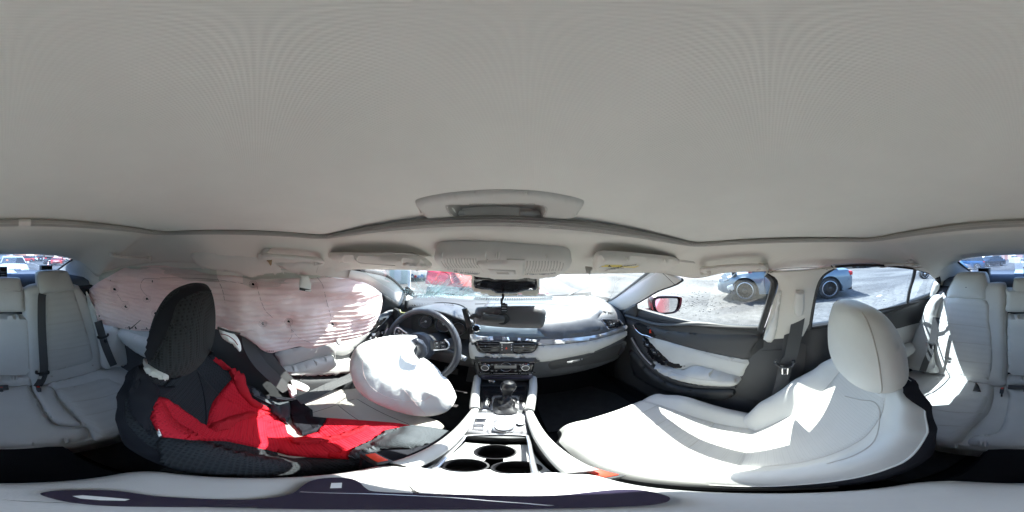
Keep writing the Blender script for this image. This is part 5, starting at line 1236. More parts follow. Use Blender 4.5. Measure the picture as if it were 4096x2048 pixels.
# buckle of the passenger belt between seat and console
def buckle(name, label, c, rot, parent_none=None, s=1.0):
    t = T(name, label, 'buckle', c); m = rot
    bm = NB(); bx(bm, c, (.03*s, .062*s, .055*s), rot=m, bev=.004*s); O('buckle_body', bm, M_dark, t)
    u = m@Vector((0, 0, .0285*s)); bm = NB(); bx(bm, Vector(c)+u, (.021*s, .045*s, .006*s), rot=m, bev=.002*s); O('release_button', bm, M_redplastic, t)
    bm = NB(); d = m@Vector((0, 0, -1)); tube(bm, [Vector(c)+d*.02*s, Vector(c)+d*.09*s+Vector((0, 0, -.02))], .008*s, 8, smooth=2); O('buckle_stalk', bm, M_black, t)
    return t
buckle('belt_buckle', 'red buttoned belt buckle beside the pale passenger cushion', P(2375, 1898, z=-.76), Matrix.Rotation(R(12), 3, 'Y')@Matrix.Rotation(R(8), 3, 'Z'))

DS, DSO = seat(-.425, 'driver_seat', 'driver seat in a torn black and red mesh cover over taupe leather', M_cover, M_cover, M_taupe, M_taupe, M_coverplain, (-.402, -.180, -.345, -.078, .275, .14), [M_cover, M_cover], cover=True)
SD_ = Surf(DSO)
def cover():
    t = T('torn_seat_cover', 'torn red and black mesh seat cover slipping down the driver seat', 'seat cover', (-.42, .1, -1.0))
    wr = (9, .007)
    puff('red_panel', [(928, 1516), (900, 1546), (875, 1576), (850, 1610), (836, 1650), (830, 1692), (818, 1708), (770, 1668), (704, 1621), (660, 1592), (639, 1586), (616, 1591), (605, 1630), (599, 1672), (620, 1715), (649, 1747), (755, 1760), (905, 1765), (1000, 1785), (1077, 1802), (1152, 1822), (1240, 1830), (1320, 1834), (1395, 1838), (1414, 1807), (1454, 1782), (1504, 1752), (1539, 1722), (1600, 1712), (1658, 1704), (1580, 1692), (1504, 1686), (1400, 1678), (1308, 1672), (1293, 1702), (1262, 1730), (1212, 1746), (1180, 1752), (1150, 1732), (1142, 1702), (1120, 1675), (1072, 1641), (1010, 1600), (966, 1560)],
         SD_, M_red, t, h=.012, w=.02, sp=11, off=.004, wr=wr, smooth=False)
    puff('red_strap', [(878, 1418), (900, 1430), (956, 1466), (962, 1500), (968, 1530), (1001, 1586), (1072, 1631), (1068, 1642), (1000, 1620), (951, 1566), (928, 1516), (905, 1465)], SD_, M_redfine, t, h=.008, w=.01, sp=9, off=.020, wr=(20, .004), smooth=False)
    puff('black_mesh_panel', [(640, 1752), (755, 1768), (905, 1773), (1000, 1793), (1080, 1810), (1152, 1830), (1240, 1838), (1320, 1843), (1400, 1846), (1440, 1862), (1448, 1882), (1380, 1896), (1250, 1908), (1050, 1916), (900, 1912), (780, 1898), (690, 1870), (640, 1820)], SD_, M_cover, t, h=.006, w=.012, sp=12, off=.003, wr=(9, .003))
    # a fold of red cloth lying over
    puff('red_fold', [(836, 1690), (900, 1668), (980, 1650), (1065, 1640), (1075, 1650), (1000, 1672), (930, 1690), (890, 1720), (840, 1728), (820, 1712)], SD_, M_redfine, t, h=.012, w=.012, sp=9, off=.018, wr=(20, .006), smooth=False)
    puff('red_fold', [(1160, 1762), (1230, 1758), (1300, 1750), (1380, 1735), (1450, 1705), (1480, 1700), (1470, 1722), (1400, 1752), (1300, 1775), (1200, 1785)], SD_, M_redfine, t, h=.016, w=.016, sp=9, off=.015, wr=(20, .005))
    puff('grey_mesh_panel', [(1102, 1521), (1112, 1551), (1162, 1591), (1160, 1640), (1152, 1700), (1120, 1675), (1080, 1646), (1086, 1601), (1095, 1560)], SD_, M_coverfine, t, h=.008, w=.01, sp=9, off=.018, wr=(20, .006), smooth=False)
    puff('dark_mesh_flap', [(1414, 1815), (1454, 1782), (1504, 1752), (1544, 1722), (1600, 1712), (1655, 1704), (1720, 1712), (1793, 1724), (1756, 1757), (1700, 1778), (1630, 1795), (1529, 1797), (1480, 1815), (1435, 1836), (1405, 1838)], SD_, M_coverfine, t, h=.014, w=.016, sp=9, off=.010, wr=(16, .012), smooth=False)
    puff('black_cloth', [(1158, 1601), (1190, 1580), (1210, 1610), (1250, 1640), (1253, 1668), (1308, 1674), (1294, 1702), (1268, 1728), (1212, 1744), (1172, 1700), (1158, 1650)], SD_, M_coverplain, t, h=.012, w=.012, sp=9, off=.010, wr=(20, .010), smooth=False)
    puff('black_side_cloth', [(1440, 1838), (1529, 1800), (1630, 1798), (1700, 1780), (1760, 1758), (1790, 1730), (1745, 1800), (1680, 1835), (1600, 1865), (1500, 1880), (1440, 1870)], Plane((-.14, 0, -.78), (-.14, 1, -.78), (-.3, 0, -.74)), M_coverplain, t, h=.006, w=.01, sp=10, wr=(20, .008), smooth=False)
    # black outer side of the cover
    puff('plain_edge', [(560, 1465), (600, 1520), (650, 1545), (700, 1545), (650, 1580), (620, 1600), (600, 1660), (598, 1700), (615, 1745), (560, 1700), (520, 1640), (515, 1580), (535, 1510)], SD_, M_coverplain, t, h=.008, w=.01, sp=10, off=.003, wr=(20, .004))
    puff('white_care_tag', [(622, 1698), (628, 1699), (642, 1738), (636, 1744), (628, 1730)], SD_, M_white, t, h=.002, w=.001, sp=4, off=.010, wr=(60, .002), smooth=False)
    seam('cover_seam', [(720, 1498), (680, 1520), (650, 1550), (632, 1585)], SD_, .0022, M_coverplain, t, off=.006)
    seam('cover_seam', [(790, 1490), (810, 1560), (822, 1640), (822, 1700)], SD_, .0016, M_coverplain, t, off=.002)
    puff('plain_bolster', [(830, 1400), (880, 1400), (960, 1440), (1050, 1500), (1110, 1540), (1108, 1570), (1085, 1600), (1060, 1590), (1000, 1540), (955, 1466), (880, 1418)], SD_, M_coverplain, t, h=.008, w=.012, sp=11, off=.012, wr=(14, .006))
    puff('headrest_side_band', [(583, 1425), (590, 1380), (606, 1320), (640, 1245), (690, 1188), (740, 1152), (790, 1140), (828, 1152), (848, 1172), (800, 1172), (755, 1190), (716, 1216), (696, 1260), (688, 1292), (664, 1350), (632, 1408), (616, 1440), (600, 1452)], SD_, M_coverplain, t, h=.004, w=.004, sp=9, off=.002)
    seam('headrest_piping', [(616, 1440), (664, 1350), (688, 1292), (716, 1216), (755, 1190), (800, 1172), (848, 1172)], SD_, .0022, M_cover, t, off=.006)
    # pale corner of the bare headrest below the cover
    puff('bare_headrest_edge', [(578, 1425), (586, 1450), (630, 1480), (672, 1500), (668, 1508), (620, 1494), (585, 1478), (576, 1455)], SD_, M_leather, t, h=.006, w=.006, sp=6, off=.008)
    seam('cover_crease', [(678, 1268), (690, 1290), (730, 1312), (748, 1325)], SD_, .003, M_cover, t, off=.001)
cover()
c = P(1500, 1835, z=-.70)
buckle('belt_buckle', 'orange buttoned belt buckle lying on the torn red and black driver cover', c, Matrix.Rotation(R(78), 3, 'Z')@Matrix.Rotation(R(8), 3, 'X'), s=.85)

# ------------------------------------------------------------ steering wheel, column, stalks
def wheel():
    c = Vector((-.398, .62, -.452)); nrm = Vector((0, -.906, .423)); q = frame((1, 0, 0), nrm); rotw = R(-12)
    t = T('steering_wheel', 'black leather steering wheel with burst hub behind the white airbag', 'steering wheel', c)
    P3 = lambda x, y, z=0: c+q@Vector((x, y, z))
    bm = NB(); tube(bm, [P3(math.cos(a)*.183, math.sin(a)*.183) for a in [i*2*math.pi/48 for i in range(48)]], .0155, 16, True, smooth=1, flat=1.15, up=nrm); O('rim', bm, mat('wheel_leather', (.055, .057, .065), .3, bump=('cell', 500, .3, .0006)), t)
    bm = NB(); tube(bm, [P3(math.cos(a)*.172, math.sin(a)*.172, .004) for a in [R(95)+i*R(80)/20 for i in range(21)]], .0009, 5, smooth=1); O('rim_stitching', bm, M_white, t)
    hub = lathe(NB(), P3(0, -.005, -.03), nrm, [(.072, 0), (.078, .02), (.076, .04), (.066, .055), (.045, .06), (0, .062)], 40); O('hub', hub, mat('hub_blue_black', (.035, .04, .055), .35), t)
    for a0, name in ((18, 'spoke'), (-198, 'spoke')):
        a = R(a0); bm = NB(); d = Vector((math.cos(a), math.sin(a))); rows = []
        for k in range(9):
            u = .06+.115*k/8; w_ = .030-.010*math.sin(k/8*math.pi)
            row = []
            for m_ in range(12):
                th = 2*math.pi*m_/12; s_ = math.cos(th)*w_; h = math.sin(th)*.010+.012*(1-k/8)
                row.append(P3(d.x*u-d.y*s_, d.y*u+d.x*s_, h))
            rows.append(row)
        gridmesh(bm, rows, True); sp = O(name, bm, M_dark, t)
        cen = P3(d.x*.115, d.y*.115, .016); rr = q@Matrix.Rotation(a, 3, 'Z')
        bm = NB(); bx(bm, cen, (.062, .042, .010), rot=rr, bev=.005); pad = O('control_pad', bm, M_gloss, sp)
        bm = NB(); tube(bm, [cen+rr@Vector((x_, y_, .004)) for x_, y_ in ((-.034, -.024), (.026, -.022), (.036, 0), (.022, .024))], .0035, 8, smooth=3); O('silver_bracket', bm, M_silver, sp)
        for i in range(2):
            for j in range(2):
                bm = NB(); bx(bm, cen+rr@Vector((-.015+.026*i, -.009+.018*j, .005)), (.021, .014, .004), rot=rr, bev=.001); O('control_button', bm, M_dark, sp)
                bm = NB(); bx(bm, cen+rr@Vector((-.015+.026*i, -.009+.018*j, .0073)), (.006, .003, .0006), rot=rr); O('button_mark', bm, M_silver, sp)
    bm = NB(); tube(bm, [P3(.01, -.06, .01), P3(.012, -.12, .006), P3(.01, -.175, 0)], .018, 10, flat=.5); O('spoke', bm, M_dark, t)
    bm = NB(); tube(bm, [P3(0, 0, -.02), P3(0, .0, -.10), P3(0, .02, -.28)], .062, 20, smooth=2); O('column_shroud', bm, M_dark, t)
    for s, pts in ((1, [(.05, .015, -.06), (.14, -.01, -.07), (.175, -.02, -.06)]), (-1, [(-.05, .01, -.06), (-.12, .03, -.07), (-.19, .045, -.07)])):
        bm = NB(); tube(bm, [P3(*p) for p in pts], .009, 10); st = O('stalk', bm, M_dark, t)
        bm = NB(); a, b = P3(*pts[1]), P3(*pts[2]); d = (b-a).normalized(); cyl(bm, b-d*.012, b+d*.034, .0135, .0125); O('stalk_knob', bm, mat('worn_grey_knob', (.18, .19, .21), .4), st)
        for k in range(3): bm = NB(); cyl(bm, b+d*(.003+.009*k), b+d*(.0055+.009*k), .0139); O('stalk_ring', bm, M_silver, st)
    # torn cover leaf and fabric under the hub
    bm = NB(); rows = [[P3(.02+.012*math.sin(j)+i*.008, -.07-j*.018, .02+.01*math.sin(i+j)) for i in range(6)] for j in range(7)]; gridmesh(bm, rows); o = O('torn_lining', bm, M_bag, t); o.modifiers.new('t', 'SOLIDIFY').thickness = .002
wheel()

# ------------------------------------------------------------ airbags
def driver_bag():
    t = T('driver_airbag', 'large white deflated airbag hanging from the steering wheel hub', 'airbag', (-.38, .45, -.7))
    ed = [(1660, 1342, .70), (1600, 1340, .66), (1530, 1348, .60), (1460, 1368, .56), (1422, 1395, .54), (1402, 1435, .53), (1398, 1475, .53), (1412, 1530, .53), (1436, 1568, .53), (1480, 1602, .52), (1540, 1630, .52), (1600, 1650, .52), (1660, 1663, .51), (1720, 1665, .52), (1775, 1652, .53), (1805, 1630, .55), (1822, 1600, .57), (1824, 1580, .59), (1800, 1530, .61), (1765, 1490, .63), (1738, 1462, .64), (1712, 1442, .65), (1690, 1430, .66), (1668, 1428, .67), (1655, 1405, .68), (1662, 1385, .69), (1652, 1368, .69), (1668, 1352, .70)]
    pts = cat([Vector(e) for e in ed], 4, True); n = len(pts); arr = np.array([[p.x, p.y, p.z] for p in pts])
    sp = 9; inner = []; a2 = np.roll(arr, -1, 0)
    for Y in np.arange(1345, 1665, sp):
        for X in np.arange(1400, 1826, sp):
            c = ((arr[:, 1] > Y) != (a2[:, 1] > Y)) & (X < (a2[:, 0]-arr[:, 0])*(Y-arr[:, 1])/(a2[:, 1]-arr[:, 1]+1e-12)+arr[:, 0])
            if c.sum() % 2 and np.min(np.hypot(arr[:, 0]-X, arr[:, 1]-Y)) > 4: inner.append((float(X), float(Y)))
    v2 = [Vector((p.x, p.y)) for p in pts]+[Vector(p) for p in inner]
    vs, es, fs, *_ = delaunay_2d_cdt(v2, [(i, (i+1) % n) for i in range(n)], [list(range(n))], 1, 1e-6)
    bm = NB(); Vf = []; Vb = []
    for v in vs:
        d = np.hypot(arr[:, 0]-v.x, arr[:, 1]-v.y); w_ = 1/(d+1)**2; r = float((w_*arr[:, 2]).sum()/w_.sum()); dm = float(d.min())
        el = (.5-v.y/2048)*math.pi; dist = r/math.cos(el)
        h = math.sqrt(min(1, dm/95)); b = .088*h
        p0 = Vector((v.x/60, v.y/60, 0))
        # folds hanging from the hub towards lower right, and a puckered surface
        ang = math.atan2(v.y-1400, v.x-1670); rad = math.hypot(v.x-1670, v.y-1400)
        fold = .0015*math.sin(ang*13+noise.noise(p0)*2.5)*math.exp(-rad/140)+.014*noise.noise(Vector((v.x/90, v.y/120, 3)))+.003*noise.noise(Vector((v.x/26, v.y/34, 7)))
        # one long ridge
        L = abs((v.x-1640)*.35+(v.y-1500)*-.12+8*math.sin(v.y/40)); fold += .007*math.exp(-(L/9)**2)
        dd = dist-b-fold*min(1, dm/25)
        Vf.append(bm.verts.new(ray(v.x, v.y)*dd)); Vb.append(None if dm < .5 else bm.verts.new(ray(v.x, v.y)*(dist+.045*h)))
    for f in fs:
        try: bm.faces.new([Vf[i] for i in f])
        except ValueError: pass
        try: bm.faces.new([(Vb[i] or Vf[i]) for i in f])
        except ValueError: pass
    ab = O('airbag_cloth', bm, M_bag, t, ang=80)
    sa = Surf([ab])
    for q in ([(1470, 1400), (1450, 1460), (1470, 1530), (1530, 1580), (1620, 1605), (1700, 1600), (1740, 1560)], [(1600, 1350), (1570, 1430), (1590, 1520), (1650, 1600), (1700, 1655)], [(1690, 1440), (1730, 1500), (1790, 1560), (1815, 1600)]):
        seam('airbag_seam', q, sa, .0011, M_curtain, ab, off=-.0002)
    # frayed dark mouth where the hub cover burst
    puff('burst_hub_cover', [(1648, 1362), (1666, 1352), (1692, 1362), (1706, 1385), (1708, 1410), (1690, 1428), (1672, 1436), (1664, 1424), (1672, 1402), (1668, 1384), (1654, 1378)], Plane(P(1680, 1380, r=.62), P(1720, 1380, r=.64), P(1680, 1440, r=.62)), MATS['hub_blue_black'], t, h=.02, w=.02, sp=6, wr=(60, .006), smooth=False)
driver_bag()
def curtain():
    t = T('curtain_airbag', 'wrinkled pinkish white curtain airbag hanging over the left windows', 'airbag', (-.62, .0, -.1))
    top = [(338, 1190), (343, 1172), (365, 1150), (400, 1125), (440, 1103), (500, 1070), (560, 1053), (640, 1050), (700, 1056), (790, 1066), (870, 1084), (950, 1092), (1008, 1112), (1050, 1096), (1110, 1092), (1200, 1094), (1280, 1103), (1340, 1112), (1400, 1118), (1450, 1132), (1500, 1155), (1524, 1178), (1530, 1205)]
    bot = [(338, 1190), (345, 1240), (362, 1270), (385, 1285), (420, 1298), (460, 1308), (540, 1322), (640, 1326), (760, 1322), (880, 1316), (930, 1330), (975, 1345), (1020, 1375), (1045, 1398), (1080, 1412), (1115, 1405), (1170, 1392), (1200, 1386), (1250, 1394), (1330, 1372), (1400, 1358), (1455, 1340), (1485, 1315), (1505, 1285), (1520, 1250), (1530, 1205)]
    tc = cat([Vector(p) for p in top], 6); bc = cat([Vector(p) for p in bot], 6)
    NU, NV = 240, 110
    def at(c, x):
        for a, b in zip(c, c[1:]):
            if a.x <= x <= b.x or (b.x <= x <= a.x): return a.y+(b.y-a.y)*((x-a.x)/((b.x-a.x) or 1e-9))
        return c[-1].y
    def depth(px, v):
        return -.628+.02*math.sin(px/200)
    rowsf = []; rowsb = []
    for i in range(NU+1):
        u = .5-.5*math.cos(math.pi*i/NU); u = .6*u+.4*i/NU
        px = 338.5+(1529.5-338.5)*u; a, b = at(tc, px), at(bc, px); rf = []; rb = []
        for j in range(NV+1):
            v = j/NV; py = a+(b-a)*v
            X = depth(px, v)-.03*(1-v)*0
            p = P(px, py, x=X)
            e = min(u*NU/14, (1-u)*NU/14, 1); s = (4*v*(1-v))**.45*max(.0, e)**.6
            q = Vector((p.y*3.5, p.z*9, 1.3))
            lobe = .5+.5*math.cos((p.y+.12)*8.5)
            d = .030*s*(.55+.45*lobe)
            # pleats from the packed folding: narrow, slightly uneven bands
            zz = p.z*46+.9*noise.noise(Vector((p.y*2.5, p.z*5, 0)))
            saw = (zz % 1); pl = ((saw-.5) if saw < .88 else (.38-(saw-.88)/.12*.88))*.0125*(.6+.8*abs(noise.noise(Vector((p.y*6, math.floor(zz)*1.7, 9)))))
            d += pl*s
            # creases where the cloth gathers at the tethers
            top_ = math.exp(-((v-.18)/.16)**2)
            d += .034*top_*noise.noise(Vector((p.y*5+p.z*14, p.z*28-p.y*2.5, 4)))*s
            d += .024*noise.noise(Vector((p.y*8, p.z*12, 8)))*s+.005*noise.noise(Vector((p.y*30, p.z*34, 2)))*s
            for cx, cy_ in TETH:
                rr = math.hypot(px-cx, (py-cy_)*1.05); d -= .020*math.exp(-(rr/20)**2)-.0015*math.cos(rr/3.2)*math.exp(-(rr/30)**2)
            rf.append(p+Vector((1, .05*(p.y > 0), 0))*d); rb.append(P(px, py, x=X)+Vector((-.03*s, 0, 0)))
        rowsf.append(rf); rowsb.append(rb)
    bm = NB(); gridmesh(bm, rowsf); gridmesh(bm, rowsb); bmesh.ops.remove_doubles(bm, verts=bm.verts, dist=.0002)
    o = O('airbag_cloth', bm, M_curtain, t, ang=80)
    S_ = Surf([o])
    Mstain = mat('tether_ring_thread', (.42, .30, .30), .8)
    for cx, cy_ in TETH:
        puff('tether_hole', [(cx-5, cy_-3), (cx, cy_-6), (cx+5, cy_-1), (cx+6, cy_+4), (cx, cy_+5), (cx-5, cy_+2)], S_, M_hole, t, h=.0012, w=.001, sp=3)
        for rr in (11, 16): seam('tether_ring', [(cx+rr*math.cos(k), cy_+rr*.85*math.sin(k)) for k in np.linspace(0, 6.28, 13)], S_, .0007, Mstain, t, off=.0004)
    for q in ([(470, 1178), (480, 1192), (490, 1205), (515, 1208)], [(640, 1116), (590, 1114), (572, 1120), (562, 1145), (575, 1170), (588, 1182)], [(1265, 1105), (1290, 1140), (1305, 1200), (1320, 1255), (1328, 1290)], [(870, 1115), (890, 1160), (900, 1210)], [(1028, 1145), (1040, 1190), (1060, 1240), (1090, 1270)], [(1162, 1300), (1168, 1340), (1150, 1370)], [(1168, 1320), (1195, 1350), (1240, 1370)], [(1004, 1140), (860, 1118), (720, 1112), (640, 1112)]):
        seam('stitched_line', q, S_, .0012, Mstain, t, off=.0004)
    for q in ([(440, 1120), (444, 1120), (444, 1122), (440, 1122)], [(608, 1121), (612, 1121), (611, 1129), (608, 1129)], [(394, 1262), (399, 1262), (399, 1267), (394, 1267)], [(514, 1305), (518, 1305), (521, 1318), (517, 1320)], [(538, 1306), (542, 1306), (548, 1314), (544, 1318)], [(584, 1310), (588, 1310), (591, 1318), (587, 1318)]):
        puff('printed_tick', q, S_, M_hole, t, h=.001, w=0, sp=3, smooth=False)
    # white hanging label with black bar
    lb = puff('fabric_label', [(1203, 1103), (1233, 1103), (1245, 1135), (1243, 1167), (1196, 1160), (1198, 1130)], Plane(P(1200, 1100, x=-.575), P(1240, 1100, x=-.575), P(1220, 1160, x=-.565)), M_white, t, h=.003, w=.002, sp=6, smooth=False, wr=(30, .003))
    puff('label_bar', [(1199, 1150), (1242, 1158), (1241, 1167), (1198, 1160)], Surf([lb]), M_black, lb, h=.001, w=0, sp=6, smooth=False)
    for k, (a, b) in enumerate(((1062, 1402), (500, 1309), (566, 1316))):
        for d in range(5): puff('printed_code', [(a+d*7, b), (a+d*7+5, b), (a+d*7+5, b+5), (a+d*7, b+5)], S_, Mstain, t, h=.0008, w=0, sp=3, smooth=False)
    # small tab at the lower front
    puff('loose_tab', [(1348, 1360), (1360, 1358), (1364, 1372), (1356, 1380), (1347, 1374)], Plane((-.60, 0, 0), (-.60, 1, 0), (-.60, 0, 1)), M_bag, t, h=.003, w=.003, sp=4)
    for a, b, c_, d_ in ((1268, 1395, 1262, 1412), (1338, 1372, 1340, 1440), (1246, 1393, 1243, 1402)):
        bm = NB(); tube(bm, [P(a, b, x=-.61), P((a+c_)/2+2, (b+d_)/2, x=-.612), P(c_, d_, x=-.612)], .0007, 4); O('loose_thread', bm, M_white, t)
TETH = [(458, 1157), (588, 1196), (503, 1226), (622, 1254), (1012, 1137), (1051, 1294), (1155, 1287), (1330, 1297)]
curtain()
def side_bag():
    t = T('seat_side_airbag', 'small torn white side airbag poking from the driver backrest', 'airbag', (-.55, -.03, -.35))
    pl = Plane(P(900, 1340, r=.53), P(960, 1340, r=.53), P(900, 1400, r=.53))
    o = puff('airbag_cloth', [(876, 1316), (890, 1312), (915, 1322), (945, 1345), (962, 1375), (965, 1400), (955, 1404), (930, 1375), (905, 1362), (885, 1345)], pl, M_bag, t, h=.02, w=.02, sp=5, wr=(70, .012))
    seam('red_stitching', [(884, 1335), (910, 1342), (935, 1360), (950, 1380)], Surf([o]), .0015, mat('dark_red_thread', (.2, .02, .04), .8), t, off=.001)
    bm = NB(); tube(bm, [P(870, 1310, r=.52), P(910, 1325, r=.52), P(960, 1335, r=.53)], .004, 6); O('torn_edge', bm, M_black, t)
side_bag()
# ------------------------------------------------------------ rear bench
def bench():
    t = T('rear_bench', 'pale grey rear bench seat with folded centre armrest and three headrests', 'bench seat', (XC, -.65, -1.1))
    # base blocks
    CPt = lambda x, v: Vector((x, -.40-.50*v, -.945+.05*v))
    rows = []
    for i in range(25):
        x = mx(.60)+(.60-mx(.60))*i/24; e = max(0, (abs(x-XC)-.56)/.08)
        rows.append([Vector((x, -.40+.02, -1.12)), Vector((x, -.375, -1.02)), Vector((x, -.372, -.975)), Vector((x, -.385, -.950)), Vector((x, -.42, -.944)), Vector((x, -.66, -.925)), Vector((x, -.90, -.897)), Vector((x, -.92, -.897))])
    bm = NB(); gridmesh(bm, rows); cb = O('cushion_base', bm, M_leather, t)
    bm = NB(); rows = []
    for i in range(25):
        x = mx(.62)+(.62-mx(.62))*i/24
        rows.append([Vector((x, -.90, -.93)), Vector((x, -.905, -.86)), Vector((x, -.955, -.50)), Vector((x, -.985, -.26)), Vector((x, -1.0, -.225)), Vector((x, -1.03, -.215)), Vector((x, -1.06, -.23))])
    gridmesh(bm, rows); bb = O('backrest_base', bm, MATS['navy_black_cloth'], t)
    PB = YZ(-.905, -.86, -.985, -.26); PC = YZ(-.42, -.944, -.90, -.897)
    ML, MP = M_leather, M_perf
    def pan(n, poly, surf, m, par, **k): return puff(n, poly, surf, m, par, **k)
    # right backrest (px 3690 - 4020): seat, bolster, insert
    rb = pan('backrest', [(3798, 1185), (3775, 1170), (3762, 1190), (3748, 1230), (3738, 1290), (3732, 1370), (3735, 1440), (3745, 1478), (3765, 1500), (3850, 1520), (3940, 1533), (4018, 1542), (4030, 1530), (4031, 1400), (4030, 1200), (4026, 1140), (4010, 1128), (3960, 1130), (3900, 1140)], PB, ML, t, h=.055, w=.045, sp=12, smooth=True)
    SR = Surf([rb], PB)
    pan('backrest_insert', [(3798, 1190), (3870, 1196), (3948, 1205), (3955, 1280), (3965, 1350), (3968, 1440), (3960, 1500), (3945, 1512), (3870, 1505), (3790, 1488), (3778, 1460), (3774, 1400), (3782, 1320), (3790, 1250)], SR, MP, rb, h=.006, w=.012, sp=11, off=.002)
    for q in ([(3786, 1292), (3870, 1300), (3960, 1311)], [(3775, 1363), (3870, 1370), (3965, 1380)], [(3784, 1432), (3870, 1444), (3966, 1452)]): seam('cross_seam', q, SR, .0018, M_taupe, rb, off=.008)
    seam('side_stitching', [(4012, 1142), (4013, 1250), (4012, 1400), (4010, 1515)], SR, .001, M_taupe, rb, off=.0005)
    for q in ((3779, 1485), (3951, 1516)): O('fixing_stud', lathe(NB(), SR.hit(*q)[0], (0, 1, .1), [(.007, -.001), (.007, .002), (.005, .003), (0, .003)], 16), M_taupe, rb)
    # outer bolster beside the right door
    pan('side_bolster', [(3762, 1180), (3772, 1195), (3752, 1240), (3740, 1300), (3735, 1370), (3738, 1440), (3755, 1490), (3700, 1484), (3640, 1474), (3622, 1462), (3625, 1430), (3650, 1360), (3680, 1290), (3700, 1230), (3722, 1195), (3740, 1180)], Plane((.36, -.87, -.86), (.62, -.80, -.86), (.50, -.93, -.30)), ML, t, h=.05, w=.05, sp=10)
    # left backrest (px 95 - 440)
    lb = pan('backrest', [(97, 1148), (88, 1160), (90, 1300), (94, 1420), (102, 1500), (118, 1534), (185, 1530), (280, 1508), (370, 1484), (402, 1468), (408, 1440), (398, 1380), (378, 1300), (352, 1220), (338, 1180), (322, 1158), (300, 1138), (200, 1130), (130, 1135)], PB, ML, t, h=.055, w=.045, sp=12)
    SL = Surf([lb], PB)
    pan('backrest_insert', [(186, 1175), (230, 1164), (286, 1158), (300, 1180), (326, 1262), (350, 1340), (368, 1409), (370, 1432), (355, 1446), (280, 1468), (205, 1483), (190, 1476), (186, 1420), (184, 1300)], SL, MP, lb, h=.006, w=.012, sp=11, off=.002)
    for q in ([(188, 1298), (250, 1290), (330, 1278)], [(187, 1400), (270, 1392), (360, 1375)]): seam('cross_seam', q, SL, .0016, M_taupe, lb, off=.008)
    for q in ((371, 1461), (207, 1505)): O('fixing_stud', lathe(NB(), SL.hit(*q)[0], (0, 1, .1), [(.007, -.001), (.007, .002), (.005, .003), (0, .003)], 16), M_taupe, lb)
    pan('side_bolster', [(345, 1165), (362, 1190), (385, 1235), (400, 1290), (450, 1298), (478, 1325), (505, 1390), (521, 1440), (518, 1455), (480, 1462), (410, 1470), (398, 1400), (372, 1290), (350, 1210)], Plane((-.43, -.87, -.86), (-.69, -.80, -.86), (-.57, -.93, -.30)), ML, t, h=.05, w=.05, sp=10)
    # centre section with armrest
    cp = pan('centre_armrest', [(-66, 1262), (-40, 1256), (60, 1254), (108, 1262), (114, 1275), (120, 1380), (122, 1480), (108, 1490), (0, 1494), (-58, 1490), (-66, 1480), (-68, 1380)], PB, ML, t, h=.052, w=.022, sp=12)
    pan('centre_top', [(-74, 1155), (-72, 1150), (80, 1150), (94, 1160), (102, 1236), (90, 1248), (-66, 1248), (-76, 1240)], PB, ML, t, h=.05, w=.03, sp=11)
    pan('centre_base', [(-62, 1496), (20, 1498), (120, 1494), (128, 1506), (124, 1536), (60, 1544), (-60, 1545), (-72, 1530), (-72, 1505)], PB, ML, t, h=.052, w=.03, sp=10)
    seam('armrest_edge_seam', [(108, 1275), (113, 1380), (115, 1475)], Surf([cp], PB), .0015, M_taupe, cp, off=.0005)
    # cushions
    PCs = Surf([cb], PC)
    rc = pan('cushion', [(3605, 1486), (3700, 1490), (3790, 1500), (3880, 1520), (3960, 1535), (3975, 1560), (3965, 1620), (3945, 1660), (3880, 1720), (3835, 1770), (3825, 1792), (3770, 1782), (3700, 1766), (3650, 1740), (3600, 1700), (3560, 1640), (3550, 1560), (3575, 1500)], PC, ML, t, h=.035, w=.05, sp=14)
    SRC = Surf([rc], PC)
    pan('cushion_insert', [(3640, 1560), (3720, 1572), (3840, 1580), (3930, 1582), (3948, 1590), (3946, 1610), (3920, 1660), (3880, 1720), (3850, 1765), (3838, 1772), (3740, 1768), (3640, 1740), (3600, 1680), (3600, 1600)], SRC, MP, rc, h=.008, w=.015, sp=13, off=.002)
    for q in ([(3620, 1620), (3700, 1632), (3800, 1650), (3920, 1655)], [(3640, 1690), (3740, 1702), (3870, 1708)]): seam('cross_seam', q, SRC, .0022, M_taupe, rc, off=.010)
    mc = pan('centre_cushion', [(-70, 1548), (0, 1550), (110, 1540), (128, 1560), (150, 1610), (180, 1660), (215, 1695), (280, 1708), (345, 1712), (352, 1740), (345, 1756), (300, 1768), (200, 1785), (0, 1794), (-100, 1793), (-200, 1786), (-225, 1770), (-200, 1745), (-120, 1735), (-90, 1710), (-70, 1650), (-62, 1590)], PC, ML, t, h=.038, w=.05, sp=14)
    seam('cushion_seam', [(108, 1545), (150, 1610), (185, 1668), (225, 1700), (290, 1708), (348, 1712)], Surf([mc], PC), .0022, M_taupe, mc, off=.001)
    pan('cushion_strip', [(128, 1545), (165, 1545), (200, 1548), (222, 1570), (230, 1600), (280, 1660), (330, 1700), (260, 1702), (215, 1690), (180, 1650), (150, 1600)], PC, ML, t, h=.030, w=.03, sp=10)
    lc = pan('cushion', [(170, 1535), (250, 1520), (350, 1490), (430, 1462), (500, 1452), (560, 1462), (600, 1520), (600, 1640), (560, 1700), (528, 1727), (460, 1745), (402, 1762), (370, 1755), (345, 1715), (300, 1670), (240, 1600), (215, 1560)], PC, ML, t, h=.035, w=.05, sp=14)
    SLC = Surf([lc], PC)
    pan('cushion_insert', [(218, 1565), (235, 1555), (320, 1540), (420, 1514), (450, 1525), (500, 1542), (560, 1560), (570, 1640), (530, 1705), (420, 1742), (400, 1738), (340, 1700), (280, 1640), (235, 1590)], SLC, MP, lc, h=.008, w=.015, sp=13, off=.002)
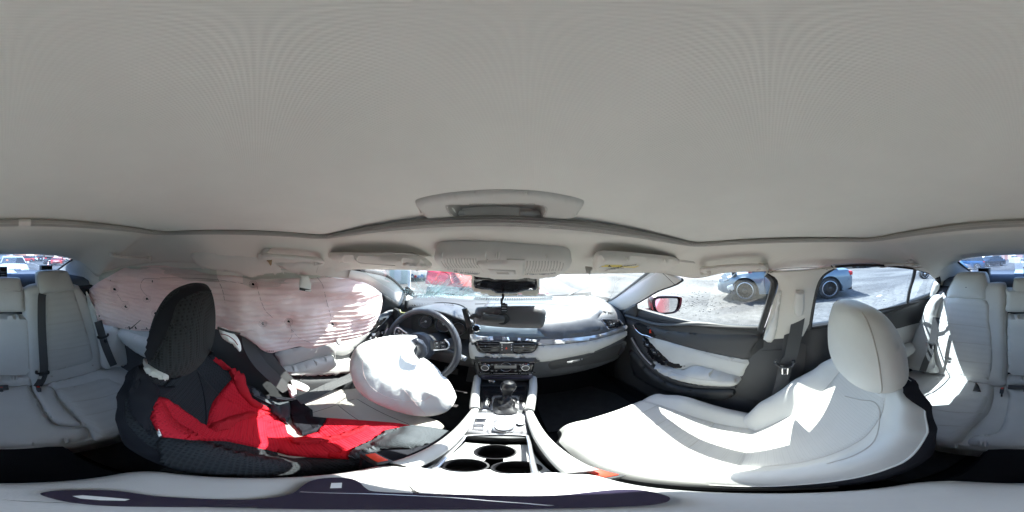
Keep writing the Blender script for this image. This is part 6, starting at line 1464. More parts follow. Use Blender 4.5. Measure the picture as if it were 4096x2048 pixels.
    for q in ([(250, 1615), (330, 1606), (420, 1590), (500, 1560)], [(305, 1668), (390, 1656), (480, 1630), (540, 1600)]): seam('cross_seam', q, SLC, .0022, M_taupe, lc, off=.010)
    puff('black_tag', [(3903, 1532), (3915, 1545), (3924, 1568), (3892, 1564)], SRC, M_black, rc, h=.006, w=.002, sp=5, off=.010, smooth=False)
    # headrests
    def rh(poly, y, dp, nm='rear_headrest', par=t):
        pl = cat([Vector(q) for q in poly], 5, True)
        c2 = Vector((sum(p.x for p in pl)/len(pl), sum(p.y for p in pl)/len(pl)))
        fr = [P(p.x, p.y, y=y-.10*(1-(p.y-1075)/110)*.25) for p in pl]; c = sum(fr, Vector())/len(fr); rows = []
        for s, d in ((.03, .012), (.4, .011), (.7, .008), (.86, .002), (.95, -.008), (1.0, -.024), (1.0, -.06), (.96, -dp), (.8, -dp-.02), (.03, -dp-.022)):
            rows.append([c+(p-c)*s+Vector((0, d, 0)) for p in fr])
        bm = NB(); gridmesh(bm, rows, True); o = O(nm, bm, ML, par)
        bm = NB(); tube(bm, [c+(p-c)*.985+Vector((0, -.010, 0)) for p in fr], .0014, 5, True, smooth=1); O('headrest_piping', bm, M_taupe, o)
        for s in (-.05, .05): bm = NB(); cyl(bm, (c.x+s, c.y-.05, c.z-.16), (c.x+s, c.y-.05, c.z), .006); O('headrest_post', bm, M_chrome, o)
        return o
    rh([(3806, 1125), (3822, 1098), (3850, 1090), (3920, 1090), (3938, 1098), (3948, 1130), (3950, 1190), (3944, 1203), (3880, 1202), (3800, 1194), (3782, 1188), (3788, 1160)], -.93, .10)
    rh([(-42, 1125), (-30, 1114), (70, 1115), (84, 1125), (92, 1165), (92, 1182), (60, 1188), (-40, 1186), (-48, 1180), (-46, 1150)], -.95, .09)
    rh([(152, 1100), (162, 1088), (200, 1083), (260, 1083), (276, 1092), (290, 1125), (302, 1155), (298, 1164), (230, 1172), (165, 1180), (158, 1172), (152, 1130)], -.92, .10)
    return t, rb, lb, PB, PC
BN, RB, LB, PB, PC = bench()
# parcel shelf with its raised items
def shelf():
    t = T('parcel_shelf', 'dark blue grey rear parcel shelf below the back window', 'parcel shelf', (XC, -1.4, -.2))
    bm = NB(); rows = []
    for k, (y, z) in enumerate(((-1.03, -.235), (-1.06, -.190), (-1.10, -.172), (-1.4, -.166), (-1.78, -.168))):
        rows.append([Vector((XC+u*(.60), y, z)) for u in [-1+i/10 for i in range(21)]])
    gridmesh(bm, rows); s = O('shelf_panel', bm, mat('shelf_felt', (.10, .115, .14), .95, bump=('noise', 500, .6, .001), var=.15, vscale=30), t); s.modifiers.new('t', 'SOLIDIFY').thickness = .01
    SS = Surf([s], Plane((0, 0, -.17), (1, 0, -.17), (0, 1, -.17)))
    puff('shelf_ledge', [(20, 1116), (100, 1115), (148, 1116), (150, 1143), (100, 1145), (20, 1146)], SS, MATS['navy_black_cloth'], t, h=.004, w=.003, sp=8, smooth=False)
    puff('child_seat_anchor_cover', [(116, 1130), (150, 1130), (150, 1141), (116, 1142)], SS, M_dark, t, h=.01, w=.003, sp=5, smooth=False, off=.004)
    puff('speaker_cover', [(28, 1083), (60, 1083), (63, 1093), (28, 1094)], SS, M_dark, t, h=.004, w=.003, sp=5, smooth=False)
    puff('speaker_cover', [(3995, 1100), (4030, 1099), (4050, 1092), (4056, 1095), (4034, 1104), (4000, 1105)], SS, mat('pale_shelf_edge', (.3, .34, .4), .6), t, h=.003, w=.003, sp=5, smooth=False)
    # black boxes on the shelf (belt guides / brake light covers)
    for nm, lab, px0, px1, py0, py1, y in (('shelf_box', 'black hollow box on the shelf behind the left rear headrest', 167, 207, 1064, 1088, -1.22), ('shelf_box', 'black hollow box on the shelf behind the right rear headrest', 3915, 3954, 1074, 1100, -1.20), ('brake_light', 'black high brake light housing in the middle of the rear shelf', 0, 27, 1070, 1110, -1.16)):
        a, b, c, d = P(px0, py0, y=y), P(px1, py0, y=y), P(px1, py1, y=y), P(px0, py1, y=y)
        o = T(nm, lab, 'shelf fitting', ((a+c)/2)[:2]+(-.165,), group=None)
        w_ = abs(b.x-a.x); h_ = a.z-(-.17); cx = (a.x+b.x)/2
        for cc, ss, n_ in (((cx-w_/2, y-.03, -.17+h_/2), (.006, .07, h_), 'side_wall'), ((cx+w_/2, y-.03, -.17+h_/2), (.006, .07, h_), 'side_wall'), ((cx, y-.03, -.17+h_), (w_+.01, .075, .006), 'top_plate'), ((cx, y-.06, -.17+h_/2), (w_, .006, h_), 'back_wall')):
            bm = NB(); bx(bm, cc, ss, bev=.0015); O(n_, bm, M_black if n_ != 'top_plate' else M_dark, o)
        if nm == 'brake_light':
            for k in range(3): bm = NB(); bx(bm, (cx, y-.045, -.155+.018*k), (w_*.8, .01, .010), bev=.001); O('lamp_cell', bm, mat('clear_lens', (.3, .33, .34), .2) if k == 0 else MATS['clear_lens'], o)
    o = puff('paper_tray', [(4062, 1078), (4120, 1078), (4150, 1080), (4164, 1091), (4140, 1094), (4056, 1094)], Plane((0, 0, -.15), (1, 0, -.15), (0, 1, -.15)), mat('pale_blue_plastic', (.35, .42, .5), .35), None, h=.006, w=.003, sp=6, smooth=False, skirt=.012)
    tag(o, 'pale grey plastic tray lying under the middle of the back window', 'tray')
shelf()

# ------------------------------------------------------------ belts
def belts():
    # passenger belt on the right pillar
    t = T('passenger_belt', 'charcoal seat belt with beige height slider hanging on the right middle pillar', 'seat belt', (.6, -.08, -.9))
    top = P(3196, 1255, x=.595); p1 = P(3180, 1350, x=.60); p2 = P(3160, 1435, x=.60); p3 = P(3137, 1540, x=.60)
    bm = NB(); ribbon(bm, [top, p1, p2, P(3144, 1455, x=.60), P(3120, 1560, x=.60), P(3095, 1640, x=.60)], .048, (-1, .1, 0)); O('webbing', bm, M_belt, t)
    bm = NB(); ribbon(bm, [top+Vector((.012, .01, 0)), P(3158, 1350, x=.62), P(3140, 1500, x=.62), P(3118, 1620, x=.62)], .044, (-1, .1, 0)); O('webbing', bm, M_belt, t)
    bm = NB(); tube(bm, [P(3168, 1238, x=.60), P(3150, 1232, x=.60), P(3141, 1245, x=.595), P(3146, 1262, x=.59), P(3160, 1268, x=.59), P(3200, 1266, x=.59), P(3214, 1262, x=.59), P(3226, 1250, x=.595), P(3220, 1234, x=.60), P(3206, 1236, x=.60)], .0055, 8); O('belt_guide', bm, M_trim2, t)
    bm = NB(); bx(bm, P(3196, 1205, x=.585), (.020, .036, .105), bev=.008); O('height_slider', bm, M_trim2, t)
    
    for q in ((3194, 1182), (3196, 1226)): bm = NB(); bx(bm, P(*q, x=.574), (.004, .034, .002)); O('slider_joint', bm, M_taupe, t)
    c = P(3139, 1452, x=.59)
    bm = NB(); tube(bm, [P(3104, 1442, x=.592), P(3102, 1452, x=.59), P(3120, 1466, x=.588), P(3142, 1468, x=.588), P(3165, 1466, x=.588), P(3176, 1452, x=.59), P(3172, 1442, x=.592)], .0085, 8, flat=.7); O('tongue_grip', bm, M_dark, t)
    bm = NB()
    for a, b in ((P(3129, 1470, x=.588), P(3129, 1496, x=.588)), (P(3151, 1470, x=.588), P(3149, 1496, x=.588)), (P(3127, 1496, x=.588), P(3151, 1496, x=.588)), (P(3128, 1474, x=.588), P(3152, 1474, x=.588))): tube(bm, [a, b], .0032, 6, smooth=1)
    O('buckle_tongue', bm, M_chrome, t)
    # driver belt
    t = T('driver_belt', 'dark grey driver seat belt running down beside the torn cover', 'seat belt', (-.6, 0, -.9))
    bm = NB(); ribbon(bm, [P(985, 1310, x=-.66), P(1000, 1390, x=-.65), P(1040, 1455, x=-.64), P(1085, 1500, x=-.63), P(1150, 1560, x=-.62)], .05, (1, .3, .2)); O('webbing', bm, M_belt, t)
    bm = NB(); ribbon(bm, [P(1035, 1390, x=-.66), P(1090, 1455, x=-.66), P(1160, 1530, x=-.66)], .05, (1, .2, 0)); O('webbing', bm, M_belt, t)
    bm = NB(); ribbon(bm, [P(1192, 1602, x=-.52), P(1250, 1580, x=-.54), P(1330, 1540, x=-.58), P(1400, 1510, x=-.62), P(1440, 1480, x=-.66)], .045, (.5, -.1, 1)); O('webbing', bm, M_belt, t)
    puff('crumpled_white_cover', [(1150, 1540), (1165, 1542), (1185, 1560), (1182, 1585), (1165, 1590), (1155, 1570)], Plane(P(1150, 1540, r=.60), P(1185, 1540, r=.60), P(1165, 1590, r=.57)), M_white, t, h=.02, w=.015, sp=5, wr=(60, .01))
    puff('crumpled_white_cover', [(1165, 1522), (1195, 1528), (1235, 1548), (1230, 1562), (1200, 1560), (1165, 1545)], Plane(P(1150, 1540, r=.66), P(1185, 1540, r=.66), P(1165, 1590, r=.64)), M_white, t, h=.02, w=.015, sp=5, wr=(60, .01))
    # rear belts
    PBb = YZ(-.905+.07, -.86, -.985+.075, -.26)
    t = T('rear_belt', 'black rear belt hanging between middle and left rear backrests with its tongue', 'seat belt', (-.1, -.85, -.9))
    bm = NB(); ribbon(bm, [P(170, 1176, y=-.92), P(167, 1200, y=-.905), P(167, 1300, y=-.88), P(172, 1400, y=-.86), P(176, 1480, y=-.845), P(166, 1520, y=-.83), P(150, 1545, y=-.83)], .047, (0, 1, .15)); O('webbing', bm, M_belt, t)
    bm = NB(); tube(bm, [P(146, 1484, y=-.835), P(148, 1494, y=-.83), P(190, 1494, y=-.83), P(192, 1484, y=-.835)], .008, 8); O('tongue_grip', bm, M_black, t)
    bm = NB(); bx(bm, P(160, 1510, y=-.825), (.018, .003, .03), rot=Matrix.Rotation(R(-15), 3, 'Y')); O('buckle_tongue', bm, M_chrome, t)
    t = T('rear_belt', 'black rear belt in front of the left outer bolster under the curtain airbag', 'seat belt', (-.5, -.8, -.8))
    bm = NB(); ribbon(bm, [P(392, 1285, y=-.80), P(402, 1320, y=-.79), P(420, 1380, y=-.78), P(440, 1430, y=-.77), P(455, 1462, y=-.765)], .047, (.35, 1, .15)); O('webbing', bm, M_belt, t)
    bm = NB(); tube(bm, [P(391, 1344, y=-.775), P(394, 1352, y=-.77), P(412, 1352, y=-.77), P(431, 1342, y=-.77), P(430, 1334, y=-.775)], .007, 8); O('tongue_grip', bm, M_black, t)
    bm = NB(); bx(bm, P(421, 1362, y=-.765), (.018, .003, .032), rot=Matrix.Rotation(R(12), 3, 'Y')); O('buckle_tongue', bm, M_chrome, t)
    t = T('rear_belt', 'black rear belt on the sunlit right outer bolster beside the rear door', 'seat belt', (.45, -.8, -.8))
    bm = NB(); ribbon(bm, [P(3745, 1270, y=-.80), P(3735, 1340, y=-.79), P(3725, 1400, y=-.775), P(3700, 1450, y=-.76), P(3690, 1485, y=-.755)], lambda: 0 if False else .040, (-.5, 1, .1)) if False else ribbon(bm, [P(3745, 1270, y=-.80), P(3735, 1340, y=-.79), P(3724, 1400, y=-.775), P(3703, 1450, y=-.76), P(3690, 1485, y=-.755)], .040, (-.5, 1, .1)); O('webbing', bm, M_belt, t)
    bm = NB(); bx(bm, P(3722, 1372, y=-.765), (.05, .012, .014), bev=.003); O('tongue_grip', bm, M_black, t)
    bm = NB(); bx(bm, P(3726, 1388, y=-.76), (.020, .003, .024)); O('buckle_tongue', bm, M_chrome, t)
    t = T('rear_belt', 'flat black lap strap on the rear cushion reaching across the middle seat', 'seat belt', (.0, -.8, -.86))
    bm = NB(); ribbon(bm, [P(4032, 1548, z=-.84), P(4070, 1550, z=-.845), P(4130, 1549, z=-.845)], .035, (0, .3, 1)); O('webbing', bm, M_belt, t)
    for lab, px, py in (('red buttoned rear buckle below the left of the rear middle section', 154, 1556), ('red buttoned rear buckle on the right of the middle rear cushion', 4008, 1562), ('red buttoned rear buckle half hidden at the centre of the rear cushion', 5, 1556)):
        buckle('rear_buckle', lab, P(px, py, z=-.865), Matrix.Rotation(R(25), 3, 'X'), s=.62)
belts()

# ------------------------------------------------------------ overhead: console, visors, handles, mirror
HS = Surf([HL], YZ(.2, .045, .47, -.06))
def overhead():
    t = T('overhead_console', 'beige overhead console with two ribbed lamp lenses and a sunglasses lid', 'overhead console', (XC, .33, 0))
    pl = YZ(.245, .008, .41, -.060)
    base = [(1737, 1030), (1745, 1012), (1775, 1004), (1860, 1001), (2020, 1005), (2180, 1013), (2255, 1018), (2280, 1028), (2287, 1045), (2278, 1062), (2250, 1081), (2215, 1095), (2150, 1101), (2100, 1099), (2075, 1102), (1985, 1102), (1940, 1096), (1880, 1088), (1830, 1079), (1780, 1066), (1752, 1049)]
    b = puff('console_body', base, pl, M_trim, t, h=.014, w=.026, sp=9, skirt=.03)
    S_ = Surf([b], pl)
    # raised centre block and the sunglasses lid
    c = puff('centre_block', [(1920, 1040), (1915, 1064), (1930, 1089), (1955, 1098), (1990, 1101), (2080, 1101), (2098, 1096), (2098, 1057), (2090, 1035)], S_, M_trim, b, h=.006, w=.015, sp=8, off=-.001)
    S2 = Surf([c, b], pl)
    l = puff('sunglasses_lid', [(1952, 1078), (2060, 1080), (2064, 1097), (2050, 1100), (1975, 1100), (1962, 1094)], S2, M_trim2, c, h=.0022, w=.003, sp=6, smooth=False, off=.0008)
    puff('lid_grip', [(1985, 1089), (2036, 1089), (2038, 1097), (1990, 1097)], Surf([l], pl), M_taupe, l, h=.001, w=.002, sp=5, smooth=False)
    for side in (0, 1):
        for k in range(13):
            if side == 0: x0 = 1765+k*11.5; q = [(x0, 1034+max(0, 2-k)*5), (x0+3, 1050), (x0+9, 1060), (x0+18, 1071)]
            else: x0 = 2105+k*12; q = [(x0+4, 1044+max(0, k-10)*4), (x0+3, 1062), (x0, 1072), (x0-4, 1082)]
            seam('lens_rib', q, S2, .0009, M_taupe, b, off=.0)
            # the sound slots below
        for k in range(15):
            x0 = (1790+k*9) if side == 0 else (2102+k*8.5); y0 = (1073+k*1.1) if side == 0 else 1085-k*.6
            puff('slot', [(x0, y0), (x0+2.6, y0), (x0+3.4, y0+6), (x0+.8, y0+6)], S2, M_taupe, b, h=.0006, w=0, sp=3, smooth=False)
        edge = [(1815, 1082), (1850, 1088), (1900, 1092), (1918, 1093)] if side == 0 else [(2100, 1093), (2150, 1095), (2195, 1093), (2222, 1089)]
        puff('lamp_lens', [(a, b_) for a, b_ in edge]+[(a, b_+5) for a, b_ in edge[::-1]], S2, mat('grey_lens', (.3, .3, .3), .25) if side == 0 else MATS['grey_lens'], b, h=.002, w=.002, sp=5, smooth=False)
    # visors
    def visor(name, label, poly, lab, pl, pivot):
        t = T(name, label, 'sun visor', pl.hit(*pivot)[0], group='folded sun visors')
        v = puff('visor_panel', poly, pl, M_head, t, h=.009, w=.012, sp=10, skirt=.008)
        bm = NB(); a = pl.hit(*pivot)[0]; tube(bm, [a+Vector((0, -.004, .004)), a+Vector((.03 if pivot[0] > 2048 else -.03, .0, .0)), a+Vector((.05 if pivot[0] > 2048 else -.05, .02, -.008))], .005, 8); O('pivot_arm', bm, M_trim2, t)
        return t, v
    pr = YZ(.255, -.004, .43, -.072)
    t, v = visor('sun_visor', 'folded passenger sun visor carrying a yellow warning label', [(2375, 1050), (2385, 1032), (2400, 1022), (2450, 1020), (2600, 1028), (2700, 1038), (2772, 1050), (2778, 1054), (2740, 1064), (2690, 1075), (2640, 1085), (2560, 1086), (2440, 1086), (2395, 1084), (2372, 1066)], None, pr, (2372, 1066))
    SV = Surf([v], pr)
    wl = puff('warning_label', [(2396, 1070), (2404, 1064), (2424, 1058), (2560, 1061), (2562, 1063), (2545, 1070), (2524, 1078), (2505, 1080), (2410, 1074)], SV, mat('label_paper', (.62, .62, .57), .5), v, h=.0008, w=0, sp=7, smooth=False)
    wy = puff('warning_band', [(2424, 1058), (2562, 1061), (2540, 1070), (2404, 1066)], Surf([wl], pr), mat('label_yellow', (.78, .62, .12), .5), wl, h=.0006, w=0, sp=7, smooth=False)
    SWY = Surf([wy, wl], pr)
    puff('warning_triangle', [(2432, 1066), (2438, 1060), (2446, 1066)], SWY, M_black, wl, h=.0005, w=0, sp=4, smooth=False)
    p = SWY.hit(2495, 1063.8)
    text('warning_lettering', 'WARNING', .0125, M_black, wl, p[0]+p[1]*.0014, frame((.92, -.38, 0), p[1]), ext=.0001)
    for k in range(2):
        p = SWY.hit(2455+k*4, 1072+k*3); text('warning_lettering', 'AIRBAG SAFETY' if k == 0 else 'SEE OWNER MANUAL', .0048, M_black, wl, p[0]+p[1]*.0012, frame((.96, -.25, 0), p[1]), ext=.0001)
    puff('visor_clip', [(2343, 1073), (2368, 1075), (2366, 1080), (2346, 1079)], pr, M_taupe, t, h=.01, w=.004, sp=4, off=.002)
    pl2 = YZ(.255, .002, .43, -.066)
    t, v = visor('sun_visor', 'folded driver sun visor above the cracked windscreen', [(1306, 1020), (1330, 1018), (1400, 1020), (1500, 1026), (1600, 1030), (1680, 1040), (1712, 1056), (1725, 1070), (1700, 1073), (1640, 1069), (1560, 1066), (1480, 1060), (1400, 1050), (1340, 1040), (1310, 1030)], None, pl2, (1722, 1070))
    SV = Surf([v], pl2)
    seam('vanity_cover_edge', [(1420, 1035), (1440, 1050), (1520, 1058), (1580, 1062)], SV, .0014, M_taupe, v, off=0)
    puff('vanity_cover', [(1600, 1060), (1625, 1050), (1700, 1055), (1722, 1066), (1715, 1070), (1640, 1068)], SV, M_trim, v, h=.003, w=.004, sp=6, smooth=False)
    # dark strips standing in for the shade in the lining recess behind the visors
    puff('visor_gap_shade', [(1310, 1016), (1330, 1012), (1420, 1010), (1560, 1008), (1650, 1010), (1672, 1018), (1700, 1045), (1690, 1052), (1600, 1034), (1400, 1024), (1320, 1020)], HS, M_taupe, HL, h=.001, w=0, sp=12, smooth=False)
    puff('visor_gap_shade', [(2374, 1028), (2392, 1014), (2430, 1010), (2600, 1022), (2775, 1046), (2782, 1053), (2700, 1044), (2560, 1030), (2430, 1024), (2385, 1040)], HS, M_taupe, HL, h=.001, w=0, sp=12, smooth=False)
    # grab handles
    def handle(label, pts, pln, r=.0085, closed=True, mts=M_trim):
        t = T('grab_handle', label, 'grab handle', pln.hit(*pts[len(pts)//2])[0], group='roof grab handles')
        n = len(pts); q = []
        for i, (a, b) in enumerate(pts):
            p, nn = pln.hit(a, b); lift = .004 if i in (0, n-1) else (.022 if i in (1, n-2) else .030); q.append(p+nn*lift)
        bm = NB(); tube(bm, q, r, 10, flat=.8); O('handle_bar', bm, mts, t)
        for k in (0, -1): bm = NB(); p, nn = pln.hit(*pts[k]); bx(bm, p+nn*.006, (.014, .036, .022), bev=.005); O('handle_mount', bm, mts, t)
        return t
    RR = Surf([HL], Plane((.5, 0, -.03), (.5, 1, -.03), (.54, 0, -.06)))
    handle('front passenger grab handle folded against the roof rail above the door window', [(2824, 1084), (2812, 1055), (2840, 1044), (2900, 1036), (2960, 1032), (3010, 1030), (3045, 1034), (3053, 1050), (3050, 1062)], RR, .009)
    handle('right rear grab handle with coat hook above the quarter glass', [(3530, 1056), (3545, 1042), (3570, 1032), (3620, 1030), (3655, 1032), (3668, 1042), (3660, 1056)], RR, .008)
    bm = NB(); p = RR.hit(3626, 1044)[0]; tube(bm, [p, p+Vector((-.02, 0, -.004)), p+Vector((-.024, 0, .006))], .005, 8); o = O('coat_hook', bm, M_trim2, bpy.data.objects['grab_handle.001'])
    LL = Surf([HL], Plane((mx(.5), 0, -.02), (mx(.5), 1, -.02), (mx(.54), 0, -.05)))
    handle('left rear grab handle above the back end of the curtain airbag', [(452, 1015), (470, 1008), (510, 1004), (545, 1006), (575, 1014), (594, 1030)], LL, .0085)
    handle('broken driver side grab handle with torn lining at its end', [(1052, 1022), (1065, 1000), (1090, 994), (1150, 998), (1220, 1004), (1268, 1010), (1284, 1028), (1275, 1046)], LL, .010)
    puff('torn_foam', [(1052, 1028), (1066, 1030), (1078, 1028), (1088, 1036), (1086, 1052), (1080, 1052), (1070, 1036)], LL, mat('brown_foam', (.35, .26, .15), .9), bpy.data.objects['grab_handle.003'], h=.008, w=.004, sp=4, smooth=False, off=.006, wr=(90, .004))
    puff('torn_flap', [(1046, 1020), (1052, 1000), (1066, 993), (1085, 993), (1070, 1000), (1058, 1012), (1056, 1026), (1075, 1026), (1094, 1022), (1100, 1010), (1096, 1028), (1060, 1032)], LL, M_head, bpy.data.objects['grab_handle.003'], h=.01, w=.008, sp=5, off=.004, wr=(60, .004))
    # creased bulge of the lining over the left pillar
    bl = puff('creased_lining', [(770, 1010), (900, 1006), (1040, 1008), (1100, 1040), (1130, 1075), (1180, 1095), (1090, 1096), (1040, 1104), (1006, 1120), (985, 1108), (940, 1092), (860, 1080), (790, 1062)], Plane((mx(.50), 0, .0), (mx(.50), 1, .0), (mx(.57), 0, -.10)), M_trim, HL, h=.012, w=.03, sp=12, wr=(9, .012))
    t2 = puff('side_lining', [(1140, 1076), (1100, 1050), (1180, 1040), (1300, 1040), (1410, 1062), (1470, 1088), (1470, 1110), (1440, 1130), (1395, 1118), (1310, 1106), (1200, 1096)], Plane((mx(.50), 0, -.01), (mx(.50), 1, -.01), (mx(.56), 0, -.09)), M_trim, HL, h=.012, w=.02, sp=12, wr=(14, .008))
    seam('lining_crack', [(1262, 1052), (1272, 1065), (1268, 1080), (1266, 1090)], Surf([t2]), .0008, M_taupe, t2)
    # sensor housing under the console: black window with a pale rim
    t = T('mirror_bracket', 'black sensor window with cream rim where the mirror broke off', 'mirror bracket', P(2023, 1140, y=.55))
    pl3 = YZ(.50, P(2023, 1106, y=.50).z, .60, P(2023, 1180, y=.60).z)
    rim = puff('cream_rim', [(1886, 1102), (1895, 1098), (2150, 1100), (2158, 1108), (2158, 1165), (2150, 1176), (2110, 1178), (2080, 1174), (2060, 1177), (1980, 1178), (1960, 1176), (1920, 1166), (1895, 1160), (1887, 1150)], pl3, mat('cream_rim_plastic', (.60, .57, .50), .5), t, h=.010, w=.008, sp=8, skirt=.02)
    puff('black_window', [(1896, 1104), (2148, 1106), (2150, 1150), (2144, 1160), (2100, 1162), (2080, 1168), (2062, 1174), (1985, 1173), (1965, 1160), (1930, 1158), (1900, 1152), (1894, 1140)], Surf([rim], pl3), M_gloss, rim, h=.003, w=.002, sp=9, smooth=False)
    bm = NB(); prism(bm, [(0, 0), (.05, .004), (.028, .022), (.004, .018)], P(1975, 1118, y=.46), (1, 0, 0), (0, .3, .9), .004); O('loose_cover', bm, M_trim2, t)
    # fallen mirror
    t = T('rear_view_mirror', 'fallen rear view mirror hanging back to front by its cable over the dash', 'rear-view mirror', P(2040, 1270, y=.52))
    pl4 = YZ(.53, P(2040, 1225, y=.53).z, .505, P(2040, 1312, y=.505).z)
    ms = puff('mirror_shell', [(1903, 1236), (1915, 1228), (1960, 1226), (2060, 1223), (2140, 1223), (2165, 1228), (2180, 1240), (2184, 1256), (2176, 1296), (2166, 1311), (2150, 1313), (2060, 1312), (1960, 1305), (1915, 1298), (1900, 1290), (1898, 1260)], pl4, mat('grey_rubber_back', (.085, .088, .095), .6, bump=('noise', 500, .3, .0005)), t, h=.030, w=.028, sp=8, skirt=.012)
    sm_ = Surf([ms], pl4)
    p, n = sm_.hit(2012, 1275)
    bm = NB(); cyl(bm, p-n*.012, p+n*.020, .021, .018, 28); O('ball_socket', bm, M_black, ms)
    bm = NB(); tube(bm, [p+n*.018, p+n*.030+Vector((-.02, 0, .0)), p+n*.035+Vector((-.055, 0, .002))], .0125, 12); O('mirror_arm', bm, M_dark, ms)
    bm = NB(); q = p+n*.036+Vector((-.06, 0, .002)); tube(bm, [q, q+Vector((-.018, 0, .006)), q+Vector((-.03, 0, -.004))], .007, 8); bx(bm, q+Vector((-.042, 0, -.004)), (.014, .012, .062), rot=Matrix.Rotation(R(-14), 3, 'Y'), bev=.002); O('mounting_foot', bm, M_black, ms)
    bm = NB(); bx(bm, p+n*.006+Vector((.004, 0, .036)), (.020, .014, .026), bev=.003); O('plug', bm, M_black, ms)
    for k in range(3): bm = NB(); bx(bm, p+n*.014+Vector((.004, 0, .028+.008*k)), (.014, .002, .002)); O('plug_clip', bm, M_silver, ms)
    bm = NB(); tube(bm, [P(2011, 1176, y=.56), P(2012, 1190, y=.552), P(2006, 1205, y=.545), P(2008, 1222, y=.535), P(2002, 1240, y=.525), p+n*.008+Vector((.004, 0, .05))], .0042, 8); O('cable', bm, M_rubber, t)
    puff('square_sensor', [(1932, 1250), (1941, 1250), (1941, 1259), (1932, 1259)], sm_, M_silver, ms, h=.002, w=.001, sp=3, smooth=False)
    # phone holder on the left
    t = T('phone_holder', 'black suction phone holder leaning at the left windscreen pillar', 'phone holder', P(1610, 1240, y=.85))
    a = P(1636, 1166, y=.95); ax = Vector((.2, .6, .5))
    O('suction_cup', lathe(NB(), a, ax, [(.040, .012), (.042, .004), (.034, -.004), (.022, -.012), (.0, -.014)], 28), M_rubber, t)
    bm = NB(); tube(bm, [a, P(1622, 1185, y=.90), P(1614, 1205, y=.87), P(1612, 1225, y=.85), P(1606, 1240, y=.84)], .008, 8); O('flexible_arm', bm, M_black, t)
    bm = NB(); bx(bm, P(1626, 1218, y=.86), (.024, .02, .060), bev=.008); O('clamp', bm, M_black, t)
    bm = NB(); bx(bm, P(1588, 1262, y=.80), (.075, .03, .10), rot=Matrix.Rotation(R(-20), 3, 'Z'), bev=.015); O('end_vent_cap', bm, M_black, t)
    bm = NB(); tube(bm, [P(1600, 1240, y=.78), P(1606, 1250, y=.77), P(1640, 1252, y=.78), P(1660, 1250, y=.80)], .0035, 6); O('yellow_wire', bm, mat('yellow_wire', (.5, .5, .25), .6), t)
overhead()
# ------------------------------------------------------------ vehicles and things in the yard
M_tyre = mat('tyre_rubber', (.02, .02, .021), .8); M_carglass = mat('car_window_glass', (.02, .025, .03), .06, spec=.8)
M_lamp = mat('clear_headlamp', (.55, .58, .6), .12); M_tail = mat('red_tail_lamp', (.5, .01, .015), .2); M_plate = mat('number_plate', (.6, .6, .6), .5)
def wheel_(t, x, y, r, side, spokes=10, rimm=None, w_=.22, nm='wheel'):
    c = Vector((x, y, r)); ax = Vector((side, 0, 0))
    ty = O(nm, lathe(NB(), c-ax*w_, ax, [(r*.6, 0), (r*.93, 0), (r, .03), (r, w_-.03), (r*.95, w_-.004), (r*.80, w_+.004), (r*.72, w_-.002), (r*.70, w_-.05), (0, w_-.10)], 36), M_tyre, t)
    rm = rimm or M_silver
    O('rim', lathe(NB(), c-ax*w_, ax, [(r*.71, w_-.05), (r*.735, w_+.006), (r*.70, w_+.012), (r*.66, w_-.01), (r*.66, w_-.06)], 36), M_silver, ty)
    O('hub_cap', lathe(NB(), c-ax*.02, ax, [(r*.17, 0), (r*.15, .02), (r*.10, .028), (0, .03)], 18), rm, ty)
    for k in range(spokes):
        a = 2*math.pi*k/spokes; d = Vector((0, math.cos(a), math.sin(a))); p = Vector((0, -math.sin(a), math.cos(a)))
        bm = NB(); bx(bm, c-ax*.012+d*r*.42, (.02, r*.56, r*.055), rot=frame(ax, p)@Matrix.Identity(3) if False else Matrix((Vector((1, 0, 0)), d, p)).transposed()); O('spoke', bm, rm, ty)
    return ty
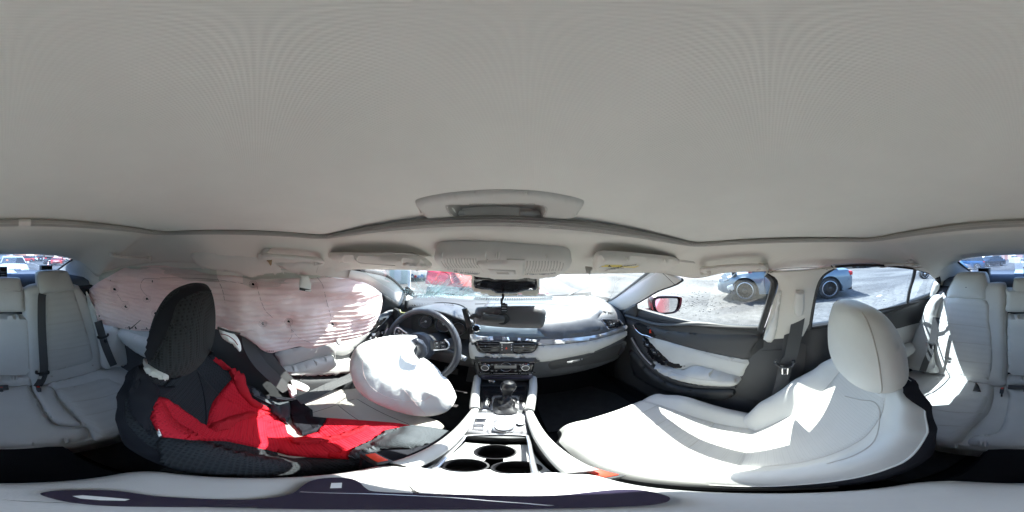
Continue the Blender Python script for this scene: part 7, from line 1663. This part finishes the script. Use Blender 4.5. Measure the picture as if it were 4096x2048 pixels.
def car(name, label, cat_, colour, L=4.6, W_=1.82, H=1.42, wb=2.75, kind='sedan', hood=.95, belt=.92, rr=.335, spokes=10, rimm=None, group=None, front=True, detail=True):
    """a car facing +y, its centre at the origin on the ground"""
    t = T(name, label, cat_, (0, 0, 0), group=group); hw = W_/2; F = L/2; Bk = -L/2
    mb = colour
    yr, yf = -wb/2, wb/2
    def body(y):
        u = (y-Bk)/(F-Bk); taper = 1-.10*max(0, (u-.86)/.14)**2-.08*max(0, (.12-u)/.12)**2
        if kind == 'sedan': top = belt+.02 if u < .22 else belt if u < .68 else belt-(belt-.70)*((u-.68)/.32)**1.6
        elif kind == 'sport': top = belt if u < .35 else belt-(belt-.55)*((u-.35)/.65)
        else: top = belt if u < .74 else belt-(belt-.82)*((u-.74)/.26)**2
        zb = .20+.08*max(0, (.08-u)/.08)+.03*max(0, (u-.92)/.08)
        return hw*taper, top, zb
    rows = []; N = 60
    for i in range(N+1):
        y = Bk+(F-Bk)*i/N; h, top, zb = body(y)
        e = max(0, 1-min(i, N-i)/3.0); k = 1-.35*e*e
        prof = [(0, zb+.02), (h*.80, zb), (h*.96, zb+.06), (h*1.0, zb+.22), (h*1.0, top*.72), (h*.985, top*.86), (h*.93, top-.03), (h*.80, top+.005), (h*.4, top+.02), (0, top+.025)]
        q = [Vector((a*(1 if True else 1), y, zb+(b-zb)*(1-.10*e)+.05*e*0)) for a, b in prof]
        if e > 0: q = [Vector((p.x*(1-.10*e*e), y, .5+(p.z-.5)*(1-.14*e*e))) for p in q]
        for wy in (yr, yf):    # wheel arches cut upwards
            d = abs(y-wy)
            if d < rr*1.16:
                za = rr+math.sqrt(max(0, (rr*1.16)**2-d*d))
                q = [Vector((p.x, p.y, max(p.z, za if p.x > h*.55 else p.z))) if p.z < za else p for p in q]
        full = q+[Vector((-p.x, p.y, p.z)) for p in q[::-1][1:]]
        rows.append(full)
    bm = NB(); V = gridmesh(bm, rows); bm.faces.new(V[0][::-1]); bm.faces.new(V[-1])
    O('body', bm, mb, t, ang=42)
    bm = NB(); bx(bm, (0, 0, .34), (W_*.80, L*.86, .24)); O('underbody', bm, M_rubber, t)
    # greenhouse
    if kind == 'sedan': st = [(Bk+.62, belt+.0, 0.0), (Bk+1.25, H-.06, .78), (Bk+1.75, H, .80), (Bk+2.5, H-.01, .80), (Bk+2.95, H-.10, .80), (Bk+3.55, belt-.03, .0)]
    elif kind == 'sport': st = [(Bk+.5, belt, 0), (Bk+1.3, H-.05, .72), (Bk+1.8, H, .74), (Bk+2.3, H-.06, .74), (Bk+3.1, belt-.12, 0)]
    else: st = [(Bk+.06, belt, 0), (Bk+.35, H-.08, .80), (Bk+.8, H, .82), (Bk+2.4, H, .82), (Bk+2.75, H-.08, .80), (Bk+3.45, belt, 0)]
    prof = cat([Vector((0, y, z)) for y, z, _ in st], 5)
    def half(z): return hw*(.93-.22*max(0, (z-belt)/(H-belt)))
    rows = []
    for p in prof:
        z = max(p.z, belt-.04); rows.append([Vector((half(belt)*s, p.y, belt-.05)) if False else Vector((s*half(z*(1)-0) if abs(s) == 1 else s*half(z), p.y, z)) for s in (-1, -.9, -.6, -.3, 0, .3, .6, .9, 1)])
    n1 = len(rows); k0 = int(n1*.30) if kind == 'sedan' else int(n1*.2); k1 = int(n1*.74) if kind != 'sport' else int(n1*.62)
    for nm, a, b, m_ in (('rear_window', 0, k0, M_carglass), ('roof', k0, k1, mb), ('windscreen', k1, n1-1, M_carglass)):
        bm = NB(); gridmesh(bm, rows[a:b+1]); o = O(nm, bm, m_, t); o.modifiers.new('t', 'SOLIDIFY').thickness = .02
    for s in (-1, 1):
        side = [Vector((s*(half(p.z)-.004), p.y, p.z)) for p in prof if p.z > belt-.03]
        low = [Vector((s*half(belt)-s*.004, p.y, belt-.06)) for p in side]
        bm = NB(); gridmesh(bm, [side, low]); O('side_window', bm, M_carglass, t)
        bm = NB(); tube(bm, [p+Vector((s*.006, 0, .0)) for p in side[::2]], .022, 6, smooth=2); O('window_frame', bm, mb, t)
        for py in ((Bk+L*.46), (Bk+L*.30 if kind != 'sport' else Bk+L*.36)):
            zt_ = min(H-.05, belt+.4); bm = NB(); tube(bm, [Vector((s*(half(belt)+.004), py, belt-.03)), Vector((s*(half(zt_)+.002), py+.03, zt_))], .03, 6, flat=.4, smooth=1); O('pillar', bm, M_rubber, t)
        for wy, nm in ((yr, 'wheel'), (yf, 'wheel')):
            if nm: wheel_(t, s*(hw-.01), wy, rr, s, spokes, rimm)
        if detail:
            for yy in (Bk+L*.46, Bk+L*.66, Bk+L*.27):
                bm = NB(); tube(bm, [(s*(hw+.001), yy, .30), (s*(hw+.002), yy+.02, belt*.72), (s*(hw*.985), yy, belt-.08)], .006, 5); O('door_gap', bm, M_rubber, t)
            for yy in (Bk+L*.49, Bk+L*.30):
                bm = NB(); tube(bm, [(s*(hw-.002), yy-.01, belt-.17), (s*(hw+.028), yy+.03, belt-.165), (s*(hw+.028), yy+.14, belt-.165), (s*(hw-.002), yy+.18, belt-.17)], .013, 8); O('door_handle', bm, mb, t)
            bm = NB(); bx(bm, (s*(hw+.09), Bk+L*.66, belt+.07), (.19, .13, .13), bev=.04); O('door_mirror', bm, mb, t)
        # lamps
        bm = NB(); bx(bm, (s*hw*.70, F-.16, .655), (hw*.42, .34, .13), rot=Matrix.Rotation(R(-20*s), 3, 'Z'), bev=.04); hl = O('headlamp', bm, M_lamp, t)
        bm = NB(); bx(bm, (s*hw*.72, Bk+.11, belt-.13), (hw*.46, .24, .15), rot=Matrix.Rotation(R(14*s), 3, 'Z'), bev=.05); O('tail_lamp', bm, M_tail, t)
    if front:
        bm = NB(); bx(bm, (0, F-.04, .60), (W_*.42, .10, .16), bev=.03); g = O('grille', bm, M_rubber, t)
        for k in range(5): bm = NB(); bx(bm, (0, F+.014, .545+.028*k), (W_*.40, .008, .008)); O('grille_bar', bm, M_chrome, g)
        bm = NB(); bx(bm, (0, F-.03, .32), (W_*.62, .10, .13), bev=.03); O('lower_intake', bm, M_rubber, t)
    bm = NB(); bx(bm, (0, Bk-.004, .68), (.36, .02, .12)); O('number_plate', bm, M_plate, t)
    bm = NB(); bx(bm, (0, Bk+.06, .28), (W_*.78, .16, .12), bev=.03); O('rear_valance', bm, M_rubber, t)
    return t
def put(t, p, heading, dz=0):
    t.location = (p[0], p[1], GZ+dz); t.rotation_euler = (0, 0, math.atan2(-heading[0], heading[1])); return t
Msb = mat('steel_blue_paint', (.13, .18, .23), .35, metal=.4, coat=.7); Mw = mat('white_paint', (.62, .64, .66), .3, coat=.6)
Mnavy = mat('dark_navy_paint', (.02, .03, .05), .2, metal=.3, coat=1); Mbl = mat('bright_blue_paint', (.03, .10, .22), .3, metal=.3, coat=.7)
Mblk = mat('black_paint', (.02, .022, .028), .22, coat=1); Mrd = mat('faded_red_paint', (.45, .05, .045), .4, coat=.4)
def yard():
    s = car('silver_coupe', 'silver blue wrecked coupe with black multispoke wheels outside the right windows', 'car', Msb, L=4.55, W_=1.82, H=1.40, wb=2.70, kind='sedan', belt=.98, rr=.362, spokes=20, rimm=M_gloss, front=False)
    put(s, (5.88, -.64), (0, 1))
    # torn front end
    random.seed(5); Mt_ = mat('torn_pale_plastic', (.55, .57, .57), .5, var=.2, vscale=20)
    k = Vector(s.location)
    for i in range(16):
        bm = NB(); yy = 1.62+random.uniform(0, .5); xx = random.uniform(-.92, -.6); zz = random.uniform(.25, .95); sc = random.uniform(.06, .20)
        bx(bm, (xx, yy, zz), (sc*.5, sc, sc*1.2), rot=Matrix.Rotation(random.uniform(0, 3), 3, 'X')@Matrix.Rotation(random.uniform(0, 3), 3, 'Z'), bev=.015)
        for v in bm.verts: v.co += Vector((noise.noise(v.co*9), noise.noise(v.co*9+Vector((4, 0, 0))), noise.noise(v.co*9+Vector((0, 7, 0)))))*.06
        o = O('torn_bumper_piece', bm, random.choice([Mt_, Mt_, M_dark, M_white]), None); o.parent = s
    w_ = car('white_sedan', 'white sedan with kidney grille facing the back window', 'car', Mw, L=4.8, W_=1.85, H=1.43, kind='sedan', belt=.95, spokes=8)
    for ss in (-1, 1):
        bm = NB(); bx(bm, (ss*.20, 2.41, .63), (.30, .06, .17), bev=.05); g = O('kidney_grille', bm, M_chrome, w_)
        for q in range(6): bm = NB(); bx(bm, (ss*.20-.11+.044*q, 2.445, .63), (.024, .01, .12)); O('grille_gap', bm, M_rubber, g)
    o = O('round_badge', lathe(NB(), (0, 2.33, .80), (0, .5, .85), [(.05, 0), (.048, .008), (0, .009)], 24), mat('badge_blue', (.05, .15, .4), .3), w_)
    for q in range(2): bm = NB(); bx(bm, (-.016+.032*q, 2.333, .810+(.0)), (.028, .028, .003), rot=frame((1, 0, 0), (0, .5, .85))); O('badge_quarter', bm, M_white if q else MATS['badge_blue'], o)
    bm = NB(); bx(bm, (.42, 1.10, 1.17), (.16, .02, .13), rot=Matrix.Rotation(R(-55), 3, 'X')); O('orange_sticker', bm, mat('orange_sticker', (.9, .25, .05), .5), w_)
    put(w_, (-.93, -11.9), (.03, 1))
    d = car('dark_sedan', 'dark navy sedan with a damaged chrome nose behind the right rear headrest', 'car', Mnavy, L=4.85, W_=1.85, H=1.46, kind='sedan', belt=.97, spokes=10)
    bm = NB(); bx(bm, (0, 2.38, .66), (.95, .10, .09), bev=.02); O('chrome_nose', bm, M_chrome, d)
    put(d, (P(3958, 1066, z=GZ).x, P(3958, 1066, z=GZ).y-1), (.55, .83))
    b = car('blue_hatchback', 'bright blue hatchback cut off by the right edge of the back window', 'car', Mbl, L=4.2, W_=1.8, H=1.5, wb=2.6, kind='suv', belt=.98)
    p = P(3858, 1078, z=GZ); put(b, (p.x, p.y), (.93, .35))
    u = car('black_suv', 'black off-road car seen from behind beyond the left rear headrest', 'car', Mblk, L=4.7, W_=1.9, H=1.75, kind='suv', belt=1.1, rr=.38)
    p = P(165, 1044, z=GZ); put(u, (p.x*.95, p.y*.95-2), (-.1, -1))
    bm = NB(); bx(bm, (0, -2.37, 1.0), (1.0, .02, .08)); O('white_strip', bm, M_plate, u)
    u2 = car('grey_suv', 'small dark grey car parked far behind the black off-road car', 'car', mat('grey_paint', (.12, .13, .15), .3, coat=.8), L=4.6, H=1.7, kind='suv', belt=1.05, detail=False)
    put(u2, (-12.5, -44), (.2, -1))
    r_ = car('red_sports_car', 'faded red sports car seen from behind in the corner of the back window', 'car', Mrd, L=4.3, W_=1.85, H=1.25, wb=2.5, kind='sport', belt=.88, rr=.34)
    bm = NB(); bx(bm, (0, -2.16, .45), (1.2, .04, .16), bev=.02); O('rear_vent', bm, M_rubber, r_)
    bm = NB(); bx(bm, (0, -2.155, .70), (1.3, .03, .07)); O('pale_lettered_strip', bm, M_plate, r_)
    p = P(246, 1062, z=GZ); put(r_, (p.x, p.y-1.6), (-.45, -.9))
    v = car('black_van', 'dark upright van partly hidden beside the red sports car', 'van', Mblk, L=4.4, W_=1.85, H=1.95, kind='suv', belt=1.2, rr=.36, detail=False)
    p = P(210, 1058, z=GZ); put(v, (p.x, p.y-2.4), (-.2, -1))
    # far right row
    for (px, py, nm, lab, m_, kd, H_, hd) in ((3378, 1074, 'red_suv', 'dull red off-road car in the far row above the silver coupe', Mrd, 'suv', 1.8, (.2, 1)),
                                          (3470, 1068, 'black_wreck', 'black wrecked car in the far row beyond the right rear window', Mblk, 'sedan', 1.4, (-.3, 1)),
                                          (3565, 1067, 'grey_wreck', 'dark grey wrecked car at the far end of the row by the coat hook handle', MATS['grey_paint'], 'sedan', 1.4, (.2, 1))):
        c = car(nm, lab, 'car', m_, L=4.6, W_=1.85, H=H_, kind=kd, belt=1.0, rr=.38 if kd == 'suv' else .33, detail=False); p = P(px, py, z=GZ); q = Vector((p.x, p.y, 0)); q += q.normalized()*.8; put(c, (q.x, q.y), hd)
    for (px, r0, m_, hd, lab) in ((3790, 30, Mw, (1, .3), 'white car in the far yard hidden behind the right rear pillar'), (4056, 52, Mnavy, (.2, 1), 'distant dark blue car beyond the pale block wall'), (100, 40, Mrd, (1, .1), 'maroon car far behind the white sedan'), (128, 46, Mw, (.8, -.5), 'distant white car beside the black off-road car'), (240, 42, MATS['grey_paint'], (1, 0), 'distant grey car above the red sports car'), (20, 50, MATS['grey_paint'], (.9, .2), 'far grey car beyond the roof of the white sedan')):
        c = car('parked_car', lab, 'car', m_, H=1.45, detail=False, kind='sedan'); d_ = ray(px, 1024); put(c, (d_.x*r0, d_.y*r0), hd)
    # traffic cone
    p = P(193, 1064.5, z=GZ); t = T('traffic_cone', 'orange and white traffic cone standing behind the left rear headrest', 'traffic cone', p); Mo = mat('cone_orange', (.75, .12, .03), .5)
    bm = NB(); bx(bm, p+Vector((0, 0, .02)), (.40, .40, .04), bev=.01); O('cone_base', bm, Mo, t)
    O('cone_body', lathe(NB(), p, (0, 0, 1), [(.15, .04), (.03, .72), (.0, .72)], 24), Mo, t)
    for a, b in ((.25, .38), (.48, .60)): O('white_band', lathe(NB(), p, (0, 0, 1), [(.15-.12*(a-.04)/.68+.004, a), (.15-.12*(b-.04)/.68+.004, b)], 24), M_white, t)
    # lone wheel
    p = P(3700, 1116, z=GZ); t = T('loose_wheel', 'car wheel with a bright broken rim lying seen through the quarter glass', 'wheel', (0, 0, 0))
    wheel_(t, 0, 0, .34, -1, 6, M_chrome, nm='tyre'); t.location = p; t.rotation_euler = (0, 0, R(-25))
    bm = NB(); bx(bm, (.5, .0, .32), (.7, .10, .12), bev=.03); o = O('axle_stub', bm, M_dark, None); o.parent = t
    # block wall, racks and posts behind
    a, b = P(4036, 1051, z=GZ), P(4082, 1053, z=GZ); t = T('block_wall', 'low pale block wall at the back of the yard', 'wall', (a+b)/2); d = (b-a); n_ = 9; dx = d/n_; rt = math.atan2(d.y, d.x); Mb_ = mat('pale_block', (.42, .40, .36), .9, bump=('noise', 30, .4, .01), var=.15)
    for j in range(5):
        for i in range(n_):
            bm = NB(); bx(bm, a+dx*(i+.5+(.25 if j % 2 else -.0))+Vector((0, 0, .12+.235*j)), (dx.length-.02, .2, .22), rot=rt, bev=.01, seg=1); O('block', bm, Mb_, t, smooth=False)
    a = P(4016, 1049, z=GZ); t = T('pipe_rack', 'white tubular rack standing beside the pale block wall', 'rack', a)
    for i in range(3): bm = NB(); tube(bm, [a+Vector((.9*i, 0, 0)), a+Vector((.9*i, 0, 1.5))], .04, 6, smooth=1); O('upright', bm, Mw, t)
    for j in range(5): bm = NB(); tube(bm, [a+Vector((0, 0, .25+.3*j)), a+Vector((1.8, 0, .25+.3*j))], .03, 6, smooth=1); O('rail', bm, Mw, t)
    a = P(3990, 1049, z=GZ); t = T('work_table', 'pale table carrying a white box next to the dark navy sedan', 'table', a)
    bm = NB(); bx(bm, a+Vector((1, 0, .85)), (2.4, .8, .06)); O('table_top', bm, Mw, t)
    for s in (0, 2): bm = NB(); bx(bm, a+Vector((s, 0, .42)), (.08, .6, .84)); O('leg', bm, Mw, t)
    bm = NB(); bx(bm, a+Vector((.8, 0, 1.08)), (.6, .4, .38), bev=.03); tag(O('storage_box', bm, Mw), 'white box standing on the pale table in the far yard', 'box')
    for k, (px, py, lab) in enumerate(((3893, 1049, 'first white machine left of the dark navy sedan'), (3905, 1049, 'white drum machine next to the dark navy sedan front'), (3918, 1048, 'pale cabinet right beside the dark navy sedan bonnet'))):
        a = P(px, py, z=GZ); t = T('yard_machine', lab, 'machine', a, group='white machines at the back of the yard')
        bm = NB(); bx(bm, a+Vector((0, 0, .5)), (.7, .6, 1.0), bev=.05); O('cabinet', bm, Mw if k != 1 else M_trim, t)
        bm = NB(); lathe(bm, a+Vector((0, 0, 1.0)), (0, 0, 1), [(.4, 0), (.42, .2), (.25, .4), (0, .45)], 20); O('drum', bm, Mw, t)
        for s in (-1, 1): bm = NB(); bx(bm, a+Vector((.28*s, .32, .25)), (.06, .06, .5)); O('leg', bm, M_dark, t)
    a = P(139, 1050, z=GZ); t = T('grey_post', 'thin grey post beside the door mirror of the white sedan', 'post', a); bm = NB(); cyl(bm, a, a+Vector((0, 0, 1.8)), .06); O('pole', bm, M_dark, t); bm = NB(); bx(bm, a+Vector((0, 0, .03)), (.3, .3, .06)); O('base_plate', bm, M_dark, t)
    # far building and trees closing the yard
    Mbr = mat('far_brown_wall', (.20, .13, .11), .9, var=.2, vscale=.4)
    for (x0, x1, y0, h, lab, m_) in ((-70, -6, -72, 4.2, 'long low grey brown workshop at the far left behind the yard', Mbr), (-4, 26, -70, 3.8, 'low reddish workshop behind the white sedan', mat('far_red_wall', (.26, .13, .11), .9, var=.2, vscale=.4)), (28, 90, -66, 4.0, 'pale low workshop at the far right behind the yard', mat('far_pale_wall', (.33, .32, .3), .9, var=.2, vscale=.4))):
        t = T('workshop_building', lab, 'building', ((x0+x1)/2, y0, GZ), group='low workshops round the yard')
        bm = NB(); bx(bm, ((x0+x1)/2, y0, GZ+h/2), (x1-x0, 6, h)); O('wall', bm, m_, t, smooth=False)
        bm = NB(); bx(bm, ((x0+x1)/2, y0, GZ+h+.1), (x1-x0+1, 7, .2)); O('roof', bm, MATS['grey_paint'], t, smooth=False)
        n_ = int((x1-x0)/6)
        for i in range(n_):
            x = x0+3+6*i; bm = NB(); bx(bm, (x, y0+3.02, GZ+1.4), (3.2, .06, 2.6)); O('roller_door', bm, M_trim if i % 2 else M_dark, t, smooth=False)
    # clutter ahead, beyond the cracked glass
    random.seed(21)
    cols = [mat('scrap_red', (.5, .03, .03), .5), mat('scrap_blue', (.05, .2, .45), .5), M_dark, M_black, Mw, M_silver, mat('scrap_orange', (.7, .25, .05), .5)]
    base = P(1676, 1122, z=GZ)
    t = T('scrap_shelf', 'rack heaped with coloured scrap car parts beyond the cracked windscreen', 'scrap rack', base)
    dx_ = Vector((math.cos(R(-33))*1, math.sin(R(33)), 0)); side = Vector((ray(1676, 1024).y, -ray(1676, 1024).x, 0)).normalized(); fw = Vector((ray(1676, 1024).x, ray(1676, 1024).y, 0)).normalized()
    for i in (-1, 1):
        for j in (0, 1): bm = NB(); bx(bm, base+side*i*.85+fw*j*.7+Vector((0, 0, .9)), (.06, .06, 1.8)); O('upright', bm, M_dark, t)
    for j in range(4): bm = NB(); bx(bm, base+fw*.35+Vector((0, 0, .12+.5*j)), (1.8, .8, .04), rot=math.atan2(side.y, side.x)); O('shelf_board', bm, M_dark, t)
    n_ = 0
    for j in range(4):
        for i in range(9):
            n_ += 1; c = base+side*(-.78+.19*i)+fw*random.uniform(.05, .3)+Vector((0, 0, .24+.5*j)); m_ = random.choice(cols); s_ = random.uniform(.10, .17)
            cn = {'scrap_red': 'red', 'scrap_blue': 'blue', 'scrap_orange': 'orange', 'white_paint': 'white', 'satin_silver': 'silver'}.get(m_.name, 'black')
            kd = i % 3; bm = NB()
            if kd == 0: bx(bm, c, (s_, s_*1.2, s_*1.5), rot=random.uniform(0, 3), bev=.02)
            elif kd == 1: lathe(bm, c-Vector((0, 0, s_*.6)), (0, 0, 1), [(s_*.5, 0), (s_*.6, s_*.5), (s_*.3, s_), (0, s_*1.1)], 14)
            else: tube(bm, [c+side*-.08-Vector((0, 0, .05)), c+Vector((0, 0, .10)), c+side*.08-Vector((0, 0, .05))], s_*.3, 8)
            o = O('scrap_part', bm, m_); tag(o, '%s scrap %s, %s from the left on the %s board of the scrap rack' % (cn, ['box', 'canister', 'bent pipe'][kd], ['first', 'second', 'third', 'fourth', 'fifth', 'sixth', 'seventh', 'eighth', 'ninth'][i], ['lowest', 'second', 'third', 'top'][j]), 'scrap part', 'scrap on the rack')
    a = P(1637, 1160, z=GZ); t = T('white_post', 'white painted steel post in front of the scrap rack', 'post', a); bm = NB(); cyl(bm, a, a+Vector((0, 0, 2.2)), .07); O('pole', bm, Mw, t); bm = NB(); bx(bm, a+Vector((0, 0, .03)), (.35, .35, .05)); O('base_plate', bm, Mw, t)
    a = P(1600, 1130, z=GZ); t = T('pale_cabinet', 'pale box shaped cabinet behind the left windscreen pillar', 'cabinet', a); bm = NB(); bx(bm, a+Vector((0, 0, .8)), (1.0, .8, 1.6), rot=R(30), bev=.03); O('cabinet_body', bm, mat('pale_green_cabinet', (.5, .56, .53), .5), t); bm = NB(); bx(bm, a+Vector((.2, -.42, .8)), (.35, .04, 1.3), rot=R(30), bev=.01); O('cabinet_door', bm, Mw, t)
    f = car('red_car', 'red parked car in the yard ahead of the crumpled bonnet', 'car', Mrd, kind='suv', H=1.6); p = P(1770, 1085, z=GZ); put(f, (-5.5, 17.5), (1, .3))
yard()
